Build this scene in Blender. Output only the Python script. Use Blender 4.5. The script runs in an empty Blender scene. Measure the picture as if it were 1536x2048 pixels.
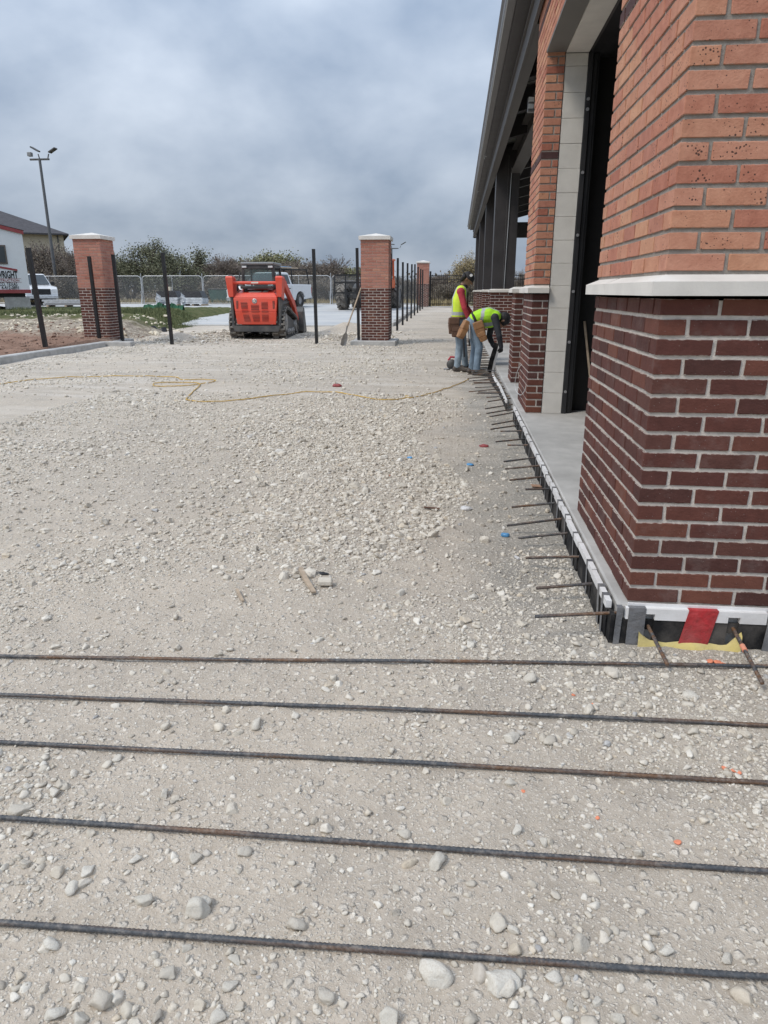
import bpy, bmesh, math, random
import numpy as np
from mathutils import Vector, Matrix, Euler, noise
R = math.radians
rng = np.random.default_rng(7)
random.seed(7)
sc = bpy.context.scene
COL = sc.collection

# ------------------------------------------------------------------ camera
F_PX, PITCH, YAW, CAM_H = 1390.0, R(17.602), R(5.756), 1.33
cd = bpy.data.cameras.new('camera'); cam = bpy.data.objects.new('camera', cd); COL.objects.link(cam)
cd.sensor_fit = 'VERTICAL'; cd.sensor_height = 24.0; cd.lens = 24.0 * F_PX / 2048.0
cd.clip_start = 0.05; cd.clip_end = 2000
cam.location = (0, 0, CAM_H); cam.rotation_euler = (R(90) - PITCH, 0, YAW)
sc.camera = cam

# ------------------------------------------------------------------ overcast sky
SUN_EL, SUN_AZ = R(50), R(232)          # azimuth clockwise from +Y (behind the viewer, to the left)
w = bpy.data.worlds.new('World'); sc.world = w; w.use_nodes = True
nt = w.node_tree; nt.nodes.clear(); N = nt.nodes.new; L = nt.links.new
def mth(op, a, b=None, c=None, clamp=False, tree=None):
    n = (tree or nt).nodes.new('ShaderNodeMath'); n.operation = op; n.use_clamp = clamp
    for i, v in enumerate((a, b, c)):
        if v is None: continue
        if isinstance(v, (int, float)): n.inputs[i].default_value = v
        else: (tree or nt).links.new(v, n.inputs[i])
    return n.outputs[0]
tc = N('ShaderNodeTexCoord'); sp = N('ShaderNodeSeparateXYZ'); L(tc.outputs['Generated'], sp.inputs[0])
zc = mth('MAXIMUM', sp.outputs[2], 0.0)
den = mth('ADD', zc, 0.5)
cb = N('ShaderNodeCombineXYZ'); L(mth('DIVIDE', sp.outputs[0], den), cb.inputs[0]); L(mth('DIVIDE', sp.outputs[1], den), cb.inputs[1])
n1 = N('ShaderNodeTexNoise'); n1.inputs['Scale'].default_value = 1.9; n1.inputs['Detail'].default_value = 5; n1.inputs['Roughness'].default_value = 0.5; n1.inputs['Distortion'].default_value = 0.25
L(cb.outputs[0], n1.inputs['Vector'])
n2 = N('ShaderNodeTexNoise'); n2.inputs['Scale'].default_value = 5.0; n2.inputs['Detail'].default_value = 6; n2.inputs['Roughness'].default_value = 0.52
L(cb.outputs[0], n2.inputs['Vector'])
cl = mth('ADD', mth('MULTIPLY', n1.outputs[0], 0.7), mth('MULTIPLY', n2.outputs[0], 0.3))
rp = N('ShaderNodeValToRGB'); L(cl, rp.inputs[0])
rp.color_ramp.elements[0].position = 0.37; rp.color_ramp.elements[0].color = (0.47, 0.605, 0.82, 1)
rp.color_ramp.elements[1].position = 0.63; rp.color_ramp.elements[1].color = (1.05, 1.18, 1.37, 1)
grad = mth('ADD', mth('MULTIPLY', zc, 0.82), 0.305)            # overcast dome: zenith about 2.5 times the horizon
low = mth('MULTIPLY', mth('POWER', mth('SUBTRACT', 1.0, zc), 40.0), 0.06)   # paler air low over the horizon
gr2 = mth('ADD', grad, low)
vm = N('ShaderNodeVectorMath'); vm.operation = 'SCALE'; L(rp.outputs[0], vm.inputs[0]); L(gr2, vm.inputs['Scale'])
sky = N('ShaderNodeTexSky'); sky.sky_type = 'NISHITA'; sky.sun_disc = False
sky.sun_elevation = SUN_EL; sky.sun_rotation = SUN_AZ; sky.air_density = 1.0; sky.dust_density = 2.0
sk = N('ShaderNodeVectorMath'); sk.operation = 'SCALE'; L(sky.outputs[0], sk.inputs[0]); sk.inputs['Scale'].default_value = 0.10
mx = N('ShaderNodeMix'); mx.data_type = 'RGBA'; mx.inputs[0].default_value = 0.07
L(vm.outputs[0], mx.inputs[6]); L(sk.outputs[0], mx.inputs[7])
bg = N('ShaderNodeBackground'); bg.inputs[1].default_value = 1.0; L(mx.outputs[2], bg.inputs[0])
ow = N('ShaderNodeOutputWorld'); L(bg.outputs[0], ow.inputs[0])
# ------------------------------------------------------------------ soft sun through the cloud
sl = bpy.data.lights.new('sun', 'SUN'); sl.energy = 1.5; sl.angle = R(16); sl.color = (1.0, 0.93, 0.83)
so = bpy.data.objects.new('sun', sl); COL.objects.link(so); so.location = (-20, -20, 40)
sd = Vector((math.sin(SUN_AZ) * math.cos(SUN_EL), math.cos(SUN_AZ) * math.cos(SUN_EL), math.sin(SUN_EL)))
so.rotation_euler = sd.to_track_quat('Z', 'Y').to_euler()
sc.view_settings.view_transform = 'Standard'; sc.view_settings.look = 'None'
sc.view_settings.exposure = 0.43; sc.view_settings.gamma = 1.0
sc.render.engine = 'CYCLES'
sc.cycles.use_denoising = True; sc.cycles.max_bounces = 6; sc.cycles.transparent_max_bounces = 16
sc.cycles.use_adaptive_sampling = True; sc.cycles.adaptive_threshold = 0.012

# ------------------------------------------------------------------ pixel -> place (a direction; the distance comes from what it touches)
def ray(u, v):
    x, y = u - 768.0, 1024.0 - v
    fw = math.cos(PITCH) * F_PX + math.sin(PITCH) * y; up = -math.sin(PITCH) * F_PX + math.cos(PITCH) * y
    c, s = math.cos(YAW), math.sin(YAW)
    return Vector((x * c - fw * s, x * s + fw * c, up))
def on_z(u, v, z=0.0):
    r = ray(u, v); t = (z - CAM_H) / r.z; return Vector((0, 0, CAM_H)) + r * t
def on_x(u, v, x):
    r = ray(u, v); return Vector((0, 0, CAM_H)) + r * (x / r.x)
def on_y(u, v, y):
    r = ray(u, v); return Vector((0, 0, CAM_H)) + r * (y / r.y)

# ------------------------------------------------------------------ mesh helpers
class MB:
    def __init__(s): s.v = []; s.f = []; s.sm = []; s.at = []; s.mi = []; s.val = 0.0; s.mat = 0
    def add(s, vs, fs, smooth=False):
        b = len(s.v); s.v.extend([tuple(p) for p in vs])
        for f in fs:
            s.f.append(tuple(b + i for i in f)); s.sm.append(smooth); s.at.append(s.val); s.mi.append(s.mat)
        return s
    def box(s, c, d, rz=0.0, M=None, ch=0.0):
        hx, hy, hz = d[0] / 2, d[1] / 2, d[2] / 2
        if ch <= 0:
            vs = [(x * hx, y * hy, z * hz) for x in (-1, 1) for y in (-1, 1) for z in (-1, 1)]
            fs = [(0, 1, 3, 2), (4, 6, 7, 5), (0, 4, 5, 1), (2, 3, 7, 6), (0, 2, 6, 4), (1, 5, 7, 3)]
        else:
            vs, fs = chbox(hx, hy, hz, ch)
        m = (M or Matrix.Identity(4)) if M is not None else Matrix.Rotation(rz, 4, 'Z')
        m = Matrix.Translation(c) @ m
        return s.add([m @ Vector(p) for p in vs], fs)
    def lohi(s, a, b, ch=0.0):
        return s.box(((a[0] + b[0]) / 2, (a[1] + b[1]) / 2, (a[2] + b[2]) / 2), (abs(b[0] - a[0]), abs(b[1] - a[1]), abs(b[2] - a[2])), ch=ch)
    def beam(s, a, b, wd, ht, ch=0.0):
        a, b = Vector(a), Vector(b); d = b - a; ln = d.length
        q = d.to_track_quat('X', 'Z').to_matrix().to_4x4()
        return s.box((a + b) / 2, (ln, wd, ht), M=q, ch=ch)
    def cyl(s, a, b, r0, r1=None, n=12, cap=True, smooth=True):
        r1 = r0 if r1 is None else r1
        a, b = Vector(a), Vector(b); q = (b - a).to_track_quat('Z', 'Y').to_matrix()
        vs = []
        for P, r in ((a, r0), (b, r1)):
            for i in range(n):
                t = 2 * math.pi * i / n; vs.append(P + q @ Vector((r * math.cos(t), r * math.sin(t), 0)))
        s.add(vs, [(i, (i + 1) % n, n + (i + 1) % n, n + i) for i in range(n)], smooth)
        if cap:
            s.add(vs[:n], [tuple(reversed(range(n)))]); s.add(vs[n:], [tuple(range(n))])
        return s
    def tube(s, pts, r, n=8, cap=True, smooth=True):
        pts = [Vector(p) for p in pts]; m = len(pts)
        rr = [r] * m if isinstance(r, (int, float)) else list(r)
        vs = []; up = Vector((0, 0, 1))
        t0 = (pts[1] - pts[0]).normalized()
        if abs(t0.z) > 0.9: up = Vector((1, 0, 0))
        nx = t0.cross(up).normalized()
        for i, p in enumerate(pts):
            t = (pts[min(i + 1, m - 1)] - pts[max(i - 1, 0)]).normalized()
            nx = (nx - t * nx.dot(t)).normalized(); ny = t.cross(nx)
            for k in range(n):
                a = 2 * math.pi * k / n; vs.append(p + (nx * math.cos(a) + ny * math.sin(a)) * rr[i])
        fs = [(i * n + k, i * n + (k + 1) % n, (i + 1) * n + (k + 1) % n, (i + 1) * n + k) for i in range(m - 1) for k in range(n)]
        s.add(vs, fs, smooth)
        if cap:
            s.add(vs[:n], [tuple(reversed(range(n)))]); s.add(vs[-n:], [tuple(range(n))])
        return s
    def prism(s, poly, axis, a, b):
        n = len(poly); vs = []
        for t in (a, b):
            for (p, q) in poly:
                vs.append({'x': (t, p, q), 'y': (p, t, q), 'z': (p, q, t)}[axis])
        fs = [tuple(range(n)), tuple(reversed(range(n, 2 * n)))] + [(i, n + i, n + (i + 1) % n, (i + 1) % n) for i in range(n)]
        return s.add(vs, fs)
    def loft(s, A, B, cap=True):
        n = len(A); vs = list(A) + list(B)
        fs = [(i, (i + 1) % n, n + (i + 1) % n, n + i) for i in range(n)]
        if cap: fs += [tuple(reversed(range(n))), tuple(range(n, 2 * n))]
        return s.add(vs, fs)
    def lathe(s, prof, c=(0, 0, 0), axis='z', n=20, smooth=True):
        vs = []; m = len(prof)
        for i in range(n):
            a = 2 * math.pi * i / n
            for (r, h) in prof:
                p = {'z': (r * math.cos(a), r * math.sin(a), h), 'x': (h, r * math.cos(a), r * math.sin(a)), 'y': (r * math.cos(a), h, r * math.sin(a))}[axis]
                vs.append((c[0] + p[0], c[1] + p[1], c[2] + p[2]))
        fs = [(i * m + k, ((i + 1) % n) * m + k, ((i + 1) % n) * m + k + 1, i * m + k + 1) for i in range(n) for k in range(m - 1)]
        return s.add(vs, fs, smooth)
    def ell(s, c, r, nu=14, nv=9):
        vs = []; fs = []
        for j in range(nv + 1):
            th = math.pi * j / nv
            for i in range(nu):
                ph = 2 * math.pi * i / nu
                vs.append((c[0] + r[0] * math.sin(th) * math.cos(ph), c[1] + r[1] * math.sin(th) * math.sin(ph), c[2] + r[2] * math.cos(th)))
        for j in range(nv):
            for i in range(nu): fs.append((j * nu + i, (j + 1) * nu + i, (j + 1) * nu + (i + 1) % nu, j * nu + (i + 1) % nu))
        return s.add(vs, fs, True)
    def mesh(s, name, mats):
        me = bpy.data.meshes.new(name); me.from_pydata(s.v, [], s.f)
        me.polygons.foreach_set('use_smooth', s.sm)
        if any(s.mi): me.polygons.foreach_set('material_index', s.mi)
        if any(s.at):
            a = me.attributes.new('rnd', 'FLOAT', 'FACE'); a.data.foreach_set('value', s.at)
        for m in (mats if isinstance(mats, (list, tuple)) else [mats]): me.materials.append(m)
        me.update(); return me
    def obj(s, name, mat, parent=None, fixn=True):
        me = s.mesh(name, mat)
        if fixn:
            bm = bmesh.new(); bm.from_mesh(me); bmesh.ops.recalc_face_normals(bm, faces=bm.faces[:]); bm.to_mesh(me); bm.free()
        return link(name, me, parent)
_CH = {}
def chbox(hx, hy, hz, c):
    k = (round(hx, 5), round(hy, 5), round(hz, 5), round(c, 5))
    if k in _CH: return _CH[k]
    bm = bmesh.new(); bmesh.ops.create_cube(bm, size=2.0)
    for v in bm.verts: v.co = Vector((v.co.x * hx, v.co.y * hy, v.co.z * hz))
    bmesh.ops.bevel(bm, geom=bm.edges[:], offset=min(c, hx * .9, hy * .9, hz * .9), segments=1, affect='EDGES', profile=0.5)
    bm.verts.ensure_lookup_table(); bm.verts.index_update()
    r = ([tuple(v.co) for v in bm.verts], [tuple(v.index for v in f.verts) for f in bm.faces]); bm.free(); _CH[k] = r; return r
WM = {}
def wmat(o): return WM.get(o.name, Matrix.Identity(4))
def link(name, me, parent=None, loc=None, rz=0.0, scale=None):
    """geometry in the parent's own space (parent = Empty or part)"""
    o = bpy.data.objects.new(name, me); COL.objects.link(o)
    if loc is not None: o.location = loc
    o.rotation_euler = (0, 0, rz)
    if scale: o.scale = scale
    if parent is not None: o.parent = parent
    return o
def tag(o, label=None, cat=None, group=None, kind=None):
    if label: o['label'] = label
    if cat: o['category'] = cat
    if group: o['group'] = group
    if kind: o['kind'] = kind
    return o
def thing(name, label, cat, loc=(0, 0, 0), rz=0.0, group=None):
    o = bpy.data.objects.new(name, None); COL.objects.link(o); o.location = loc; o.rotation_euler = (0, 0, rz)
    o.empty_display_size = 0.3
    return tag(o, label, cat, group)
def copy_tree(o, parent=None):
    c = o.copy(); COL.objects.link(c); c.parent = parent
    for ch in list(o.children): copy_tree(ch, c)
    return c
def np_mesh(name, V, faces_idx, nv_per, mat, rnd=None, smooth=False):
    """fast mesh of equal-size polygons: V (n,3), faces_idx (m,k)"""
    me = bpy.data.meshes.new(name); V = np.asarray(V, np.float32); Fi = np.asarray(faces_idx, np.int32); k = Fi.shape[1]
    me.vertices.add(len(V)); me.vertices.foreach_set('co', V.ravel())
    me.loops.add(Fi.size); me.loops.foreach_set('vertex_index', Fi.ravel())
    me.polygons.add(len(Fi)); me.polygons.foreach_set('loop_start', np.arange(0, Fi.size, k, dtype=np.int32))
    me.polygons.foreach_set('loop_total', np.full(len(Fi), k, np.int32))
    me.polygons.foreach_set('use_smooth', np.full(len(Fi), smooth, bool))
    if rnd is not None:
        a = me.attributes.new('rnd', 'FLOAT', 'FACE'); a.data.foreach_set('value', np.asarray(rnd, np.float32))
    me.materials.append(mat); me.update(calc_edges=True); me.validate(); return me
# value noise in numpy
def vnoise(x, y, seed=0):
    xi = np.floor(x).astype(np.int64); yi = np.floor(y).astype(np.int64); xf = x - xi; yf = y - yi
    def h(a, b):
        n = (a * 374761393 + b * 668265263 + seed * 2147483647) & 0x7fffffff
        n = ((n ^ (n >> 13)) * 1274126177) & 0x7fffffff
        return ((n ^ (n >> 16)) & 0xffff) / 65535.0
    u = xf * xf * (3 - 2 * xf); v = yf * yf * (3 - 2 * yf)
    return (h(xi, yi) * (1 - u) + h(xi + 1, yi) * u) * (1 - v) + (h(xi, yi + 1) * (1 - u) + h(xi + 1, yi + 1) * u) * v
def fbm(x, y, seed=0, o=4):
    t = 0; a = 0.5; 
    for i in range(o): t = t + a * vnoise(x, y, seed + i * 17); x = x * 2.03 + 11.3; y = y * 2.03 + 5.7; a *= 0.5
    return t / (1 - 0.5 ** o)
# ------------------------------------------------------------------ materials
class NT:
    def __init__(s, name):
        s.m = bpy.data.materials.new(name); s.m.use_nodes = True; s.t = s.m.node_tree; s.t.nodes.clear()
        s.out = s.n('ShaderNodeOutputMaterial'); s.b = s.n('ShaderNodeBsdfPrincipled'); s.l(s.b.outputs[0], s.out.inputs[0])
        s.tc = s.n('ShaderNodeTexCoord')
    def n(s, t): return s.t.nodes.new(t)
    def l(s, a, b): s.t.links.new(a, b)
    def math(s, op, a, b=None, c=None, clamp=False): return mth(op, a, b, c, clamp, s.t)
    def noise(s, scale, detail=4, rough=0.55, vec=None, dist=0.0):
        n = s.n('ShaderNodeTexNoise'); n.inputs['Scale'].default_value = scale; n.inputs['Detail'].default_value = detail
        n.inputs['Roughness'].default_value = rough; n.inputs['Distortion'].default_value = dist
        s.l(vec if vec is not None else s.tc.outputs['Object'], n.inputs['Vector']); return n.outputs[0]
    def vor(s, scale, feat='F1', vec=None, rand=1.0):
        n = s.n('ShaderNodeTexVoronoi'); n.feature = feat; n.inputs['Scale'].default_value = scale; n.inputs['Randomness'].default_value = rand
        s.l(vec if vec is not None else s.tc.outputs['Object'], n.inputs['Vector']); return n
    def ramp(s, fac, *stops, interp='LINEAR'):
        r = s.n('ShaderNodeValToRGB'); s.l(fac, r.inputs[0]); e = r.color_ramp.elements; r.color_ramp.interpolation = interp
        while len(e) < len(stops): e.new(0.5)
        for i, (p, c) in enumerate(stops):
            e[i].position = p; e[i].color = (c, c, c, 1) if isinstance(c, (int, float)) else (*c, 1)
        return r.outputs[0]
    def mix(s, fac, a, b, mode='MIX'):
        n = s.n('ShaderNodeMix'); n.data_type = 'RGBA'; n.blend_type = mode
        for i, v in ((0, fac), (6, a), (7, b)):
            if isinstance(v, (int, float)): n.inputs[i].default_value = v if i == 0 else (v, v, v, 1)
            elif isinstance(v, (tuple, list)): n.inputs[i].default_value = (*v, 1)
            else: s.l(v, n.inputs[i])
        return n.outputs[2]
    def bump(s, h, strength=0.3, dist=0.01):
        n = s.n('ShaderNodeBump'); n.inputs['Strength'].default_value = strength; n.inputs['Distance'].default_value = dist
        s.l(h, n.inputs['Height']); s.l(n.outputs[0], s.b.inputs['Normal'])
    def rnd(s):
        a = s.n('ShaderNodeAttribute'); a.attribute_name = 'rnd'; o = s.n('ShaderNodeObjectInfo')
        return s.math('FRACT', s.math('ADD', a.outputs['Fac'], o.outputs['Random']))
    def shift(s, r, k=37.0):
        v = s.n('ShaderNodeVectorMath'); v.operation = 'ADD'; s.l(s.tc.outputs['Object'], v.inputs[0])
        c = s.n('ShaderNodeCombineXYZ'); 
        for i in range(3): s.l(s.math('MULTIPLY', r, k * (i + 1)), c.inputs[i])
        s.l(c.outputs[0], v.inputs[1]); return v.outputs[0]
    def scalev(s, sx, sy, sz):
        v = s.n('ShaderNodeMapping'); v.inputs['Scale'].default_value = (sx, sy, sz); s.l(s.tc.outputs['Object'], v.inputs[0]); return v.outputs[0]
    def set(s, col=None, rough=None, metal=None, spec=None):
        if col is not None:
            if isinstance(col, (tuple, list)): s.b.inputs['Base Color'].default_value = (*col, 1)
            else: s.l(col, s.b.inputs['Base Color'])
        if rough is not None:
            if isinstance(rough, (int, float)): s.b.inputs['Roughness'].default_value = rough
            else: s.l(rough, s.b.inputs['Roughness'])
        if metal is not None: s.b.inputs['Metallic'].default_value = metal
        if spec is not None: s.b.inputs['Specular IOR Level'].default_value = spec
        return s.m
def simple(name, c, rough=0.6, var=0.25, scale=6.0, bump=0.0, bscale=60.0, metal=0.0, spec=0.4, dirt=None, dirtamt=0.0, bdist=0.004):
    t = NT(name); n = t.noise(scale, 5, 0.6)
    a = tuple(max(0, x * (1 - var)) for x in c); b = tuple(min(1, x * (1 + var)) for x in c)
    col = t.ramp(n, (0.3, a), (0.7, b))
    if dirt:
        d = t.ramp(t.noise(scale * 0.4, 6, 0.65), (0.62 - dirtamt * 0.4, 0.0), (0.78, 1.0)); col = t.mix(t.math('MULTIPLY', d, dirtamt), col, dirt)
    t.set(col, t.ramp(n, (0.2, max(0, rough - 0.08)), (0.8, min(1, rough + 0.08))), metal, spec)
    if bump: t.bump(t.noise(bscale, 4, 0.6), bump, bdist)
    return t.m
def brick_mat(name, stops, speck, mott=0.35, smear=(0.50, 0.45, 0.40)):
    t = NT(name); r = t.rnd(); v = t.shift(r)
    col = t.ramp(r, *stops)
    m = t.noise(22, 4, 0.6, v); col = t.mix(mott, col, t.ramp(m, (0.25, 0.25), (0.75, 0.85)), 'SOFT_LIGHT')
    if speck:
        sp_ = t.vor(85, vec=v); big = t.noise(14, 2, 0.5, v)
        s = t.math('LESS_THAN', sp_.outputs['Distance'], t.math('MULTIPLY', t.ramp(big, (0.42, 0.0), (0.72, 1.0)), 0.36))
        col = t.mix(t.math('MULTIPLY', s, 0.88), col, (0.035, 0.02, 0.018))
    else:
        sp_ = t.vor(60, vec=v); s = t.math('LESS_THAN', sp_.outputs['Distance'], 0.07)
        col = t.mix(t.math('MULTIPLY', s, 0.5), col, (0.45, 0.42, 0.4))
        ds = t.ramp(t.noise(5, 5, 0.7, v), (0.55, 0.0), (0.8, 0.22)); col = t.mix(ds, col, (0.38, 0.33, 0.31))
    sx = t.n('ShaderNodeSeparateXYZ'); t.l(t.tc.outputs['Object'], sx.inputs[0]); at_ = t.n('ShaderNodeAttribute'); at_.attribute_name = 'rnd'
    single = t.math('LESS_THAN', at_.outputs['Fac'], 0.0005)      # bricks that are objects of their own carry smeared mortar on their arrises
    e = t.math('DIVIDE', t.math('ABSOLUTE', sx.outputs[2]), 0.0271)
    e = t.math('ADD', e, t.math('MULTIPLY', t.math('SUBTRACT', t.noise(38, 5, 0.7, v), 0.5), 0.55))
    col = t.mix(t.math('MULTIPLY', t.math('MULTIPLY', t.ramp(e, (0.97, 0.0), (1.10, 0.8)), single), 0.75), col, smear)
    t.set(col, 0.82, 0, 0.3); t.bump(t.math('ADD', t.noise(120, 4, 0.65, v), t.math('MULTIPLY', t.noise(30, 3, 0.6, v), 0.8)), 0.55, 0.004)
    return t.m
BRICK_L = brick_mat('brick_light', [(0.0, (0.34, 0.125, 0.085)), (0.22, (0.44, 0.182, 0.120)), (0.45, (0.475, 0.222, 0.150)), (0.7, (0.49, 0.232, 0.145)), (0.88, (0.52, 0.270, 0.165)), (1.0, (0.40, 0.168, 0.118))], True, 0.45, (0.34, 0.29, 0.25))
BRICK_D = brick_mat('brick_dark', [(0.0, (0.070, 0.029, 0.024)), (0.3, (0.094, 0.034, 0.027)), (0.6, (0.112, 0.040, 0.030)), (0.85, (0.150, 0.056, 0.037)), (1.0, (0.076, 0.034, 0.030))], False)
BRICK_B = brick_mat('brick_band', [(0.0, (0.07, 0.034, 0.034)), (1.0, (0.09, 0.044, 0.04))], False)
BRICK_PL = brick_mat('brick_pillar_light', [(0.0, (0.34, 0.14, 0.10)), (0.3, (0.40, 0.175, 0.13)), (0.6, (0.44, 0.20, 0.145)), (0.85, (0.40, 0.19, 0.15)), (1.0, (0.47, 0.23, 0.16))], False, 0.2)
def mortar(name, c):
    t = NT(name); n = t.noise(30, 6, 0.7)
    t.set(t.ramp(n, (0.25, tuple(x * 0.72 for x in c)), (0.75, tuple(min(1, x * 1.15) for x in c))), 0.92, 0, 0.2)
    t.bump(t.math('ADD', t.noise(350, 3, 0.7), t.noise(90, 3, 0.6)), 0.7, 0.004); return t.m
MORT_L = mortar('mortar_tan', (0.62, 0.565, 0.51)); MORT_G = mortar('mortar_grey', (0.34, 0.305, 0.27)); MORT_P = mortar('mortar_pink', (0.42, 0.28, 0.23))
CAP = simple('cast_stone', (0.66, 0.63, 0.585), 0.85, 0.10, 5, 0.25, 120, dirt=(0.42, 0.39, 0.36), dirtamt=0.25)
CONC = simple('concrete', (0.47, 0.455, 0.43), 0.85, 0.2, 3, 0.4, 120, dirt=(0.25, 0.24, 0.225), dirtamt=0.65)
CONC_K = simple('kerb_concrete', (0.45, 0.44, 0.42), 0.9, 0.2, 6, 0.4, 90, dirt=(0.24, 0.22, 0.2), dirtamt=0.5)
CMU = simple('concrete_block', (0.66, 0.635, 0.59), 0.95, 0.08, 6, 0.5, 260, dirt=(0.34, 0.31, 0.28), dirtamt=0.2, bdist=0.006)
CMU_J = simple('block_joint', (0.55, 0.52, 0.48), 0.95, 0.15, 20, 0.4, 200)
BRONZE = simple('bronze_metal', (0.044, 0.040, 0.041), 0.5, 0.15, 3, 0.05, 30, 0.0, 0.4)
BRONZE2 = simple('bronze_metal_dusty', (0.085, 0.078, 0.074), 0.6, 0.2, 3, 0.05, 30, 0.0, 0.4)
GUTTER = simple('gutter_metal', (0.15, 0.145, 0.145), 0.4, 0.12, 3, 0.0, 30, 0.2, 0.5)
DECK = simple('roof_deck', (0.40, 0.40, 0.40), 0.45, 0.12, 3, 0.0, 30, 0.3, 0.5)
LINTEL = simple('lintel_steel', (0.17, 0.165, 0.155), 0.7, 0.1, 3, 0.1, 60)
BLACKP = simple('black_paint', (0.013, 0.013, 0.014), 0.4, 0.3, 8, 0.05, 40, 0.0, 0.5, dirt=(0.12, 0.105, 0.09), dirtamt=0.12)
BLACKM = simple('black_track', (0.02, 0.02, 0.022), 0.45, 0.3, 5, 0.05, 40, 0.0, 0.5)
BOLT = simple('zinc', (0.45, 0.45, 0.46), 0.4, 0.2, 30, 0, 10, 0.7)
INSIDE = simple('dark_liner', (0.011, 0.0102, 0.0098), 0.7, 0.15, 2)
FOAM = simple('black_foam', (0.014, 0.014, 0.015), 0.8, 0.3, 10, 0.5, 120, 0, 0.2, dirt=(0.30, 0.27, 0.24), dirtamt=0.4)
WHITE_S = simple('white_strip', (0.76, 0.75, 0.74), 0.55, 0.08, 8, 0.3, 60, dirt=(0.4, 0.36, 0.33), dirtamt=0.5)
TAPE = simple('grey_tape', (0.145, 0.147, 0.155), 0.42, 0.25, 14, 1.0, 38, 0.0, 0.5, bdist=0.008, dirt=(0.3, 0.28, 0.25), dirtamt=0.4)
TAPE_R = simple('red_tape', (0.42, 0.022, 0.028), 0.5, 0.3, 14, 1.0, 32, bdist=0.008, dirt=(0.35, 0.2, 0.18), dirtamt=0.4)
TAPE_R2 = simple('red_tape_bright', (0.62, 0.02, 0.025), 0.45, 0.1, 9, 0.3, 40)
YFOAM = simple('yellow_foam', (0.62, 0.50, 0.16), 0.9, 0.15, 10, 0.8, 60, dirt=(0.42, 0.37, 0.3), dirtamt=0.6)
def rebar_mat(name, rust):
    t = NT(name); v = t.scalev(1.6, 30, 30); n = t.noise(1.4, 4, 0.6, v); f = t.noise(120, 4, 0.7)
    base = t.ramp(f, (0.3, (0.04, 0.044, 0.05)), (0.75, (0.115, 0.12, 0.128)))
    ru = t.ramp(f, (0.3, (0.10, 0.055, 0.028)), (0.75, (0.26, 0.14, 0.075)))
    col = t.mix(t.ramp(n, (0.62 - rust, 0.0), (0.82 - rust, 1.0)), base, ru)
    d = t.ramp(t.noise(55, 4, 0.7), (0.48, 0.0), (0.78, 0.6)); col = t.mix(d, col, (0.36, 0.32, 0.28))
    t.set(col, 0.62, 0.25, 0.4); t.bump(f, 0.4, 0.002); return t.m
REBAR = rebar_mat('rebar_steel', 0.15); DOWEL = rebar_mat('dowel_steel', 0.2)
ORANGE_SP = simple('orange_spray', (0.72, 0.22, 0.11), 0.85, 0.2, 30, dirt=(0.55, 0.45, 0.38), dirtamt=0.5)
CORD_Y = simple('yellow_cord', (0.56, 0.36, 0.09), 0.7, 0.25, 12, dirt=(0.45, 0.38, 0.3), dirtamt=0.3)
CORD_B = simple('black_cord', (0.02, 0.02, 0.02), 0.5, 0.2, 12)
WOOD = simple('old_wood', (0.42, 0.33, 0.24), 0.8, 0.3, 14, 0.3, 60)
CARD = simple('cardboard', (0.33, 0.2, 0.13), 0.9, 0.15, 14)
BLUEPL = simple('blue_plastic', (0.10, 0.30, 0.55), 0.35, 0.4, 20)
REDPL = simple('red_litter', (0.30, 0.07, 0.07), 0.6, 0.3, 20)
BLKPL = simple('black_plastic', (0.02, 0.02, 0.022), 0.35, 0.4, 8, 0.6, 9, bdist=0.03)
WHITEPL = simple('white_plastic', (0.62, 0.61, 0.60), 0.5, 0.25, 9)

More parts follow.
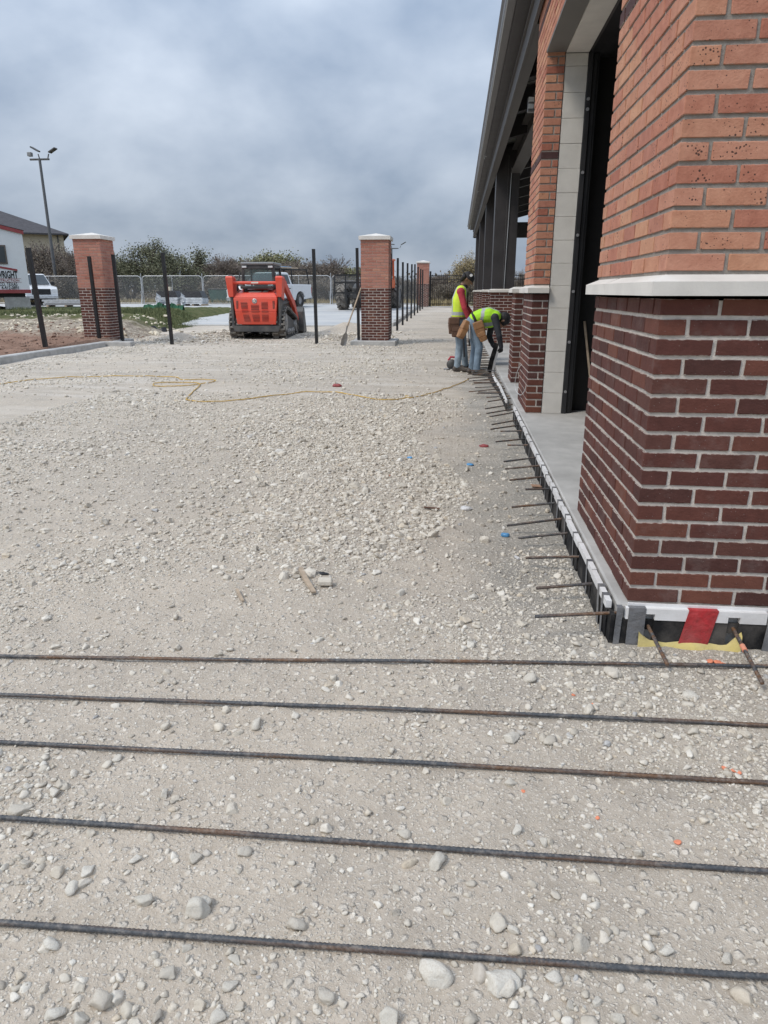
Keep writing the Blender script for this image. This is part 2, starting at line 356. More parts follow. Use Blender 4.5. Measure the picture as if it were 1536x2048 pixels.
# ground: dusty compacted limestone base, pebbles set into it
def ground_mat(name, dust, stone, grey, pebbles=True, tracks=True):
    t = NT(name); P = t.tc.outputs['Object']
    big = t.noise(0.55, 5, 0.6, dist=0.4); mid = t.noise(5.0, 5, 0.62); fine = t.noise(60, 5, 0.7)
    col = t.ramp(mid, (0.25, tuple(c * 0.84 for c in dust)), (0.5, dust), (0.75, tuple(min(1, c * 1.10) for c in dust)))
    col = t.mix(t.ramp(big, (0.42, 0.0), (0.66, 0.75)), col, t.ramp(mid, (0.3, tuple(c * 0.86 for c in grey)), (0.7, tuple(c * 1.08 for c in grey))))
    col = t.mix(0.55, col, t.ramp(fine, (0.28, 0.28), (0.72, 0.72)), 'SOFT_LIGHT')
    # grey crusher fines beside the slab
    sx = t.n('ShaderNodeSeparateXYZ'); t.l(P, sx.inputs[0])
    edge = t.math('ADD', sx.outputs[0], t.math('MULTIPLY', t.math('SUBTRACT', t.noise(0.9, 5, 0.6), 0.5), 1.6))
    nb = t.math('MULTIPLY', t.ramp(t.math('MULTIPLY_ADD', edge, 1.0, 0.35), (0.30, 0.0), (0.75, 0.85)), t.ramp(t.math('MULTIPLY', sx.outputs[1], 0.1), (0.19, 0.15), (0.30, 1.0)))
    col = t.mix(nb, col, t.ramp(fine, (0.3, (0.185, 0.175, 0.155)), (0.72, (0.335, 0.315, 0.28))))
    if tracks:
        tv = t.n('ShaderNodeMapping'); tv.inputs['Rotation'].default_value = (0, 0, R(-38)); tv.inputs['Scale'].default_value = (0.35, 2.6, 1)
        t.l(P, tv.inputs[0]); tr = t.noise(1.0, 5, 0.6, tv.outputs[0], 0.6)
        far = t.ramp(t.math('MULTIPLY', sx.outputs[1], 0.05), (0.2, 0.0), (0.55, 1.0))
        col = t.mix(t.math('MULTIPLY', t.ramp(tr, (0.48, 0.0), (0.66, 0.75)), far), col, (0.60, 0.55, 0.49))
        col = t.mix(t.math('MULTIPLY', t.ramp(tr, (0.30, 0.5), (0.44, 0.0)), far), col, (0.36, 0.32, 0.285))
    h = t.math('MULTIPLY', fine, 0.5)
    if pebbles:
        wv = t.n('ShaderNodeVectorMath'); wv.operation = 'ADD'; t.l(P, wv.inputs[0])
        wn = t.n('ShaderNodeTexNoise'); wn.inputs['Scale'].default_value = 45; t.l(P, wn.inputs['Vector'])
        ws = t.n('ShaderNodeVectorMath'); ws.operation = 'SCALE'; ws.inputs['Scale'].default_value = 0.016; t.l(wn.outputs['Color'], ws.inputs[0]); t.l(ws.outputs[0], wv.inputs[1])
        for scl, th, keep, amt in ((34, 0.42, 0.45, 0.75), (95, 0.45, 0.35, 0.75), (210, 0.48, 0.35, 0.6)):
            vo = t.vor(scl, vec=wv.outputs[0]); sc_ = t.n('ShaderNodeSeparateColor'); t.l(vo.outputs['Color'], sc_.inputs[0])
            on = t.math('GREATER_THAN', sc_.outputs[0], keep)
            dm = t.ramp(vo.outputs['Distance'], (th * 0.55, 1.0), (th, 0.0)); mk = t.math('MULTIPLY', on, dm)
            pc = t.ramp(sc_.outputs[1], (0.0, tuple(c * 0.62 for c in stone)), (0.3, tuple(c * 0.92 for c in stone)), (0.75, stone), (1.0, tuple(min(0.9, c * 1.18) for c in stone)))
            col = t.mix(t.math('MULTIPLY', mk, amt), col, pc)
            h = t.math('ADD', h, t.math('MULTIPLY', mk, 18.0 / scl))
    t.set(col, 0.95, 0, 0.15); t.bump(h, 0.9, 0.012); return t.m
DUST = (0.482, 0.416, 0.338); STONEC = (0.655, 0.60, 0.52)
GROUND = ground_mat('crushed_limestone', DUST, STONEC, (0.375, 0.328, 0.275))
def stone_mat(name):
    t = NT(name); r = t.rnd(); v = t.shift(r, 5.0)
    col = t.ramp(r, (0.0, (0.38, 0.345, 0.295)), (0.12, (0.48, 0.435, 0.365)), (0.4, (0.575, 0.525, 0.445)), (0.7, (0.645, 0.595, 0.515)), (0.88, (0.71, 0.67, 0.595)), (0.95, (0.58, 0.50, 0.39)), (0.985, (0.38, 0.375, 0.37)), (1.0, (0.70, 0.67, 0.61)))
    m = t.noise(70, 5, 0.65, v); col = t.mix(0.6, col, t.ramp(m, (0.25, 0.25), (0.75, 0.75)), 'SOFT_LIGHT')
    du = t.ramp(t.noise(18, 4, 0.6, v), (0.48, 0.0), (0.72, 0.3)); col = t.mix(du, col, DUST)
    t.set(col, 0.93, 0, 0.2); t.bump(t.math('ADD', m, t.noise(250, 3, 0.7, v)), 0.5, 0.004); return t.m
STONE = stone_mat('limestone')
def stone_big():
    t = NT('limestone_lump'); r = t.rnd(); v = t.shift(r, 5.0)
    col = t.ramp(r, (0.0, (0.54, 0.495, 0.425)), (0.35, (0.60, 0.56, 0.485)), (0.7, (0.66, 0.625, 0.555)), (0.95, (0.62, 0.54, 0.43)), (1.0, (0.52, 0.505, 0.475)))
    m = t.noise(45, 6, 0.7, v); col = t.mix(0.75, col, t.ramp(m, (0.25, 0.22), (0.75, 0.78)), 'SOFT_LIGHT')
    du = t.ramp(t.noise(9, 5, 0.65, v), (0.46, 0.0), (0.66, 0.5)); col = t.mix(du, col, DUST)
    t.set(col, 0.95, 0, 0.12); t.bump(t.math('ADD', t.math('MULTIPLY', t.noise(3.0, 5, 0.7, v), 2.0), t.noise(14, 4, 0.7, v)), 0.6, 0.004); return t.m
STONE_B = stone_big()
LOT = None
t = NT('lot_concrete'); n_ = t.noise(0.4, 6, 0.65); sv = t.scalev(0.15, 1.6, 1); st = t.noise(1.2, 5, 0.6, sv)
c_ = t.ramp(n_, (0.3, (0.36, 0.37, 0.38)), (0.7, (0.50, 0.50, 0.49)))
c_ = t.mix(t.ramp(st, (0.45, 0.0), (0.7, 0.7)), c_, (0.58, 0.55, 0.50))
t.set(c_, 0.85, 0, 0.3); t.bump(t.noise(60, 4, 0.6), 0.2, 0.004); LOT = t.m
t = NT('red_soil'); n_ = t.noise(1.6, 6, 0.7); f_ = t.noise(30, 5, 0.7)
c_ = t.ramp(n_, (0.3, (0.20, 0.12, 0.085)), (0.7, (0.34, 0.22, 0.165)))
sx = t.n('ShaderNodeSeparateXYZ'); t.l(t.tc.outputs['Object'], sx.inputs[0])
yb = t.math('ADD', sx.outputs[1], t.math('MULTIPLY', t.math('SUBTRACT', t.noise(0.6, 5, 0.65), 0.5), 6.0))
rub = t.ramp(t.math('MULTIPLY_ADD', yb, 0.1, -1.35), (0.42, 0.0), (0.56, 1.0), (0.86, 1.0), (0.96, 0.35))
c_ = t.mix(rub, c_, t.ramp(t.noise(7, 5, 0.75), (0.35, (0.20, 0.16, 0.125)), (0.55, (0.40, 0.34, 0.27)), (0.68, (0.62, 0.56, 0.44))))
gr_ = t.ramp(t.math('MULTIPLY_ADD', yb, 0.1, -1.35), (0.84, 0.0), (0.95, 1.0))
c_ = t.mix(gr_, c_, t.ramp(t.noise(3, 5, 0.7), (0.3, (0.06, 0.085, 0.03)), (0.7, (0.16, 0.15, 0.075))))
c_ = t.mix(0.5, c_, t.ramp(f_, (0.3, 0.3), (0.7, 0.7)), 'SOFT_LIGHT')
t.set(c_, 0.95, 0, 0.1); t.bump(t.math('ADD', f_, t.math('MULTIPLY', t.noise(5, 5, 0.7), 2.0)), 0.8, 0.04); SOIL = t.m
GRASSLAND = simple('dry_grassland', (0.20, 0.175, 0.10), 0.95, 0.45, 0.8, 0.6, 8, bdist=0.05)
def leafm(name, a, b):
    t = NT(name); r = t.rnd(); t.set(t.ramp(r, (0.0, a), (1.0, b)), 0.75, 0, 0.2); return t.m
GRASS_G = leafm('green_grass', (0.06, 0.085, 0.035), (0.19, 0.20, 0.095)); GRASS_D = leafm('dry_grass', (0.26, 0.20, 0.10), (0.46, 0.38, 0.22))
LEAF_OAK = leafm('oak_leaves', (0.10, 0.105, 0.065), (0.235, 0.235, 0.15)); LEAF_Y = leafm('spring_leaves', (0.15, 0.155, 0.08), (0.29, 0.28, 0.15))
LEAF_B = leafm('brown_leaves', (0.13, 0.11, 0.085), (0.26, 0.22, 0.17))
BARK = simple('bark', (0.105, 0.088, 0.075), 0.95, 0.3, 8, 0.4, 30); TWIG = simple('twigs', (0.20, 0.165, 0.145), 0.95, 0.3, 1.5)
TWIG_P = simple('pale_twigs', (0.33, 0.29, 0.235), 0.95, 0.3, 1.5)
# machines, vehicles
def paint(name, c, rough=0.35, coat=0.4, dirt=0.2, dc=(0.36, 0.32, 0.27)):
    t = NT(name); n = t.noise(3, 6, 0.65); n2 = t.noise(30, 4, 0.7)
    col = t.ramp(n2, (0.3, tuple(x * 0.93 for x in c)), (0.7, tuple(min(1, x * 1.05) for x in c)))
    col = t.mix(t.math('MULTIPLY', t.ramp(n, (0.42, 0.0), (0.75, 1.0)), dirt), col, dc)
    t.set(col, t.ramp(n, (0.3, rough), (0.7, min(1, rough + 0.25))), 0, 0.5); t.b.inputs['Coat Weight'].default_value = coat; t.b.inputs['Coat Roughness'].default_value = 0.2
    return t.m
ORANGE = paint('orange_paint', (0.74, 0.075, 0.036), 0.4, 0.25, 0.18); ORANGE2 = paint('lift_orange', (0.72, 0.13, 0.03), 0.4, 0.3, 0.2)
ORANGE_D = paint('orange_grille', (0.22, 0.03, 0.02), 0.6, 0.0, 0.3)
WHITE_P = paint('white_paint', (0.74, 0.75, 0.76), 0.3, 0.6, 0.1); TRAILER_W = paint('trailer_white', (0.70, 0.72, 0.74), 0.5, 0.1, 0.1); TRIM_R = paint('red_trim', (0.28, 0.045, 0.05), 0.5, 0.1, 0.15)
GREY_P = paint('dark_grey_paint', (0.045, 0.047, 0.05), 0.5, 0.1, 0.35); GREY_L = paint('roof_grey', (0.22, 0.225, 0.23), 0.5, 0.1, 0.2)
RUBBER = simple('rubber', (0.035, 0.034, 0.033), 0.85, 0.3, 8, 0.2, 60, dirt=(0.32, 0.28, 0.24), dirtamt=0.55)
RUBBER_D = simple('dusty_rubber', (0.21, 0.195, 0.175), 0.9, 0.25, 6, 0.2, 60)
RIM = simple('rim', (0.36, 0.36, 0.37), 0.35, 0.15, 6, 0, 10, 0.7); STEEL = simple('worn_steel', (0.30, 0.29, 0.28), 0.45, 0.25, 8, 0.1, 50, 0.6)
CHROME = simple('galvanised', (0.52, 0.53, 0.54), 0.4, 0.12, 8, 0, 10, 0.6)
def glassm(name, c, alpha, rough=0.05):
    t = NT(name); t.set(c, rough, 0, 0.6); g = t.n('ShaderNodeBsdfTransparent'); g.inputs[0].default_value = (0.78, 0.86, 0.85, 1)
    m = t.n('ShaderNodeMixShader'); m.inputs[0].default_value = alpha; t.l(g.outputs[0], m.inputs[1]); t.l(t.b.outputs[0], m.inputs[2]); t.l(m.outputs[0], t.out.inputs[0]); return t.m
GLASS_C = glassm('cab_glass', (0.25, 0.33, 0.33), 0.28); GLASS_D = simple('dark_glass', (0.03, 0.038, 0.042), 0.08, 0.2, 3, 0, 10, 0, 0.7)
LAMP_W = simple('lamp_lens', (0.65, 0.66, 0.66), 0.2, 0.1, 10); LAMP_R = simple('lamp_red', (0.35, 0.02, 0.02), 0.2, 0.1, 10)
DECAL = simple('decal_white', (0.72, 0.66, 0.58), 0.5, 0.15, 12); INK = simple('ink_black', (0.015, 0.015, 0.018), 0.5, 0.1, 12)
WINWOOD = simple('window_bronze', (0.12, 0.10, 0.085), 0.5, 0.1, 10)
BEIGE = simple('beige_render', (0.48, 0.42, 0.315), 0.9, 0.1, 0.5); SHINGLE = simple('shingles', (0.065, 0.062, 0.068), 0.9, 0.25, 2, 0.5, 12, bdist=0.03)
WRAP = simple('plastic_wrap', (0.50, 0.52, 0.54), 0.25, 0.35, 3, 0.8, 6, bdist=0.06); GREENNET = simple('green_netting', (0.03, 0.10, 0.055), 0.9, 0.6, 5)
CLOD = simple('soil_clod', (0.24, 0.155, 0.115), 0.95, 0.35, 3, 0.6, 14, bdist=0.02)
PALEROCK = simple('pale_rock', (0.62, 0.55, 0.43), 0.95, 0.2, 6, 0.6, 14, bdist=0.02)
t = NT('chain_link'); t.set((0.36, 0.37, 0.37), 0.5, 0.4); g = t.n('ShaderNodeBsdfTransparent'); mxs = t.n('ShaderNodeMixShader'); mxs.inputs[0].default_value = 0.20
t.l(g.outputs[0], mxs.inputs[1]); t.l(t.b.outputs[0], mxs.inputs[2]); t.l(mxs.outputs[0], t.out.inputs[0]); CHAIN = t.m
# clothing, skin
HIVIS = simple('hivis_green', (0.42, 0.78, 0.035), 0.75, 0.10, 8, 0.5, 14, bdist=0.02); HIVIS_Y = simple('hivis_yellow', (0.62, 0.80, 0.06), 0.75, 0.10, 8, 0.5, 14, bdist=0.02)
SILVER = simple('reflective_tape', (0.40, 0.42, 0.43), 0.4, 0.08, 20); JEANS = simple('jeans', (0.175, 0.235, 0.30), 0.9, 0.3, 7, 0.6, 16, bdist=0.02); JEANS2 = simple('light_jeans', (0.25, 0.31, 0.36), 0.9, 0.3, 7, 0.6, 16, bdist=0.02)
REDSH = simple('red_sleeve', (0.42, 0.045, 0.065), 0.85, 0.2, 8, 0.5, 18, bdist=0.02); BLACKSH = simple('charcoal_sleeve', (0.035, 0.038, 0.045), 0.85, 0.25, 8, 0.5, 18, bdist=0.02)
SKIN = simple('skin', (0.30, 0.165, 0.11), 0.6, 0.12, 20); HAIR = simple('hair', (0.012, 0.010, 0.010), 0.6, 0.3, 30); HATM = simple('black_cap', (0.022, 0.020, 0.022), 0.7, 0.3, 12)
LEATHER = simple('tan_leather', (0.30, 0.155, 0.07), 0.65, 0.25, 10, 0.4, 24, bdist=0.01); LEATHER_D = simple('brown_leather', (0.13, 0.07, 0.045), 0.7, 0.3, 10, 0.4, 24, bdist=0.01); BOOT = simple('boot', (0.06, 0.05, 0.045), 0.8, 0.3, 12, dirt=(0.3, 0.27, 0.23), dirtamt=0.5)
GLOVE = simple('black_glove', (0.018, 0.018, 0.02), 0.8, 0.3, 20)
# ------------------------------------------------------------------ terrain
REB = []      # rebar lines: (xL,yL,xR,yR)
for vl, vr in ((1310, 1330), (1383, 1447), (1480, 1560), (1632, 1735), (1843, 1945)):
    a, b = on_z(0, vl, 0.02), on_z(1536, vr, 0.02); REB.append((a.x, a.y, b.x, b.y))
def base_z(x, y): return np.clip((y - 18.0) * 0.0167, 0.0, 0.5)
def gh(x, y):
    x = np.asarray(x, float); y = np.asarray(y, float)
    z = base_z(x, y)
    z = z + (fbm(x * 0.7, y * 0.7, 3, 3) - 0.5) * 0.05 * np.clip((y - 2.0) / 4, 0.15, 1)
    z = z + (fbm(x * 5, y * 5, 9, 4) - 0.5) * 0.022
    z = z + (fbm(x * 26, y * 26, 21, 3) - 0.5) * 0.009
    # a low windrow of loose stone left of the slab
    z = z + 0.035 * np.exp(-((x + 0.75 + 0.12 * (y - 4)) ** 2) / 0.35) * np.exp(-((y - 4.6) ** 2) / 3.0)
    return z
def gz(x, y): return float(gh(np.array([x]), np.array([y]))[0])
def seg(a, b, d): return np.arange(a, b, d)
xs = np.concatenate([seg(-9.6, -2.6, 0.11), seg(-2.6, 1.5, 0.016), seg(1.5, 6.01, 0.3)])
ys = np.concatenate([seg(-1.2, 0.4, 0.1), seg(0.4, 4.6, 0.016), seg(4.6, 12, 0.045), seg(12, 26.4, 0.12)])
X, Y = np.meshgrid(xs, ys); Z = gh(X, Y)
ix = np.arange(len(ys) - 1)[:, None] * len(xs) + np.arange(len(xs) - 1)[None, :]
Fq = np.stack([ix, ix + 1, ix + 1 + len(xs), ix + len(xs)], -1).reshape(-1, 4)
V = np.stack([X, Y, Z], -1).reshape(-1, 3)
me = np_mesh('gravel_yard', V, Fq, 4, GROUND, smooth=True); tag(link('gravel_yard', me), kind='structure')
# strip of yard between fence and building, running on to the far gate
xs2 = seg(-2.35, 9.01, 0.25); ys2 = seg(26.2, 44.6, 0.3); X, Y = np.meshgrid(xs2, ys2); Z = gh(X, Y)
ix = np.arange(len(ys2) - 1)[:, None] * len(xs2) + np.arange(len(xs2) - 1)[None, :]
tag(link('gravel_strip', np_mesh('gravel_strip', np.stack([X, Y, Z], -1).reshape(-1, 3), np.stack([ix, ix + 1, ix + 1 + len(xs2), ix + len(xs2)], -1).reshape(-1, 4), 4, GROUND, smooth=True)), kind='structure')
# wide ground to the horizon
def rect_grid(name, x0, x1, y0, y1, nx, ny, zf, mat):
    xs = np.linspace(x0, x1, nx); ys = np.linspace(y0, y1, ny); X, Y = np.meshgrid(xs, ys); Z = zf(X, Y)
    ix = np.arange(ny - 1)[:, None] * nx + np.arange(nx - 1)[None, :]
    return link(name, np_mesh(name, np.stack([X, Y, Z], -1).reshape(-1, 3), np.stack([ix, ix + 1, ix + 1 + nx, ix + nx], -1).reshape(-1, 4), 4, mat, smooth=True))
tag(rect_grid('ground', -900, 900, -300, 1500, 181, 181, lambda x, y: np.clip((y - 18) * 0.0167, 0, 0.5) - 0.16 + 0 * x, GRASSLAND), kind='structure')
# concrete lot
def lot_z(x, y): return base_z(x, y) + 0.045
for i in range(4):
    for k in range(9):
        x1 = -2.42 - k * 6.0; y0 = 25.6 + i * 5.4
        lo = MB(); g_ = 0.012
        vs = [(x1 - 6 + g_, y0 + g_), (x1 - g_, y0 + g_), (x1 - g_, y0 + 5.4 - g_), (x1 - 6 + g_, y0 + 5.4 - g_)]
        lo.add([(x, y, float(lot_z(x, y))) for x, y in vs] + [(x, y, float(lot_z(x, y)) - 0.25) for x, y in vs], [(0, 1, 2, 3), (0, 4, 5, 1), (1, 5, 6, 2), (2, 6, 7, 3), (3, 7, 4, 0)])
        if i == 0 and k == 0:
            lotroot = tag(lo.obj('parking_lot', LOT), kind='structure')
        else: lo.obj('slab_panel', LOT, lotroot)
# low concrete edge of the lot towards the yard and along the fence
kb = MB(); kb.lohi((-8.4, 25.42, 0.0), (-2.25, 25.58, 0.17), 0.012); tag(kb.obj('lot_kerb', CONC_K), kind='structure')
kb = MB()
for i in range(9):
    y0 = 25.42 + i * 2.1; z0 = float(base_z(0, y0 + 1)); kb.lohi((-2.40, y0 if i else 25.6, z0 - 0.1), (-2.24, y0 + 2.09, z0 + 0.13), 0.012)
tag(kb.obj('fence_kerb', CONC_K), kind='structure')

# raised soil bank behind the left kerb
KX = -8.75
def sst(a, b, x): t = np.clip((x - a) / (b - a), 0, 1); return t * t * (3 - 2 * t)
def bank_z(x, y):
    z = np.interp(y, [8, 13, 17.3, 20, 22.5, 30, 33, 38], [0.10, 0.11, 0.2, 0.36, 0.47, 0.60, 0.60, 0.5])
    east = -8.70 - np.clip(y - 18.3, 0, 12) * 0.18; wd = 0.3 + 0.9 * sst(17.6, 19.5, y)
    k = 1 - sst(0, 1, (x - east + wd) / (wd + 0.3))
    low = base_z(x, y) - 0.06
    z = low + (z - low) * k
    rough = sst(17.5, 19.5, y) * (1 - sst(25, 28, y))
    z = z + (fbm(x * 0.9, y * 0.9, 40, 4) - 0.5) * 0.10 * np.clip((y - 13) / 5, 0.3, 1) + (fbm(x * 3, y * 3, 44, 4) - 0.5) * (0.10 * np.clip((y - 12) / 2, 0.4, 1) + 0.10 * rough)
    return z
tag(rect_grid('soil_bank', -46, -7.0, 8.0, 38, 420, 420, lambda x, y: np.where((x > -8.90) & (y < 17.3), -0.3, bank_z(x, y)), SOIL), kind='structure')
kb = MB()
for i in range(4):
    y0 = 7.0 + i * 2.53; kb.lohi((-8.96, y0, -0.15), (-8.74, y0 + 2.52, 0.125), 0.015)
kb.lohi((-8.96, 17.13, -0.15), (-8.10, 17.36, 0.13), 0.015)
tag(kb.obj('yard_kerb', CONC_K), 'pale concrete kerb holding back the red soil at left', 'kerb')

# ------------------------------------------------------------------ building
ZS, CRS, BL, BW, BH, JT = 0.16, 0.0677, 0.190, 0.092, 0.0542, 0.0135
def brick_mesh(name, mat, seed):
    random.seed(seed); m = MB(); m.box((0, 0, 0), (BL, BW, BH), ch=0.0022)
    m.v = [(x + random.uniform(-.0022, .0012), y + random.uniform(-.0008, .0008), z + random.uniform(-.0016, .0014)) for x, y, z in m.v]
    return m.mesh(name, mat)
BM = {k: [brick_mesh('brick_' + k, mt, 11 + i) for i in range(7)] for k, mt in (('light', BRICK_L), ('dark', BRICK_D), ('band', BRICK_B), ('pillar', BRICK_PL))}
bcount = [0]
def put_brick(kind, c, ln, along, parent, indiv, mb):
    """one brick: centre c, length ln, along 'x' or 'y'"""
    j = random.uniform(-0.0012, 0.0012)
    c = (c[0] + j, c[1] + random.uniform(-0.0012, 0.0012), c[2])
    rz = (0 if along == 'x' else math.pi / 2) + random.uniform(-0.004, 0.004)
    if indiv:
        o = link('brick', random.choice(BM[kind]), parent, c, rz, (ln / BL, 1, 1)); bcount[0] += 1
    else:
        mb.val = random.random() * 0.998 + 0.001; mb.box(c, (ln, BW, BH), rz=rz, ch=0.002)
def pier(parent, x0, x1, y0, y1, z0, n, kind, ox=0, oy=0, indiv=lambda face, c: False, band=None, faces=('W', 'S'), reveal=None, bandmb=None):
    """running bond: W face (x = x0) runs along y, S face (y = y0) runs along x; returns joined bricks"""
    mb = MB(); bb = MB()
    def run(a, b, start):
        p = a; out = []
        first = True
        while p < b - 0.02:
            ln = start if (first and start) else BL
            ln = min(ln, b - p); out.append((p + ln / 2, ln)); p += ln + JT; first = False
        return out
    for i in range(n):
        z = z0 + i * CRS + JT * 0.55 + BH / 2; even = i % 2 == 0
        kd = 'band' if band and i in band else kind; tgt = bb if kd == 'band' else mb
        if 'S' in faces:
            for c, ln in run(x0 if even else x0 + BW + JT, x1, None):
                put_brick(kd, (c - ox, y0 + BW / 2 - oy, z), ln, 'x', parent, indiv('S', (c, y0, z)), tgt)
        if 'W' in faces:
            for c, ln in run(y0 + BW + JT if ('S' in faces and even) else y0, y1, None if ('S' in faces or not even) else BW):
                put_brick(kd, (x0 + BW / 2 - ox, c - oy, z), ln, 'y', parent, indiv('W', (x0, c, z)), tgt)
    return mb, bb
random.seed(3)
bld = thing('brick_building', 'red brick building with stone-capped plinth, tall door opening and bronze metal roof', 'building', (0, 0, 0))
# slab
m = MB(); m.lohi((0.665, 2.572, -0.2), (9.0, 36.5, ZS), 0.008); slab = m.obj('slab', CONC, bld)
# near pilaster
def make_pilaster(x0, x1, y0, y1, indiv, faces=('W', 'S')):
    core = MB()
    core.lohi((x0 + 0.006, y0 + 0.006, ZS), (x1, y1 - 0.002, 1.318)); o1 = core.obj('pilaster_base', MORT_L, bld)
    mb, _ = pier(o1, x0, x1, y0, y1, ZS, 17, 'dark', indiv=indiv, faces=faces)
    core = MB(); core.lohi((x0 + 0.006, y0 + 0.006, 1.30), (x1, y1 - 0.002, 4.02)); o2 = core.obj('pilaster_shaft', MORT_G, bld)
    mu, ub = pier(o2, x0, x1, y0, y1, 1.39, 38, 'light', indiv=indiv, band=(16, 34), faces=faces)
    for b_, mt, par in ((mb, BRICK_D, o1), (mu, BRICK_L, o2), (ub, BRICK_B, o2)):
        if b_.f: tag(b_.obj('brickwork', mt, par), kind='stuff')
    return o1, o2
vis1 = lambda f, c: (c[0] < 1.34 and c[2] < (2.42 if f == 'S' else 2.42 + (c[1] - 2.6) * 0.75))
P1 = make_pilaster(0.703, 2.6, 2.59, 3.80, vis1)
def capstone(x0, x1, y0, y1, parent, joints=()):
    """projecting sill stone with weathered top; separate stones butt end to end"""
    ov, zb, zl, zt = 0.05, 1.316, 1.362, 1.388
    m = MB(); m.lohi((x0 - ov, y0 - ov, zb), (x1, y1 + 0.02, zl))
    a = [(x0 - ov, y0 - ov, zl), (x1, y0 - ov, zl), (x1, y1 + 0.02, zl), (x0 - ov, y1 + 0.02, zl)]
    b = [(x0 + 0.012, y0 + 0.012, zt), (x1, y0 + 0.012, zt), (x1, y1 - 0.03, zt), (x0 + 0.012, y1 - 0.03, zt)]
    m.loft(a, b); bm = m.obj('capstone', CAP, parent); return bm
capstone(0.703, 2.6, 2.59, 3.32, P1[0]); 
m = MB(); m.lohi((0.653, 3.343, 1.316), (1.6, 3.82, 1.362)); m.loft([(0.653, 3.343, 1.362), (1.6, 3.343, 1.362), (1.6, 3.82, 1.362), (0.653, 3.82, 1.362)], [(0.715, 3.343, 1.388), (1.6, 3.343, 1.388), (1.6, 3.77, 1.388), (0.715, 3.77, 1.388)]); m.obj('capstone', CAP, P1[0])
# second pilaster beyond the opening, with brick reveal facing the viewer
P2 = make_pilaster(0.718, 0.872, 7.10, 8.05, lambda f, c: False)
m = MB(); m.lohi((0.8725, 7.16, ZS), (1.068, 8.045, 4.015)); m.obj('pilaster_backing', MORT_G, bld)
capstone(0.718, 0.868, 7.10, 8.05, P2[0])
# brick above the opening
m = MB(); m.lohi((0.724, 3.803, 3.34), (0.88, 7.097, 4.02)); spn = m.obj('spandrel', MORT_G, bld)
mu, ub = pier(spn, 0.718, 0.86, 3.806, 7.094, 1.39 + 29 * CRS, 9, 'light', band=(5,), faces=('W',))
for b_, mt in ((mu, BRICK_L), (ub, BRICK_B)): tag(b_.obj('brickwork', mt, spn), kind='stuff')
m = MB(); m.lohi((0.712, 3.79, 3.318), (0.876, 7.11, 3.338)); m.obj('lintel_plate', LINTEL, bld)
m = MB(); m.lohi((0.88, 3.79, 3.312), (1.075, 7.10, 4.0)); m.obj('block_lintel', CMU, bld)
# concrete block jamb
jm = MB(); jm.lohi((0.8795, 7.116, ZS), (1.07, 7.5, 3.312)); jamb = jm.obj('jamb_core', CMU_J, bld)
bh_ = (3.312 - ZS) / 15.5
for i in range(16):
    z0 = ZS + i * bh_ + 0.0012; z1 = min(ZS + (i + 1) * bh_ - 0.0012, 3.31)
    m = MB(); m.lohi((0.879, 7.106 + random.uniform(0, .003), z0), (1.074 + random.uniform(-.002, .001), 7.45, z1), 0.003); m.obj('block', CMU, jamb)
# overhead door track, hood and dark interior
m = MB(); m.lohi((1.076, 7.098, ZS), (1.118, 7.30, 3.35), 0.003); m.lohi((1.124, 7.13, ZS), (1.16, 7.19, 3.5), 0.003); m.lohi((1.118, 7.15, ZS), (1.18, 7.18, 3.6)); tr = m.obj('door_track', BLACKM, bld)
for z in (0.38, 0.86, 1.33, 1.83, 2.36, 2.87, 2.95):
    m = MB(); m.cyl((1.097, 7.098, z), (1.097, 7.088, z), 0.014, n=10); m.obj('bolt', BOLT, tr)
m = MB(); m.lohi((1.076, 3.9, 3.315), (1.5, 7.3, 3.62), 0.02); m.obj('door_hood', BLACKM, bld)
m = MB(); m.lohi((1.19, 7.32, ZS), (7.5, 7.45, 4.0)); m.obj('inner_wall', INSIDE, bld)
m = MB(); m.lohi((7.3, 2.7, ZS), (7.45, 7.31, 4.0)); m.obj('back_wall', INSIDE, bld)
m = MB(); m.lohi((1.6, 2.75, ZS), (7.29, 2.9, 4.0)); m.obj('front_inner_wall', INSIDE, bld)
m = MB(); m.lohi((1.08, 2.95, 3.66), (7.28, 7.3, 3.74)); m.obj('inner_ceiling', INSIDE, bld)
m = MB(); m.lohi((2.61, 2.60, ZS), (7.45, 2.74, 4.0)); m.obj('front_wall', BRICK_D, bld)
# hoist chain of the overhead door (links)
ch = MB(); zz = 3.2
for i in range(70):
    z = 3.15 - i * 0.040; a = 0.0 if i % 2 else math.pi / 2
    pts = [(1.10 + 0.010 * math.cos(t) * math.cos(a), 5.75 + 0.010 * math.cos(t) * math.sin(a), z + 0.024 * math.sin(t)) for t in np.linspace(0, 2 * math.pi, 9)]
    ch.tube(pts, 0.003, n=4, cap=False)
ch.obj('hoist_chain', CHROME, bld)
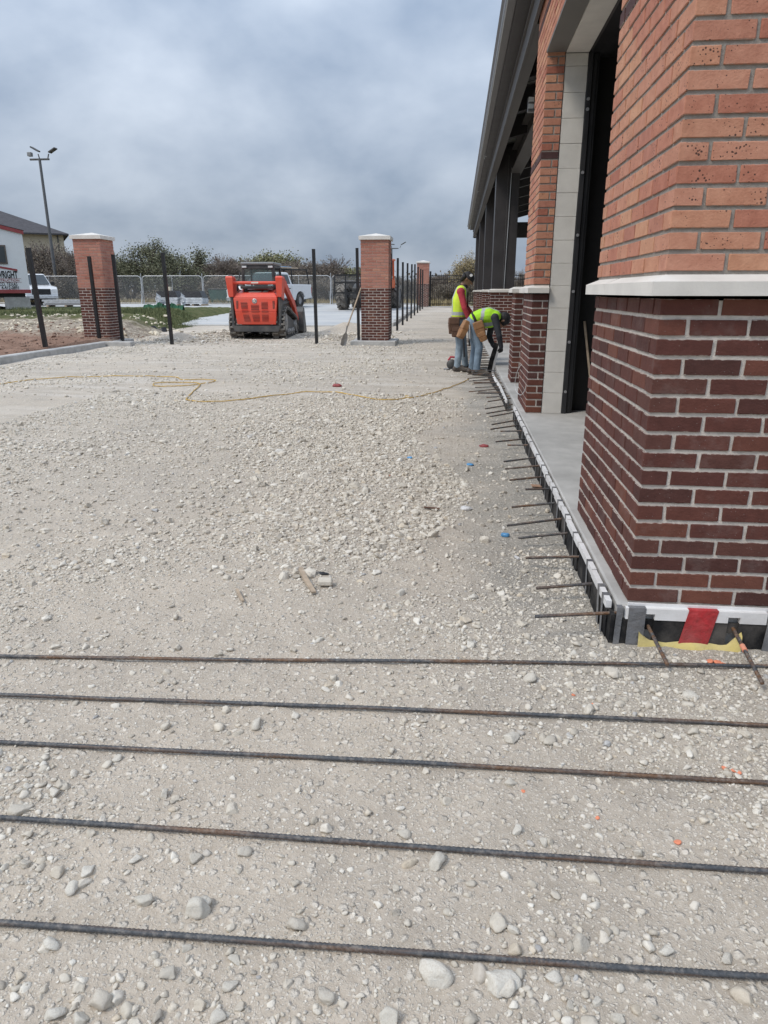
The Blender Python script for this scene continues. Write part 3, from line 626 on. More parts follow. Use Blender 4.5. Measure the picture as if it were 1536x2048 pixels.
# low pedestals and clad steel columns of the open bay
def pedestal(x0, x1, y0, y1, col):
    c = MB(); c.lohi((x0 + 0.006, y0 + 0.006, ZS), (x1, y1, 1.318)); o = c.obj('pedestal', MORT_L, bld)
    mb, _ = pier(o, x0, x1, y0, y1, ZS, 17, 'dark'); tag(mb.obj('brickwork', BRICK_D, o), kind='stuff')
    capstone(x0, x1, y0, y1, o)
    if col:
        m = MB(); m.lohi((x0 + 0.012, y0 + 0.03, 1.388), (x1 - 0.02, y1 - 0.03, 4.35), 0.004)
        co = m.obj('column', BRONZE, bld)
        m = MB(); xm = x0 + 0.265; m.lohi((xm, y0 + 0.022, 1.39), (xm + 0.006, y0 + 0.0295, 4.2)); m.obj('cladding_seam', GUTTER, co)
        m = MB(); m.cyl((xm + 0.03, y0 + 0.012, 1.39), (xm + 0.075, y0 + 0.012, 3.95), 0.008, n=8); m.obj('conduit', CHROME, co)
    return o
pedestal(0.748, 0.98, 9.55, 10.1, False)
for (x0, y0) in ((0.78, 17.2), (0.775, 22.9), (0.77, 28.8), (0.765, 34.3)): pedestal(x0, x0 + 0.55, y0, y0 + 0.55, True)
# far columns on the right side of the open bay
for y0 in (10.2, 17.2, 22.9, 28.8, 34.3):
    m = MB(); m.lohi((7.8, y0, ZS), (8.3, y0 + 0.5, 4.4), 0.004); m.obj('column', BRONZE, bld)
m = MB(); m.lohi((1.16, 11.3, ZS), (1.24, 11.38, 4.2), 0.003); m.lohi((1.08, 11.3, ZS), (1.095, 11.32, 4.2)); m.obj('door_post', BLACKM, bld)
m = MB(); m.cyl((1.13, 10.6, 2.23), (1.13, 10.72, 2.23), 0.095, n=16); m.cyl((1.03, 10.66, 2.23), (1.13, 10.66, 2.23), 0.03, n=8); m.obj('wall_lamp', BLACKM, bld)
# roof: gutter, eave strut, inner beam, rafters, ribbed deck
Y0R, Y1R, PIT = 1.9, 36.9, 0.25
rf = MB(); rf.add([(0.46, Y0R, 4.44), (0.46, Y1R, 4.44), (4.9, Y1R, 4.44 + 4.44 * PIT), (4.9, Y0R, 4.44 + 4.44 * PIT), (9.3, Y1R, 4.44), (9.3, Y0R, 4.44),
    (0.46, Y0R, 4.39), (0.46, Y1R, 4.39), (4.9, Y1R, 4.39 + 4.44 * PIT), (4.9, Y0R, 4.39 + 4.44 * PIT), (9.3, Y1R, 4.39), (9.3, Y0R, 4.39)],
    [(0, 1, 2, 3), (3, 2, 4, 5), (6, 9, 8, 7), (9, 11, 10, 8), (0, 3, 9, 6), (3, 5, 11, 9), (1, 7, 8, 2), (2, 8, 10, 4), (0, 6, 7, 1), (4, 10, 11, 5)])
roof = rf.obj('roof', DECK, bld)
rb = MB(); y = 8.3
while y < Y1R - 0.2:
    rb.add([(0.60, y, 4.372 + 0.14 * PIT), (0.60, y + 0.09, 4.372 + 0.14 * PIT), (4.9, y + 0.09, 4.372 + 4.44 * PIT), (4.9, y, 4.372 + 4.44 * PIT),
            (0.60, y + 0.02, 4.335 + 0.14 * PIT), (0.60, y + 0.07, 4.335 + 0.14 * PIT), (4.9, y + 0.07, 4.335 + 4.44 * PIT), (4.9, y + 0.02, 4.335 + 4.44 * PIT)],
           [(0, 4, 7, 3), (4, 5, 6, 7), (5, 1, 2, 6), (0, 1, 5, 4)]); y += 0.30
rb.obj('deck_ribs', DECK, roof)
gt = MB(); gt.prism([(0.395, 4.44), (0.385, 4.36), (0.415, 4.33), (0.415, 4.265), (0.435, 4.235), (0.52, 4.235), (0.52, 4.44)], 'y', Y0R, Y1R)
gt2 = gt.obj('gutter', GUTTER, roof)
m = MB(); m.lohi((0.409, Y0R, 4.343), (0.414, Y1R, 4.352)); m.lohi((0.425, Y0R, 4.228), (0.436, Y1R, 4.2345)); m.obj('gutter_bead', CHROME, gt2)
m = MB(); m.lohi((0.522, Y0R, 4.20), (0.678, Y1R, 4.225)); m.obj('soffit', BRONZE, roof)
m = MB(); m.lohi((0.68, Y0R, 3.86), (0.695, Y1R - 0.1, 4.34)); m.lohi((0.665, Y0R, 3.845), (0.715 if False else 0.70, Y1R - 0.1, 3.8595)); m.lohi((0.6965, 8.1, 3.845), (0.80, Y1R - 0.1, 3.86)); m.lohi((0.655, Y0R, 4.10), (0.679, Y1R - 0.1, 4.125)); m.obj('eave_strut', BRONZE2, roof)
m = MB(); m.lohi((1.10, 8.1, 3.84), (1.34, 36.4, 3.865)); m.lohi((1.21, 8.1, 3.8655), (1.23, 36.4, 4.30)); m.lohi((1.10, 8.1, 4.301), (1.34, 36.4, 4.326)); m.obj('inner_beam', BRONZE2, roof)
m = MB(); m.lohi((7.95, 8.1, 3.7), (8.2, 36.4, 4.35)); m.obj('rear_beam', BRONZE, roof)
yy = [9.0, 10.9, 12.8, 14.8, 17.45, 19.4, 21.3, 23.15, 26.0, 29.05, 31.8, 34.55]
for y0 in yy:
    m = MB(); m.add([(0.70, y0, 4.05), (0.70, y0 + 0.16, 4.05), (4.9, y0 + 0.16, 4.05 + 4.2 * PIT), (4.9, y0, 4.05 + 4.2 * PIT), (0.70, y0, 4.38), (0.70, y0 + 0.16, 4.38), (4.9, y0 + 0.16, 4.36 + 4.2 * PIT), (4.9, y0, 4.36 + 4.2 * PIT)],
        [(0, 1, 2, 3), (4, 7, 6, 5), (0, 4, 5, 1), (1, 5, 6, 2), (2, 6, 7, 3), (3, 7, 4, 0)]); m.obj('rafter', BRONZE, roof)
m = MB(); m.lohi((0.70, Y1R - 0.5, 3.8), (8.6, Y1R - 0.42, 4.5)); m.obj('end_fascia', BRONZE, roof)
for (u, v) in ((968, 320), (954, 395)):
    p = on_x(u, v, 0.5); m = MB(); m.lohi((0.50, p.y, 4.20), (0.56, p.y + 0.06, 4.234)); m.lohi((0.50, p.y, 4.16), (0.515, p.y + 0.06, 4.2)); m.obj('gutter_bracket', CHROME, gt2)
# twin flood light under the eave strut
fl = MB(); fl.lohi((0.86, 10.62, 3.62), (0.99, 10.70, 3.80), 0.008); fx = fl.obj('flood_light', GUTTER, bld)
for z in (3.66, 3.74):
    m = MB(); m.lohi((0.865, 10.612, z), (0.935, 10.619, z + 0.055)); m.obj('lens', LAMP_W, fx)
m = MB(); m.cyl((0.95, 10.66, 3.8), (1.0, 10.66, 4.1), 0.012, n=8); m.tube([(0.99, 10.66, 3.76), (1.06, 10.66, 3.74), (1.09, 10.66, 3.66), (1.08, 10.66, 3.58)], 0.028, n=8); m.obj('bracket', CHROME, fx)
# leaning timber inside the doorway
m = MB(); m.beam((1.42, 7.24, ZS), (1.26, 7.29, 1.05), 0.04, 0.02); tag(m.obj('timber_strip', WOOD), 'grey timber strip leaning inside the dark doorway', 'timber')
# dowels sticking out of the slab edge: pixel of root on the edge, pixel of tip
D = [(1235, 1225, 1070, 1233)]
for (a, b, c, d) in ((905, 1690, 425, 1730), (800, 1490, 345, 1500), (710, 1335, 290, 1350), (660, 1200, 205, 1255), (610, 1080, 240, 1115), (570, 975, 345, 980), (530, 880, 225, 910), (490, 797, 190, 825), (455, 735, 180, 770), (400, 645, 210, 645), (370, 595, 120, 620), (340, 540, 155, 540), (320, 490, 80, 525), (310, 450, 90, 490), (270, 405, 75, 430), (265, 370, 50, 405), (250, 335, 40, 370), (235, 290, 60, 315), (225, 272, 50, 283)):
    D.append((960 + a / 3.79, 720 + b / 3.79, 960 + c / 3.79, 720 + d / 3.79))
random.seed(5)
def dowel(a, b, parent, mat=DOWEL):
    a, b = Vector(a), Vector(b); n = max(20, int((b - a).length / 0.006)); pts = [a.lerp(b, i / n) for i in range(n + 1)]
    m = MB(); m.tube(pts, [0.0066 + (0.0012 if i % 2 else 0) for i in range(n + 1)], n=7); return m.obj('dowel', mat, parent)
ylast = 0
for (u0, v0, u1, v1) in D:
    a = on_x(u0, v0, 0.668); a.z = min(max(a.z, 0.085), 0.135); r_ = ray(u1, v1)
    zt = max(a.z - random.uniform(0.0, 0.035), 0.05); b = on_z(u1, v1, zt)
    if (b - a).length > 0.62: b = a + (b - a).normalized() * 0.62
    a2 = a + (a - b).normalized() * 0.06
    dowel(a2, b, slab); ylast = a.y
y = ylast + 0.3
while y < 20:
    z = 0.10 + random.uniform(-.015, .015); ln = random.uniform(0.36, 0.5)
    dowel((0.72, y, z), (0.67 - ln, y + random.uniform(-.12, .10), z - random.uniform(0, .05)), slab); y += random.uniform(0.2, 0.32)
for (u0, v0, u1, v1) in ((1294, 1248, 1335, 1330), (1464, 1253, 1525, 1367)):
    a = on_y(u0, v0, 2.565); b = on_z(u1, v1, 0.035); dowel(a + (a - b).normalized() * 0.04, b, slab)
    if u0 > 1400:
        m = MB(); c1, c2 = a.lerp(b, 0.36), a.lerp(b, 0.46); m.cyl(c1, c2, 0.0098, n=9); m.obj('paint_mark', ORANGE_SP, slab)
# ------------------------------------------------------------------ expansion joint along the slab edge
random.seed(21)
jn = thing('expansion_joint', 'black foam expansion joint with white cap strip taped along the slab edge', 'joint strip', (0.655, 2.56, 0))
def jl(p): return (p[0] - 0.655, p[1] - 2.56, p[2])
roots = []
for (u0, v0, u1, v1) in D:
    a = on_x(u0, v0, 0.668); roots.append(a.y)
roots = sorted(roots)
# side run: boards between dowels with a white cap strip and grey tape
yb, ye = 2.60, 7.55
edges = [yb] + [r for r in roots if yb + 0.08 < r < ye] + [ye]
XB0, XB1, ZT, ZW, ZB = 0.636, 0.652, 0.157, 0.126, -0.03
for i in range(len(edges) - 1):
    a, b = edges[i] + (0.016 if i else 0), edges[i + 1] - 0.016
    if b - a < 0.04: continue
    jx = random.uniform(-0.006, 0.0)
    m = MB(); m.lohi(jl((XB0 + jx, a, ZB)), jl((XB1 + jx, b, ZW))); bo = m.obj('foam_board', FOAM, jn)
    m = MB(); m.lohi(jl((XB0 - 0.004 + jx, edges[i] + random.uniform(0, .012), ZW + 0.0005)), jl((XB1 + 0.002 + jx, edges[i + 1] - random.uniform(.001, .012), ZT))); m.obj('cap_strip', WHITE_S, jn)
    for k in range(2 if i < 1 else 1):
        c = a + (b - a) * random.uniform(0.25, 0.75) if i else (2.66 + k * 0.085); w_ = random.uniform(0.02, 0.034); sk_ = random.uniform(0.015, 0.05)
        # tape wraps over the top and runs down the outer face, a little slanted
        xo = XB0 - 0.0062 + jx; tp = MB()
        vs = [(XB1 + 0.003, c, ZT + 0.0022), (XB1 + 0.003, c + w_, ZT + 0.0022), (xo, c + w_, ZT + 0.0022), (xo, c, ZT + 0.0022), (xo - 0.0012, c - sk_, ZB + 0.02), (xo - 0.0012, c + w_ - sk_, ZB + 0.02)]
        vs2 = [(x + (0.0016 if j >= 2 else 0), y, z - (0.0016 if j < 4 else 0)) for j, (x, y, z) in enumerate(vs)]
        tp.add([jl(p) for p in vs + vs2], [(0, 1, 2, 3), (3, 2, 5, 4), (7, 6, 9, 8), (9, 10, 11, 8) if False else (8, 9, 10, 11), (0, 3, 9, 6), (1, 7, 8, 2), (3, 4, 10, 9), (2, 8, 11, 5), (4, 5, 11, 10), (0, 6, 7, 1)])
        tp.obj('tape', TAPE, jn, fixn=False)
# front run
YF0, YF1 = 2.545, 2.561
XF = [(0.690, 0.742), (0.742, 1.083), (1.083, 1.36), (1.36, 1.70), (1.70, 2.5)]
pf = [on_y(u, 1250, 2.553).x for u in (1294, 1464)]
m = MB(); m.lohi(jl((0.636, 2.545, ZB)), jl((0.652, 2.598, ZW))); m.obj('foam_board', FOAM, jn)
cuts = [0.653, pf[0] - 0.02, pf[0] + 0.022, pf[1] - 0.02, pf[1] + 0.022, 2.5]
for i in (0, 2, 4):
    m = MB(); m.lohi(jl((cuts[i], YF0, 0.0 if i == 2 else ZB)), jl((cuts[i + 1], YF1, 0.1075))); m.obj('foam_board', FOAM, jn)
for i in (1, 3):
    m = MB(); m.lohi(jl((cuts[i], YF0 + 0.008, 0.065)), jl((cuts[i + 1], YF1, 0.1075))); m.obj('foam_board', FOAM, jn)
for (xa, xb, dz) in ((0.690, 1.215, 0.0), (1.222, 2.5, -0.004)):
    m = MB(); m.lohi(jl((xa, YF0 - 0.004, 0.1365 + dz)), jl((xb, YF1 + 0.002, ZT + 0.002 + dz)))
    cuts2 = [xa] + [c_ for q in pf if xa < q < xb for c_ in (q - 0.022, q + 0.022)] + [xb]
    for k in range(0, len(cuts2), 2): m.lohi(jl((cuts2[k], YF0 - 0.004, 0.112 + dz)), jl((cuts2[k + 1], YF1 + 0.002, 0.1364 + dz)))
    m.obj('cap_strip', WHITE_S, jn)
def wrap_tape(x0, x1, mat, sk=0.0, ztop=ZT + 0.004, zb=-0.012, name='tape', parent=jn, lab=None):
    yo = YF0 - 0.0062; tp = MB()
    tp.add([jl(p) for p in ((x0, YF1 + 0.004, ztop), (x1, YF1 + 0.004, ztop), (x1, yo, ztop), (x0, yo, ztop), (x1 - sk, yo - 0.001, zb), (x0 - sk, yo - 0.001, zb),
            (x0, YF1 + 0.004, ztop - 0.0016), (x1, YF1 + 0.004, ztop - 0.0016), (x1, yo + 0.0016, ztop - 0.0016), (x0, yo + 0.0016, ztop - 0.0016), (x1 - sk, yo + 0.0006, zb), (x0 - sk, yo + 0.0006, zb))],
           [(0, 3, 2, 1), (3, 5, 4, 2), (6, 7, 8, 9), (9, 8, 10, 11), (0, 6, 9, 3), (3, 9, 11, 5), (1, 2, 8, 7), (2, 4, 10, 8), (5, 11, 10, 4)])
    o = tp.obj(name, mat, parent, fixn=False)
    if lab: o['label'] = lab
    return o
wrap_tape(0.700, 0.765, TAPE); wrap_tape(0.655, 0.678, TAPE, 0.004)
wrap_tape(0.925, 1.035, TAPE_R, 0.03, lab='wide red tape band over the black board'); wrap_tape(1.222, 1.34, TAPE, 0.01)
m = MB(); m.lohi(jl((0.70, 2.563, ZT - 0.02)), jl((1.6, 2.571, ZT + 0.013))); m.obj('inner_strip', WHITE_S, jn)
# yellow foam squeezed out under the front board
yf = MB(); prof = []
xx = np.linspace(0.745, 1.13, 26)
for i, x in enumerate(xx):
    d = 0.010 + 0.014 * abs(math.sin(i * 0.31 + .4)) + 0.003 * random.random(); zt_ = 0.004 + 0.012 * abs(math.cos(i * 0.23)) + 0.04 * max(0, 1 - i / 2.5) + 0.05 * max(0, 1 - (25 - i) / 3)
    prof.append(((x, 2.5445 - d, -0.01), (x, 2.5445 - d * 0.7, zt_), (x, 2.5435, zt_ + 0.012)))
yf.add([p for r_ in prof for p in r_], [(i * 3 + k, (i + 1) * 3 + k, (i + 1) * 3 + k + 1, i * 3 + k + 1) for i in range(25) for k in range(2)], True)
tag(yf.obj('foam_strip', YFOAM), 'yellow foam strip squeezed out beneath the red taped board', 'foam')
# loose length of joint held up by the worker: black board with white edge
def swept(path, side, wd, th, x0=0.0):
    m = MB(); vs = []
    n = len(path)
    for i, p in enumerate(path):
        t = (path[min(i + 1, n - 1)] - path[max(i - 1, 0)]).normalized(); s_ = (side[i] - t * side[i].dot(t)).normalized(); nn = t.cross(s_)
        for a, b in ((x0, -1), (x0, 1), (x0 + wd, 1), (x0 + wd, -1)): vs.append(p + s_ * a + nn * (b * th / 2))
    fs = [(i * 4 + k, i * 4 + (k + 1) % 4, (i + 1) * 4 + (k + 1) % 4, (i + 1) * 4 + k) for i in range(n - 1) for k in range(4)] + [(3, 2, 1, 0), tuple((n - 1) * 4 + k for k in range(4))]
    return m.add(vs, fs)
ctl = [(on_z(1013, 800, 0.14), 0), (on_z(1007, 786, 0.13), 0), (on_z(1000, 770, 0.12), 0.1), (on_z(992, 757, 0.12), 0.3), (on_y(987, 745, 11.95), 0.8), (on_y(992, 722, 11.90), 1), (on_y(999, 700, 11.86), 1), (on_y(1002, 688, 11.86), 1)]
path = []; side = []
for i in range(len(ctl) - 1):
    for k in range(4):
        f = k / 4; p0, p1 = ctl[i], ctl[i + 1]; path.append(p0[0].lerp(p1[0], f)); s_ = p0[1] * (1 - f) + p1[1] * f
        side.append(Vector((0, 0, -1)).lerp(Vector((-1, 0.0, 0.0)), s_))
path.append(ctl[-1][0]); side.append(Vector((-1, 0, 0)))
jb = thing('joint_board', 'loose black joint board with white edge bent up in the bending worker\'s hands', 'joint board', tuple(ctl[0][0] * 1.0))
off = -ctl[0][0]
pl = [p + off for p in path]
swept(pl, side, 0.075, 0.013, 0.036).obj('board', FOAM, jb); swept(pl, side, 0.036, 0.02, 0.0).obj('cap_strip', WHITE_S, jb)

# ------------------------------------------------------------------ long bars lying across the foreground
names = ['rebar lying farthest back, just in front of the brick corner', 'second rebar from the back, lying on the stony ground', 'middle one of the five bars lying across the gravel', 'second rebar from the viewer, with long rusty patch', 'nearest rebar, lying closest to the viewer across the gravel']
for i, (xa, ya, xb, yb_) in enumerate(REB):
    m = MB(); n = 620; L0, L1 = -0.45, 1.45
    pts = []; rr = []
    for k in range(n + 1):
        f = L0 + (L1 - L0) * k / n; x = xa + (xb - xa) * f; y = ya + (yb_ - ya) * f + 0.004 * math.sin(x * 1.7 + i)
        pts.append(Vector((x, y, 0.0))); rr.append(0.0062 + (0.0013 if k % 2 else 0.0))
    zg = gh(np.array([p.x for p in pts]), np.array([p.y for p in pts])); ker = np.ones(121) / 121
    zs_ = np.convolve(np.pad(zg, 60, 'edge'), ker, 'valid')
    for p, z in zip(pts, zs_): p.z = z + 0.0125
    base = pts[0].copy(); m.tube([p - base for p in pts], rr, n=8)
    o = m.obj('rebar', REBAR); o.location = base; tag(o, 'dark steel ' + names[i], 'rebar', 'rebars laid across the foreground')
# ------------------------------------------------------------------ brick fence pillars
def pillar(loc, label, indiv, s=0.703, nl=19, nu=17, kind='pillar'):
    root = thing('brick_pillar', label, 'pillar', loc, 0, 'brick fence pillars'); h = s / 2
    m = MB(); m.lohi((-h + .005, -h + .005, 0), (h - .005, h - .005, nl * CRS)); m.obj('mortar_base', MORT_L, root)
    m = MB(); m.lohi((-h + .005, -h + .005, nl * CRS), (h - .005, h - .005, (nl + nu) * CRS)); m.obj('mortar_shaft', MORT_P, root)
    jd, ju = MB(), MB()
    for i in range(nl + nu):
        z = i * CRS + JT / 2 + BH / 2; kd = 'dark' if i < nl else kind; ev = i % 2
        for sd in range(4):
            a = -h if ev == 0 else -h + BW + JT; b = h - BW - JT if ev == 0 else h
            p = a; k = 0
            while p < b - 0.02:
                ln = min(BL if not (ev and k == 0) else BL, b - p); c = p + ln / 2; q = h - BW / 2
                ps = {0: (c, -q, z), 1: (q, c, z), 2: (-c, q, z), 3: (-q, -c, z)}[sd]; al = 'x' if sd in (0, 2) else 'y'
                put_brick(kd, ps, ln, al, root, indiv and sd in (0, 1), jd if i < nl else ju); p += ln + JT; k += 1
    for b_, mt in ((jd, BRICK_D), (ju, BRICK_PL)):
        if b_.f: tag(b_.obj('brickwork', mt, root), kind='stuff')
    zt = (nl + nu) * CRS; o_ = h + 0.045
    m = MB(); m.lohi((-o_, -o_, zt), (o_, o_, zt + 0.085)); z1 = zt + 0.085
    m.add([(-o_, -o_, z1), (o_, -o_, z1), (o_, o_, z1), (-o_, o_, z1), (0, 0, z1 + 0.085)], [(0, 1, 4), (1, 2, 4), (2, 3, 4), (3, 0, 4)]); m.obj('capstone', CAP, root)
    return root
c2 = on_z(722.9, 681, 0.12)
pillar((c2.x + 0.352, c2.y + 0.352, 0.12), 'brick pillar with white pyramid cap on a wide concrete footing, right of the loader', True)
m = MB(); m.lohi((c2.x - 0.27, c2.y - 0.19, -0.12), (c2.x + 0.90, c2.y + 0.95, 0.12), 0.015); tag(m.obj('footing', CONC_K), 'low grey concrete footing under the pillar right of the loader', 'footing')
c1 = on_z(222, 681, 0.13)
pillar((c1.x - 0.352, c1.y + 0.352, 0.13), 'brick pillar behind two black posts on the left kerb', True)
m = MB(); m.lohi((c1.x - 0.95, c1.y - 0.08, -0.1), (c1.x + 0.2, c1.y + 0.9, 0.128), 0.01); tag(m.obj('footing', CONC_K), 'pale concrete footing beneath the left brick pillar', 'footing')
pillar((-2.05, 43.4, 0.47), 'distant brick pillar at the end of the post row, beside the picket gate', False)
m = MB(); m.lohi((-2.6, 42.9, 0.2), (-1.5, 43.9, 0.468), 0.01); tag(m.obj('footing', CONC_K), 'far concrete footing under the distant pillar by the gate', 'footing')
# ------------------------------------------------------------------ black fence posts
def post(base, top, label, wd=0.07, cap=True):
    root = thing('fence_post', label, 'post', tuple(base), 0, 'black steel fence posts'); d = Vector(top) - Vector(base)
    m = MB(); m.beam((0, 0, -0.05), tuple(d), wd, wd, 0.004); m.obj('tube', BLACKP, root)
    m = MB(); dn = d.normalized(); m.beam(tuple(d + dn * 0.001), tuple(d + dn * 0.012), wd + 0.006, wd + 0.006, 0.003); m.obj('post_cap', BLACKP, root)
def post_px(b, t, z, label, wd=0.07):
    B = on_z(b[0], b[1], z); T = on_y(t[0], t[1], B.y); post(B, T, label, wd)
post_px((92, 698), (56, 497), 0.12, 'leaning black post at far left, in front of the white trailer', 0.085)
post_px((199.6, 682), (178, 514), 0.13, 'shorter black post in front of the left pillar\'s left face', 0.075)
post_px((245, 680), (226, 510), 0.13, 'black post at the right corner of the left pillar', 0.075)
post_px((344.5, 690), (325, 506), 0.0, 'black post standing alone in gravel right of the left pillar', 0.078)
post_px((633.6, 689), (627, 499), 0.0, 'black post standing alone just right of the track loader', 0.078)
post_px((717.5, 680), (714, 497), 0.12, 'black post against the left side of the near right pillar', 0.07)
ordn = ['first', 'second', 'third', 'fourth', 'fifth', 'sixth', 'seventh', 'eighth', 'ninth', 'tenth']
px_ = [781.3, 794.7, 805.7, 814.5, 822.6, 829.4, 835.4, 840.3, 844.9, 848.8]; tp_ = [508, 517, 525, 527, 529, 529, 534, 538, 540, 545]
for i in range(10):
    y = 21.5 + i * 2.43; p = on_y(px_[i], 600, y); T = on_y(px_[i] - 0.6, tp_[i], y); post((p.x, y, gz(p.x, y)), (p.x + 0.01 * math.sin(i * 2.1), y, T.z), ordn[i] + ' black post in the row running back from the near right pillar', 0.07)
# ------------------------------------------------------------------ shovel leaning on the pillar
sh = thing('shovel', 'long-handled shovel leaning against the pillar right of the loader', 'shovel', tuple(on_z(686, 692, 0.0)))
b0 = on_z(686, 692, 0.0); tpv = on_y(722, 576, c2.y - 0.03) - b0; hd = (on_y(694, 655, c2.y - 0.35) - b0)
m = MB(); m.tube([hd, hd.lerp(tpv, 0.5) + Vector((0.004, 0, 0)), tpv], 0.019, n=8); m.obj('handle', WOOD, sh)
m = MB(); m.cyl(hd * 0.72, hd * 1.1, 0.02, 0.02, n=8); m.obj('socket', STEEL, sh)
bl = MB(); W_ = [(0.0, 0.02), (0.05, 0.055), (0.16, 0.075), (0.30, 0.075), (0.34, 0.04)]; vs = []
ax = hd.normalized(); sx_ = Vector((1, 0.25, 0)).normalized()
for (d, w2) in W_:
    for k in (-1, -0.5, 0, 0.5, 1): vs.append(ax * (0.34 - d) + sx_ * (w2 * k) + Vector((0, -1, 0)) * (0.035 * (1 - k * k)) * -1)
vs2 = [v + Vector((0, 0.004, 0)) for v in vs]
nf = [(i * 5 + k, i * 5 + k + 1, (i + 1) * 5 + k + 1, (i + 1) * 5 + k) for i in range(4) for k in range(4)]
bl.add(vs, nf, True); bl.add(vs2, [tuple(reversed(f)) for f in nf], True); bl.obj('blade', STEEL, sh, fixn=False)
# ------------------------------------------------------------------ yellow extension cord and small litter
def zz(x, y): return (700 + y / 1.7067)
raw = [(-60, 118), (0, 112), (140, 97), (260, 92), (400, 88), (520, 89), (600, 92), (625, 100), (690, 98), (738, 103), (700, 112), (620, 120), (535, 121), (530, 112), (600, 108), (680, 112), (665, 135), (640, 160), (640, 170), (700, 177), (790, 173), (870, 165), (970, 153), (1060, 145), (1150, 147), (1250, 165), (1340, 172), (1395, 160), (1385, 155), (1400, 163), (1480, 143), (1520, 130), (1570, 112), (1600, 98)]
cp = [on_z(x / 1.7067, 700 + y / 1.7067, 0.012) for x, y in raw]
def smooth_path(P, n=6):
    out = []
    for i in range(len(P) - 1):
        p0, p1, p2, p3 = P[max(i - 1, 0)], P[i], P[i + 1], P[min(i + 2, len(P) - 1)]
        for k in range(n):
            t_ = k / n; out.append(0.5 * ((2 * p1) + (p2 - p0) * t_ + (2 * p0 - 5 * p1 + 4 * p2 - p3) * t_ ** 2 + (-p0 + 3 * p1 - 3 * p2 + p3) * t_ ** 3))
    return out + [P[-1]]
sp_ = smooth_path(cp)
for p in sp_: p.z = gz(p.x, p.y) + 0.012
m = MB(); m.tube(sp_, 0.0068, n=6); tag(m.obj('extension_cord', CORD_Y), 'yellow extension cord snaking across the gravel yard', 'cord')
def strip_obj(name, pts, wd, th, mat, label, cat):
    m = MB(); pts = [Vector(p) for p in pts]; m.add([], [])
    side = [Vector((0, 0, 1)).cross((pts[min(i + 1, len(pts) - 1)] - pts[max(i - 1, 0)])).normalized() for i in range(len(pts))]
    m = MB(); n = len(pts); vs = []
    for i, p in enumerate(pts):
        for a, b in ((-1, 0), (1, 0), (1, 1), (-1, 1)): vs.append(p + side[i] * (a * wd / 2) + Vector((0, 0, b * th)))
    m.add(vs, [(i * 4 + k, i * 4 + (k + 1) % 4, (i + 1) * 4 + (k + 1) % 4, (i + 1) * 4 + k) for i in range(n - 1) for k in range(4)] + [(3, 2, 1, 0), tuple((n - 1) * 4 + k for k in range(4))])
    return tag(m.obj(name, mat), label, cat)
def gp(u, v, dz=0.0):
    p = on_z(u, v, 0.01); p.z = gz(p.x, p.y) + dz; return p
strip_obj('wood_stick', [gp(601, 1147, .012), gp(611, 1168, .02), gp(628, 1193, .012)], 0.022, 0.008, WOOD, 'thin brown wood splinter beside the square pale stone', 'stick')
strip_obj('wood_chip', [gp(474, 1185, .012), gp(486, 1208, .012)], 0.012, 0.006, WOOD, 'small tan wood splinter on gravel, left of the square stone', 'stick')
strip_obj('cardboard_scrap', [gp(1063, 972, .012), gp(1092, 972, .012)], 0.06, 0.004, CARD, 'brown cardboard scrap between the dowel bars', 'scrap')
strip_obj('cigarette_butt', [gp(1030, 1112, .006), gp(1038, 1117, .006)], 0.011, 0.009, WHITEPL, 'tiny white stub near the blue bottle piece', 'stub')
strip_obj('slat_scrap', [gp(848, 1018, .012), gp(879, 1020, .012)], 0.016, 0.006, LEATHER_D, 'thin dark stick flat on the gravel mid-yard', 'stick')
def crumple(name, u, v, r, mat, label, cat, seed, flat=0.5):
    p = gp(u, v); m = MB(); m.ell((0, 0, r[2] * flat), (r[0], r[1], r[2]), 12, 8); random.seed(seed)
    m.v = [tuple(Vector(q) * (1 + 0.28 * noise.noise(Vector(q) * 55 + Vector((seed, 0, 0))))) for q in m.v]; m.sm = [False] * len(m.sm)
    o = m.obj(name, mat); o.location = p; return tag(o, label, cat)
crumple('bottle_piece', 1010, 1071, (0.026, 0.016, 0.014), BLUEPL, 'crushed blue and white bottle piece beside the dowel bars', 'bottle', 2, 0.8)
crumple('red_rag', 968, 893, (0.045, 0.03, 0.016), REDPL, 'crumpled dark red scrap on grey fines near the dowels', 'scrap', 4)
crumple('blue_wrapper', 940, 929, (0.035, 0.022, 0.010), BLUEPL, 'blue plastic wrapper on gravel left of the dowels', 'wrapper', 6)
crumple('blue_scrap', 819, 917, (0.025, 0.018, 0.010), BLUEPL, 'small blue scrap in the middle of the loose stone', 'scrap', 8)
crumple('clear_wrapper', 932, 1016, (0.04, 0.026, 0.016), WHITEPL, 'crumpled pale clear wrapper on the stones', 'wrapper', 9)
crumple('black_rag', 640, 1153, (0.045, 0.012, 0.008), BLKPL, 'black plastic shred just behind the square pale stone', 'plastic', 12)
crumple('brown_scrap', 674, 773, (0.07, 0.05, 0.03), REDPL, 'small reddish brown scrap beside the yellow cord', 'scrap', 13)
# thin white wire loop hanging on the second pilaster
wp = [on_x(u, v, 0.70) for u, v in ((1042, 730), (1034, 745), (1030, 768), (1033, 783), (1042, 790), (1050, 780), (1052, 772))]
m = MB(); m.tube(smooth_path(wp), 0.004, n=5); tag(m.obj('wire_loop', WHITEPL), 'thin white wire loop hanging in front of the second pilaster', 'wire')
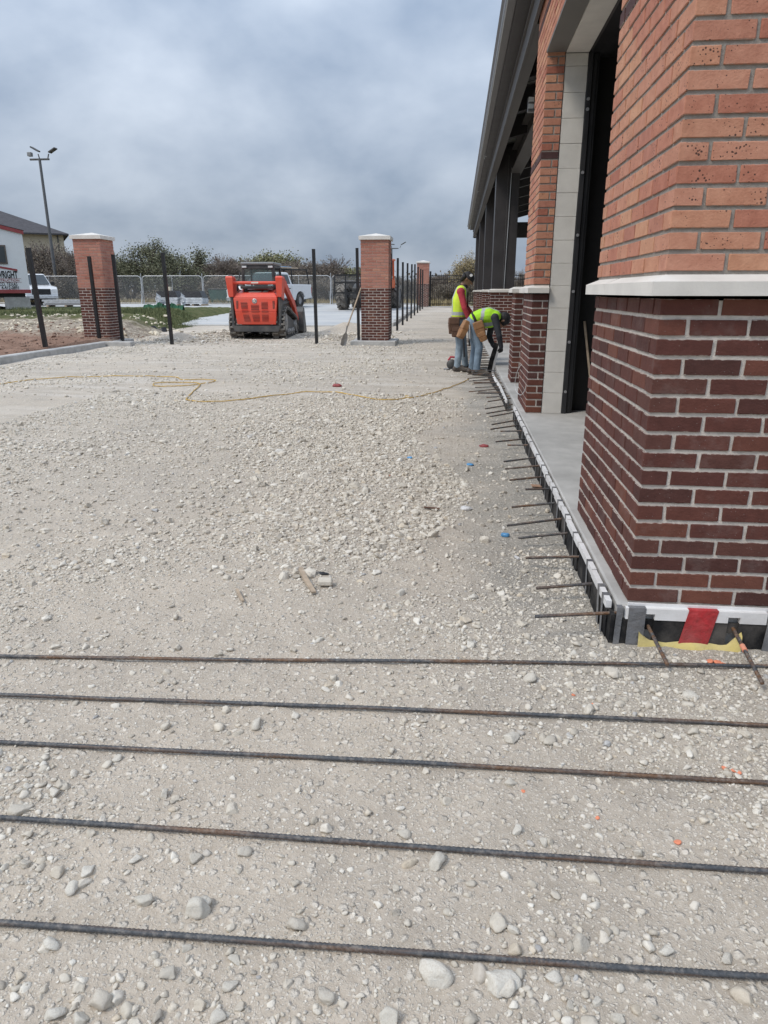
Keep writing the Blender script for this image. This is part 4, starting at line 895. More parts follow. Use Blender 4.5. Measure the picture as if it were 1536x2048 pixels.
# ------------------------------------------------------------------ people
def capsule_mesh(m, a, r0, b, r1, n=12):
    a, b = Vector(a), Vector(b); d = b - a; ln = d.length; q = d.to_track_quat('Z', 'Y').to_matrix(); prof = []
    for k in range(5): t = -math.pi / 2 + k * math.pi / 8; prof.append((r0 * math.cos(t), r0 * math.sin(t)))
    for k in range(5): t = k * math.pi / 8; prof.append((r1 * math.cos(t), ln + r1 * math.sin(t)))
    vs = []
    for (r, h) in prof:
        for i in range(n): an = 2 * math.pi * i / n; vs.append(a + q @ Vector((max(r, 1e-4) * math.cos(an), max(r, 1e-4) * math.sin(an), h)))
    k = len(prof); fs = [(j * n + i, j * n + (i + 1) % n, (j + 1) * n + (i + 1) % n, (j + 1) * n + i) for j in range(k - 1) for i in range(n)]
    fs += [tuple(reversed(range(n))), tuple(range((k - 1) * n, k * n))]; m.add(vs, fs)
def remeshed(name, caps, ells, voxel, smooth_it, mats, pick):
    """one continuous skin over tapered limbs; pick(face centre) -> material slot"""
    m = MB()
    for (a, r0, b, r1, *_ ) in caps: capsule_mesh(m, a, r0, b, r1)
    for (c, r) in ells: m.ell(c, r)
    me = m.mesh(name + '_src', []); o = bpy.data.objects.new('tmp', me); COL.objects.link(o)
    bm = bmesh.new(); bm.from_mesh(me); bmesh.ops.recalc_face_normals(bm, faces=bm.faces[:]); bm.to_mesh(me); bm.free()
    md = o.modifiers.new('r', 'REMESH'); md.mode = 'VOXEL'; md.voxel_size = voxel
    ms = o.modifiers.new('s', 'SMOOTH'); ms.iterations = smooth_it; ms.factor = 0.5
    dg = bpy.context.evaluated_depsgraph_get(); me2 = bpy.data.meshes.new_from_object(o.evaluated_get(dg)); me2.name = name
    bpy.data.objects.remove(o); bpy.data.meshes.remove(me)
    me2.materials.clear()
    for mt in mats: me2.materials.append(mt)
    idx = [pick(p.center) for p in me2.polygons]; me2.polygons.foreach_set('material_index', idx); me2.polygons.foreach_set('use_smooth', [True] * len(idx)); me2.update()
    return me2
def seg_d(p, a, b, r0, r1):
    a, b = Vector(a), Vector(b); d = b - a; t_ = max(0, min(1, (p - a).dot(d) / max(d.length_squared, 1e-9))); return (p - (a + d * t_)).length - (r0 + (r1 - r0) * t_)
def hand(base, dirv, palm_n, grip=0.6, sc_=1.0):
    """palm and five separate curled fingers; returns capsules"""
    base, dv, pn = Vector(base), Vector(dirv).normalized(), Vector(palm_n).normalized(); sd = dv.cross(pn).normalized(); out = []
    pc = base + dv * 0.05 * sc_
    for k in (-1, 0, 1): out.append((base + sd * 0.012 * k, 0.017, base + dv * 0.085 * sc_ + sd * 0.024 * k, 0.0145))
    for k, ln in ((-1.5, 0.062), (-0.5, 0.075), (0.5, 0.072), (1.5, 0.056)):
        a = base + dv * 0.088 * sc_ + sd * 0.0175 * k; b = a + (dv * math.cos(grip) + pn * math.sin(grip)) * ln * 0.5; c = b + (dv * math.cos(grip * 2.1) + pn * math.sin(grip * 2.1)) * ln * 0.5
        out += [(a, 0.0098, b, 0.009), (b, 0.009, c, 0.008)]
    a = base + dv * 0.025 + sd * -0.03; b = a + (dv * 0.7 - sd * 0.6 + pn * 0.35).normalized() * 0.04; c = b + (dv * 0.8 + pn * 0.5).normalized() * 0.032
    out += [(a, 0.0125, b, 0.011), (b, 0.011, c, 0.009)]; return out
def make_person(root, J, mats, tilt, vest_mats, vest_caps, vest_pick, headdir):
    """J: joint dict. mats: trousers, sleeve, skin, boot, glove, shirt"""
    caps = []
    def c(a, r0, b, r1, t_): caps.append((J[a] if isinstance(a, str) else a, r0, J[b] if isinstance(b, str) else b, r1, t_))
    for s in 'RL':
        c('hip' + s, 0.095, 'knee' + s, 0.066, 0); c('knee' + s, 0.066, 'ank' + s, 0.058, 0)
        A_ = Vector(J['ank' + s]); T_ = Vector(J['toe' + s]); H_ = A_ + (A_ - T_).normalized() * 0.045; H_.z = 0.045
        c(A_, 0.055, H_, 0.042, 3); c(H_, 0.042, T_, 0.038, 3); c(A_ + Vector((0, 0, -0.02)), 0.05, T_ * 0.6 + A_ * 0.4 * 1.0 + Vector((0, 0, -0.02)), 0.044, 3)
        c('sh' + s, 0.062, 'elb' + s, 0.05, 1); c('elb' + s, 0.05, 'wr' + s, 0.036, 1)
        c('uch', 0.09, 'sh' + s, 0.066, 5)
        for h in hand(J['wr' + s], Vector(J['hd' + s]) - Vector(J['wr' + s]), J.get('pn' + s, (1, 0, 0)), J.get('gr' + s, 0.5)): caps.append((*h, 4))
    pe, wa, cs, uc = (Vector(J[k]) for k in ('pel', 'waist', 'chest', 'uch'))
    yv = Vector((0, 1, 0))
    for k in (-1, 1):
        c(pe + yv * 0.055 * k, 0.105, wa + yv * 0.045 * k, 0.098, 0); c(wa + yv * 0.05 * k, 0.1, cs + yv * 0.065 * k, 0.11, 5); c(cs + yv * 0.065 * k, 0.11, uc + yv * 0.06 * k, 0.095, 5)
    c('uch', 0.07, 'neck', 0.052, 5); c('neck', 0.052, 'head', 0.055, 2)
    hd = Vector(J['head']); f = Vector(headdir).normalized(); up = (hd - Vector(J['neck'])).normalized(); up = (up - f * up.dot(f)).normalized()
    rt = f.cross(up)
    c(hd + up * 0.025 - f * 0.02, 0.088, hd + up * 0.02 + f * 0.025, 0.078, 2); c(hd - up * 0.03 + f * 0.03, 0.062, hd - up * 0.085 + f * 0.058, 0.034, 2)
    c(hd + up * 0.015 + f * 0.095, 0.011, hd - up * 0.022 + f * 0.115, 0.015, 2)
    c(hd - up * 0.055 + f * 0.085, 0.014, hd - up * 0.05 + f * 0.09, 0.012, 2)
    for k in (-1, 1):
        c(hd + rt * 0.083 * k + up * 0.012, 0.018, hd + rt * 0.082 * k - up * 0.02, 0.014, 2); c(hd + up * 0.032 + f * 0.083 + rt * 0.03 * k, 0.016, hd + up * 0.03 + f * 0.083 + rt * 0.045 * k, 0.012, 2)
    def pick(p):
        best = min(caps, key=lambda q: seg_d(p, q[0], q[2], q[1], q[3])); return best[4]
    me_ = remeshed('body', caps, [], 0.0095, 3, mats, pick); body = link('body', me_, root)
    vm_ = remeshed('vest', vest_caps, [], 0.014, 3, vest_mats, vest_pick); link('vest', vm_, root)
    # eyes
    for k in (-1, 1):
        m = MB(); m.ell(tuple(hd + up * 0.016 + f * 0.088 + rt * 0.032 * k), (0.009, 0.009, 0.009), 8, 6); m.obj('eye', HAIR, root)
    return hd, f, up, rt
def frame_caps(m, hd, f, up, rt, pts_r, mat=None): pass
def pouch(root_belt, c, d, rz, ry, mat, seed):
    m = MB(); w2, dp, h = d; M_ = Matrix.Rotation(rz, 4, 'Z') @ Matrix.Rotation(ry, 4, 'Y')
    a = [M_ @ Vector((x * w2 * 0.42, y * dp * 0.36, -h / 2)) for x, y in ((-1, -1), (1, -1), (1, 1), (-1, 1))]; b = [M_ @ Vector((x * w2 * 0.5, y * dp * 0.5, 0.0)) for x, y in ((-1, -1), (1, -1), (1, 1), (-1, 1))]; t_ = [M_ @ Vector((x * w2 * 0.46, y * dp * 0.42, h / 2)) for x, y in ((-1, -1), (1, -1), (1, 1), (-1, 1))]
    cc = Vector(c); m.loft([v + cc for v in a], [v + cc for v in b]); m.loft([v + cc for v in b], [v + cc for v in t_])
    o = m.obj('pouch', mat, root_belt)
    bv = o.modifiers.new('bevel', 'BEVEL'); bv.width = 0.012; bv.segments = 2
    m = MB(); q = [M_ @ Vector(p) + cc for p in ((-w2 * .36, -dp * .56, -h * .42), (w2 * .36, -dp * .56, -h * .42), (w2 * .4, -dp * .62, 0), (-w2 * .4, -dp * .62, 0), (-w2 * .36, -dp * .40, -h * .42), (w2 * .36, -dp * .40, -h * .42), (w2 * .4, -dp * .40, 0), (-w2 * .4, -dp * .40, 0))]
    m.add(q, [(0, 1, 2, 3), (4, 7, 6, 5), (0, 3, 7, 4), (1, 5, 6, 2), (3, 2, 6, 7), (0, 4, 5, 1)]); m.obj('pocket', mat, o)
    return o
# --- standing worker
w1 = on_z(921, 742, 0.0); w1.z = gz(w1.x, w1.y) - 0.005
W1 = thing('person', 'standing worker in yellow safety vest, red sleeves and black cap looking down', 'person', tuple(w1), 0, 'workers at the slab edge')
J1 = dict(hipR=(-.06, -.09, .86), kneeR=(-.03, -.11, .47), ankR=(-.06, -.12, .10), toeR=(.12, -.14, .038), hipL=(-.04, .09, .86), kneeL=(.03, .10, .47), ankL=(.08, .11, .10), toeL=(.26, .13, .038),
          pel=(-.05, 0, .90), waist=(-.06, 0, 1.03), chest=(-.06, 0, 1.20), uch=(-.035, 0, 1.33), neck=(.005, 0, 1.43), head=(.06, 0, 1.525),
          shR=(-.04, -.185, 1.33), elbR=(.03, -.235, 1.07), wrR=(.13, -.20, .855), hdR=(.19, -.17, .79), shL=(-.03, .185, 1.33), elbL=(.06, .23, 1.08), wrL=(.20, .14, .92), hdL=(.27, .10, .87), pnR=(0.6, 0.6, -.4), pnL=(0.3, -.8, -.3))
vc = []
for k in (-1, 1):
    vc += [((-.06, .05 * k, .93), .125, (-.06, .06 * k, 1.2), .128), ((-.06, .06 * k, 1.2), .128, (-.035, .07 * k, 1.33), .105), ((-.04, .06 * k, 1.34), .095, (-.035, .145 * k, 1.345), .066)]
def v1pick(p):
    if p.z < 0.87: return 1 if False else 0
    if 0.945 < p.z < 1.0: return 1
    if p.x < 0.2 and 0.075 < abs(p.y) < 0.12 and p.z > 1.0 and abs(p.x + 0.05) > 0.05: return 1
    return 0
hd, f, up, rt = make_person(W1, J1, [JEANS2, REDSH, SKIN, BOOT, SKIN, REDSH], 0, [HIVIS_Y, SILVER], vc, v1pick, (0.80, -0.12, -0.52))
def cap_hat(root, hd, f, up, rt, bill, white):
    m = MB(); Mx = Matrix((rt, f, up)).transposed()
    vs = []; nu, nv = 16, 6
    for j in range(nv + 1):
        th = (math.pi * 0.56) * j / nv
        for i in range(nu):
            ph = 2 * math.pi * i / nu; v = Vector((0.098 * math.sin(th) * math.cos(ph), 0.112 * math.sin(th) * math.sin(ph), 0.098 * math.cos(th))); vs.append(hd + up * 0.032 + Mx @ v)
    m.add(vs, [(j * nu + i, (j + 1) * nu + i, (j + 1) * nu + (i + 1) % nu, j * nu + (i + 1) % nu) for j in range(nv) for i in range(nu)], True)
    o = m.obj('cap', HATM, root)
    m = MB(); bv = bill.normalized(); s_ = up.cross(bv).normalized(); b0 = hd + up * 0.045 + bv * 0.085
    top = [b0 + s_ * a + bv * (0.075 * (1 - (a / 0.085) ** 2)) - up * 0.012 * (a / 0.085) ** 2 for a in np.linspace(-0.085, 0.085, 9)]; inn = [b0 + s_ * a - bv * 0.02 for a in np.linspace(-0.085, 0.085, 9)]
    vs = top + inn + [v - up * 0.006 for v in top] + [v - up * 0.006 for v in inn]
    m.add(vs, [(i, i + 1, 10 + i, 9 + i) for i in range(8)] + [(18 + i + 1, 18 + i, 27 + i, 28 + i) for i in range(8)] + [(i, 18 + i, 19 + i, i + 1) for i in range(8)]); m.obj('bill', HATM, o)
    if white:
        m = MB(); c0 = hd + up * 0.085 + rt * 0.075 + f * 0.03; n_ = (up * 0.5 + rt).normalized(); a_ = n_.cross(f).normalized()
        m.cyl(c0, c0 + n_ * 0.012, 0.026, n=12); m.obj('badge', WHITEPL, o)
    return o
cap_hat(W1, hd, f, up, rt, -f + up * 0.25, True)
m = MB()
for k in range(9):
    a_ = -0.9 + k * 0.225; capsule_mesh(m, hd - f * 0.05 + rt * 0.07 * math.sin(a_ * 1.6) + up * 0.01, 0.045, hd - f * 0.065 + rt * 0.06 * math.sin(a_ * 1.6) - up * 0.045, 0.03)
m.obj('hair', HAIR, W1)
# hood and collar
m = MB()
for a_ in np.linspace(0, 2 * math.pi, 14)[:-1]: capsule_mesh(m, Vector(J1['neck']) + Vector((0.065 * math.cos(a_) - 0.01, 0.07 * math.sin(a_), -0.02)), 0.026, Vector(J1['neck']) + Vector((0.062 * math.cos(a_ + .5) - 0.01, 0.066 * math.sin(a_ + .5), -0.01)), 0.026)
m.obj('collar', HATM, W1)
m = MB(); m.tube([(.075, -.09, 1.33), (.085, -.10, 1.15), (.085, -.095, .93)], 0.011, n=6); m.tube([(-.12, -.13, 1.2), (-.175, -.06, 1.05)], 0.008, n=6); m.obj('strap', HATM, W1)
belt = MB(); bp = [(-.05 + 0.135 * math.cos(a_), 0.185 * math.sin(a_), .905) for a_ in np.linspace(0, 2 * math.pi, 21)]; belt.tube(bp, 0.02, n=6, cap=False); B1 = belt.obj('tool_belt', LEATHER_D, W1)
pouch(B1, (-.14, -.19, .80), (.19, .11, .22), 0.15, 0.0, LEATHER_D, 1); pouch(B1, (-.10, -.215, .68), (.15, .09, .18), 0.1, 0.05, LEATHER_D, 2); pouch(B1, (-.17, .06, .76), (.12, .2, .26), 0.0, 0.0, LEATHER_D, 3)
m = MB(); m.cyl((.02, -.22, .74), (.055, -.21, .26), 0.012, 0.014, n=8); m.lohi((-.03, -.235, .72), (.09, -.205, .76), 0.006); m.obj('hammer', HATM, B1)
m = MB(); m.cyl((.12, -.17, .74), (.135, -.16, .44), 0.013, 0.013, n=8); m.obj('tool_handle', HATM, B1)
# --- bending worker
w2 = on_z(952, 749, 0.0); w2.z = gz(w2.x, w2.y) - 0.005
W2 = thing('person', 'worker in lime vest and jeans bending over to hold the joint board', 'person', tuple(w2), 0, 'workers at the slab edge')
J2 = dict(hipR=(-.09, -.09, .83), kneeR=(.03, -.11, .46), ankR=(.0, -.12, .10), toeR=(.18, -.13, .038), hipL=(-.10, .09, .83), kneeL=(-.03, .12, .45), ankL=(-.07, .14, .10), toeL=(.10, .17, .038),
          pel=(-.09, 0, .86), waist=(.02, 0, .935), chest=(.16, 0, .965), uch=(.26, 0, .955), neck=(.345, 0, .935), head=(.405, 0, .885),
          shR=(.26, -.18, .935), elbR=(.34, -.22, .65), wrR=(.385, -.165, .47), hdR=(.39, -.12, .40), shL=(.25, .18, .92), elbL=(.20, .20, .62), wrL=(.27, .07, .47), hdL=(.33, .0, .43), pnR=(-.3, .9, 0), pnL=(.5, -.8, -.2), grR=0.9, grL=0.9)
vc2 = []
for k in (-1, 1):
    vc2 += [((-.04, .055 * k, .905), .118, (.06, .055 * k, .95), .12), ((.06, .055 * k, .95), .12, (.17, .062 * k, .965), .128), ((.17, .062 * k, .965), .128, (.265, .07 * k, .955), .105), ((.26, .06 * k, .955), .095, (.265, .145 * k, .945), .068)]
vc2.append(((.10, 0, .87), .115, (.2, 0, .86), .10))
def v2pick(p):
    if 0.03 < p.x - 0.15 * (p.z - .95) < 0.085: return 1
    if 0.07 < abs(p.y) < 0.115 and p.x > 0.085 and (p.z > 1.0 or p.z < 0.9): return 1
    return 0
hd, f, up, rt = make_person(W2, J2, [JEANS, BLACKSH, SKIN, BOOT, GLOVE, BLACKSH], 0, [HIVIS, SILVER], vc2, v2pick, (0.30, 0.05, -0.95))
m = MB(); capsule_mesh(m, hd + up * 0.03 - f * 0.03, 0.097, hd + up * 0.02 + f * 0.01, 0.09); capsule_mesh(m, Vector(J2['neck']) + Vector((-.01, 0, .03)), 0.062, hd - f * 0.05, 0.075); m.obj('hood', HATM, W2)
m = MB(); m.tube([Vector((-.055, 0, .895)) + Vector((0.40, 0, -.85)).normalized() * 0.125 * math.cos(a_) * 0.9 + Vector((0, 0.18 * math.sin(a_), 0)) for a_ in np.linspace(0, 2 * math.pi, 21)], 0.022, n=6, cap=False); B2 = m.obj('tool_belt', HATM, W2)
pouch(B2, (.02, -.215, .76), (.17, .10, .24), 0.1, -0.35, LEATHER, 1); pouch(B2, (.07, -.235, .64), (.13, .09, .16), 0.1, -0.45, LEATHER, 2); pouch(B2, (-.235, -.10, .74), (.11, .20, .30), 0.25, 0.45, LEATHER, 3)
m = MB(); m.cyl((-.14, -.19, .82), (-.125, -.2, .60), 0.013, n=8); m.obj('tool_handle', CHROME, B2)
# --- circular saw on the ground
sw0 = gp(903, 739); sw = thing('circular_saw', 'red and black circular saw on the gravel by the standing worker\'s boots', 'power saw', tuple(sw0))
m = MB(); m.lathe([(0.0, -.02), (0.085, -.02), (0.09, 0.0), (0.085, 0.02), (0.0, 0.02)], (0, 0, 0.095), 'y', 18); m.obj('blade_guard', GREY_P, sw)
m = MB(); m.cyl((0, 0.02, 0.10), (0.0, 0.13, 0.10), 0.048, 0.042, n=12); m.obj('motor', ORANGE_D, sw)
m = MB(); m.tube([(-.06, 0.02, .16), (-.02, 0.03, .22), (.06, 0.03, .215), (.10, 0.03, .14)], 0.019, n=8); m.obj('handle', REDSH, sw)
m = MB(); m.lohi((-.14, -.06, 0.012), (.14, .07, 0.018)); m.obj('base_plate', STEEL, sw)
pc = [gp(u, v, 0.012) for u, v in ((912, 738), (925, 731), (934, 737), (945, 741), (952, 738))]
m = MB(); m.tube([p - sw0 for p in smooth_path(pc)], 0.009, n=6); m.obj('power_cable', CORD_B, sw)
# ------------------------------------------------------------------ text helper
def text_obj(body, size, mat, parent, loc, rot, name='lettering', align='LEFT', sx=1.0, ext=0.004):
    cu = bpy.data.curves.new(name, 'FONT'); cu.body = body; cu.size = size; cu.extrude = ext; cu.align_x = align; cu.offset = size * 0.028 if size > 0.3 else size * 0.008
    o = bpy.data.objects.new('t', cu); COL.objects.link(o); dg = bpy.context.evaluated_depsgraph_get(); me_ = bpy.data.meshes.new_from_object(o.evaluated_get(dg)); bpy.data.objects.remove(o)
    me_.materials.clear(); me_.materials.append(mat); t_ = bpy.data.objects.new(name, me_); COL.objects.link(t_); t_.parent = parent; t_.location = loc; t_.rotation_euler = rot; t_.scale = (sx, 1, 1); return t_
# ------------------------------------------------------------------ compact track loader seen from behind (local: +y forward)
lp = on_z(516, 678, 0.03)
LD = thing('track_loader', 'orange compact track loader seen from behind with grey cab and black bucket', 'loader', (lp.x, lp.y, gz(lp.x, lp.y + 0.5)), R(3))
def track(sx):
    root = MB(); prof = []
    yc = [(0.30, 0.30, 0.29), (2.02, 0.26, 0.25), (0.75, 0.60, 0.24)]
    # belt outline (y,z): low run, front idler, rear drive high
    out = [(0.22, 0.0), (1.95, 0.0), (2.22, 0.12), (2.30, 0.30), (2.20, 0.47), (1.98, 0.55), (0.72, 0.83), (0.42, 0.85), (0.10, 0.72), (-0.02, 0.50), (-0.02, 0.22), (0.08, 0.06)]
    inn = [(0.28, 0.055), (1.92, 0.055), (2.14, 0.16), (2.22, 0.30), (2.13, 0.43), (1.95, 0.50), (0.70, 0.775), (0.44, 0.79), (0.16, 0.68), (0.05, 0.48), (0.05, 0.25), (0.14, 0.11)]
    x0, x1 = sx - 0.19, sx + 0.19; n = len(out)
    for a, b in ((x0, x1),):
        vs = [(a, y, z) for y, z in out] + [(b, y, z) for y, z in out] + [(a, y, z) for y, z in inn] + [(b, y, z) for y, z in inn]
        fs = []
        for i in range(n):
            j = (i + 1) % n; fs += [(i, j, n + j, n + i), (2 * n + i, 3 * n + i, 3 * n + j, 2 * n + j), (i, 2 * n + i, 2 * n + j, j), (n + i, n + j, 3 * n + j, 3 * n + i)]
        root.add(vs, fs)
    tr = root.obj('track', RUBBER, LD)
    # lugs
    per = []; 
    for i in range(n):
        a, b = Vector((0, *out[i])), Vector((0, *out[(i + 1) % n])); ln = (b - a).length; k = max(1, round(ln / 0.155))
        for q in range(k):
            p = a.lerp(b, (q + 0.5) / k); d = (b - a).normalized(); per.append((p, d))
    for ii, (p, d) in enumerate(per):
        nrm = Vector((0, d.z, -d.y)); M_ = Matrix((Vector((1, 0, 0)), d, nrm)).transposed().to_4x4()
        m = MB()
        for s_ in (-1, 1):
            m.box(Vector((sx + s_ * 0.105, p.y, p.z)) + nrm * 0.016 + d * (0.03 * s_), (0.165, 0.05, 0.045), M=M_, ch=0.006); m.box(Vector((sx + s_ * 0.175, p.y, p.z)) + nrm * 0.016, (0.04, 0.11, 0.045), M=M_, ch=0.006)
        m.obj('lug', RUBBER_D, tr)
    m = MB(); m.prism([(0.28, 0.12), (1.9, 0.12), (2.05, 0.3), (1.9, 0.42), (0.8, 0.64), (0.45, 0.66), (0.25, 0.4)], 'x', sx - 0.12, sx + 0.12); fr = m.obj('track_frame', GREY_P, LD)
    for (y, z, r) in ((0.32, 0.45, 0.26), (2.0, 0.29, 0.2), (0.65, 0.15, 0.1), (0.95, 0.15, 0.1), (1.25, 0.15, 0.1), (1.55, 0.15, 0.1)):
        m = MB(); s_ = 1 if sx > 0 else -1; m.cyl((sx + s_ * 0.10, y, z), (sx + s_ * 0.175, y, z), r, r * 0.92, n=16); m.cyl((sx + s_ * 0.17, y, z), (sx + s_ * 0.19, y, z), r * 0.35, r * 0.3, n=10); m.obj('roller', STEEL, fr)
track(-0.61); track(0.61)
m = MB(); m.lohi((-0.42, 0.05, 0.28), (0.42, 2.1, 0.62), 0.02); m.lohi((-0.66, 0.35, 0.62), (0.66, 1.9, 1.10), 0.03); m.obj('chassis', GREY_P, LD)
m = MB(); m.prism([(-0.70, 0.36), (0.70, 0.36), (0.62, 0.20), (-0.62, 0.20)], 'y', -0.12, 0.25); m.obj('rear_bumper', GREY_P, LD)
for s_ in (-1, 1):
    m = MB(); m.lohi((s_ * 0.635, -0.06, 0.3), (s_ * 0.715, 0.35, 1.18), 0.015); m.obj('rear_corner_post', GREY_P, LD)
# tailgate with six louvred openings
sec = lambda z, y, w_: [(-w_, y, z), (w_, y, z), (w_, y + 0.3, z), (-w_, y + 0.3, z)]
m = MB(); m.loft(sec(0.385, -0.06, 0.555), sec(0.75, -0.115, 0.59), True); m.loft(sec(0.7505, -0.115, 0.59), sec(1.12, -0.09, 0.625), True); m.loft(sec(1.1205, -0.09, 0.625), [(-0.54, 0.02, 1.25), (0.54, 0.02, 1.25), (0.54, 0.3, 1.25), (-0.54, 0.3, 1.25)], True)
tg = m.obj('tailgate', ORANGE, LD); bv = tg.modifiers.new('bevel', 'BEVEL'); bv.width = 0.018; bv.segments = 2; bv.limit_method = 'ANGLE'; bv.angle_limit = R(40)
def louvre(x0, x1, z0, z1, xb0, xb1):
    yf_ = lambda z: (-0.06 - 0.055 * (z - 0.385) / 0.365) if z < 0.75 else (-0.115 + 0.025 * (z - 0.75) / 0.37)
    m = MB(); m.add([(xb0, yf_(z0) - 0.003, z0), (xb1, yf_(z0) - 0.003, z0), (x1, yf_(z1) - 0.003, z1), (x0, yf_(z1) - 0.003, z1), (xb0, yf_(z0) + 0.02, z0), (xb1, yf_(z0) + 0.02, z0), (x1, yf_(z1) + 0.02, z1), (x0, yf_(z1) + 0.02, z1)], [(0, 1, 2, 3), (0, 4, 5, 1), (1, 5, 6, 2), (2, 6, 7, 3), (3, 7, 4, 0)]); g_ = m.obj('grille', ORANGE_D, tg)
    n = int((z1 - z0) / 0.034)
    m = MB()
    for i in range(n):
        f_ = (i + 0.5) / n; z = z0 + (z1 - z0) * f_; a = xb0 + (x0 - xb0) * f_; b = xb1 + (x1 - xb1) * f_; m.box(((a + b) / 2, yf_(z) - 0.008, z), (b - a, 0.012, 0.009))
    m.obj('slats', ORANGE, tg)
louvre(-0.42, -0.23, 0.73, 1.0, -0.39, -0.21); louvre(-0.13, 0.10, 0.73, 0.93, -0.12, 0.10); louvre(0.17, 0.35, 0.73, 1.01, 0.17, 0.36)
louvre(-0.37, -0.20, 0.48, 0.665, -0.34, -0.16); louvre(-0.11, 0.10, 0.475, 0.665, -0.08, 0.10); louvre(0.17, 0.36, 0.485, 0.665, 0.17, 0.35)
for s_ in (-1, 1):
    m = MB(); m.lohi((s_ * 0.49, -0.116, 0.82), (s_ * 0.545, -0.09, 1.04), 0.006); m.obj('tail_slot', ORANGE_D, tg)
m = MB(); m.lathe([(0.0, -.012), (0.052, -.012), (0.068, -.008), (0.072, 0.02)], (-0.02, -0.098, 1.03), 'y', 20); em = m.obj('emblem', CHROME, tg)
m = MB(); m.cyl((-0.02, -0.1105, 1.03), (-0.02, -0.1135, 1.03), 0.053, n=20); m.obj('emblem_disc', GREY_L, em)
m = MB(); m.beam((-0.04, -0.118, 0.995), (-0.04, -0.118, 1.065), 0.006, 0.02); m.beam((-0.03, -0.118, 1.03), (0.01, -0.118, 1.065), 0.006, 0.018); m.beam((-0.03, -0.118, 1.03), (0.015, -0.118, 0.995), 0.006, 0.02); m.obj('emblem_mark', DECAL, em)
# engine cover, decals, crossbar, lift arm towers
m = MB(); m.prism([(0.05, 1.251), (0.55, 1.36), (0.55, 1.2), (0.05, 1.2)], 'x', -0.5, 0.5); ec = m.obj('engine_cover', ORANGE, LD)
m = MB(); m.add([(-0.22, 0.115, 1.2725), (0.13, 0.115, 1.2725), (0.13, 0.31, 1.3155), (-0.22, 0.31, 1.3155), (-0.22, 0.115, 1.262), (0.13, 0.115, 1.262)], [(0, 1, 2, 3), (0, 4, 5, 1)]); m.obj('decal', DECAL, ec)
m = MB(); m.add([(0.17, 0.10, 1.2692), (0.32, 0.10, 1.2692), (0.32, 0.38, 1.331), (0.17, 0.38, 1.331)], [(0, 1, 2, 3)]); m.obj('decal', DECAL, ec)
m = MB(); m.cyl((-0.32, 0.2, 1.27), (-0.32, 0.2, 1.40), 0.055, 0.05, n=12); m.obj('exhaust', BLACKP, ec)
m = MB(); m.cyl((-0.66, 0.0, 1.52), (0.66, 0.0, 1.52), 0.042, n=14); cbx = m.obj('crossbar', ORANGE, LD)
m = MB(); m.lohi((-0.1, -0.048, 1.505), (0.1, -0.0425, 1.545)); m.obj('decal', DECAL, cbx)
m = MB(); m.lohi((-0.45, 0.1, 1.36), (0.45, 0.5, 1.44), 0.01); m.obj('rear_shelf', GREY_P, LD)
for s_ in (-1, 1):
    m = MB(); x0, x1 = s_ * 0.60, s_ * 0.80; xa, xb = min(x0, x1), max(x0, x1)
    A_ = [(xa + (0.05 if s_ < 0 else 0.02), -0.10, 1.15), (xb - (0.02 if s_ < 0 else 0.05), -0.10, 1.15), (xb - (0.02 if s_ < 0 else 0.05), 0.28, 1.05), (xa + (0.05 if s_ < 0 else 0.02), 0.28, 1.05)]
    B_ = [(xa, -0.14, 1.66), (xb, -0.14, 1.66), (xb, 0.26, 1.62), (xa, 0.26, 1.62)]; m.loft(A_, B_); m.loft(B_, [(xa + 0.02, -0.11, 1.70), (xb - 0.02, -0.11, 1.70), (xb - 0.02, 0.2, 1.69), (xa + 0.02, 0.2, 1.69)])
    m.obj('lift_tower', ORANGE, LD)
    m = MB(); x_ = s_ * 0.74; m.beam((x_, 0.15, 1.60), (x_, 1.75, 0.92), 0.11, 0.20, 0.01); m.beam((x_, 1.72, 0.98), (x_, 2.35, 0.42), 0.11, 0.2, 0.01); ar = m.obj('lift_arm', ORANGE, LD)
    m = MB(); m.cyl((s_ * 0.66, 0.35, 0.95), (s_ * 0.68, 1.5, 1.02), 0.045, n=10); m.obj('lift_cylinder', GREY_P, LD)
    m = MB(); m.lohi((s_ * 0.60, -0.10, 1.71), (s_ * 0.72, -0.02, 1.74)); m.obj('tower_pin', GREY_P, LD)
# cab
m = MB()
for s_ in (-1, 1):
    m.beam((s_ * 0.455, 0.52, 1.25), (s_ * 0.43, 0.45, 2.0), 0.075, 0.08, 0.01); m.beam((s_ * 0.455, 1.6, 1.1), (s_ * 0.43, 1.45, 2.0), 0.06, 0.06, 0.01); m.beam((s_ * 0.42, 0.43, 1.975), (s_ * 0.42, 1.5, 1.975), 0.06, 0.06, 0.01)
m.beam((-0.42, 0.44, 1.955), (0.42, 0.44, 1.955), 0.06, 0.1, 0.01)
cabf = m.obj('cab_frame', GREY_P, LD)
m = MB(); m.lohi((-0.475, 0.36, 2.012), (0.475, 1.6, 2.085), 0.02); m.obj('cab_roof', GREY_L, LD)
m = MB(); m.add([(-0.41, 0.505, 1.40), (0.41, 0.505, 1.40), (0.395, 0.46, 1.91), (-0.395, 0.46, 1.91)], [(0, 1, 2, 3)]); m.obj('rear_window', GLASS_C, cabf)
m = MB(); m.add([(-0.41, 1.57, 1.20), (0.41, 1.57, 1.20), (0.395, 1.46, 1.93), (-0.395, 1.46, 1.93)], [(0, 1, 2, 3)]); m.obj('front_window', GLASS_C, cabf)
m = MB(); m.lohi((-0.2, 0.7, 1.1), (0.2, 0.85, 1.55), 0.05); m.obj('seat', BLACKM, LD)
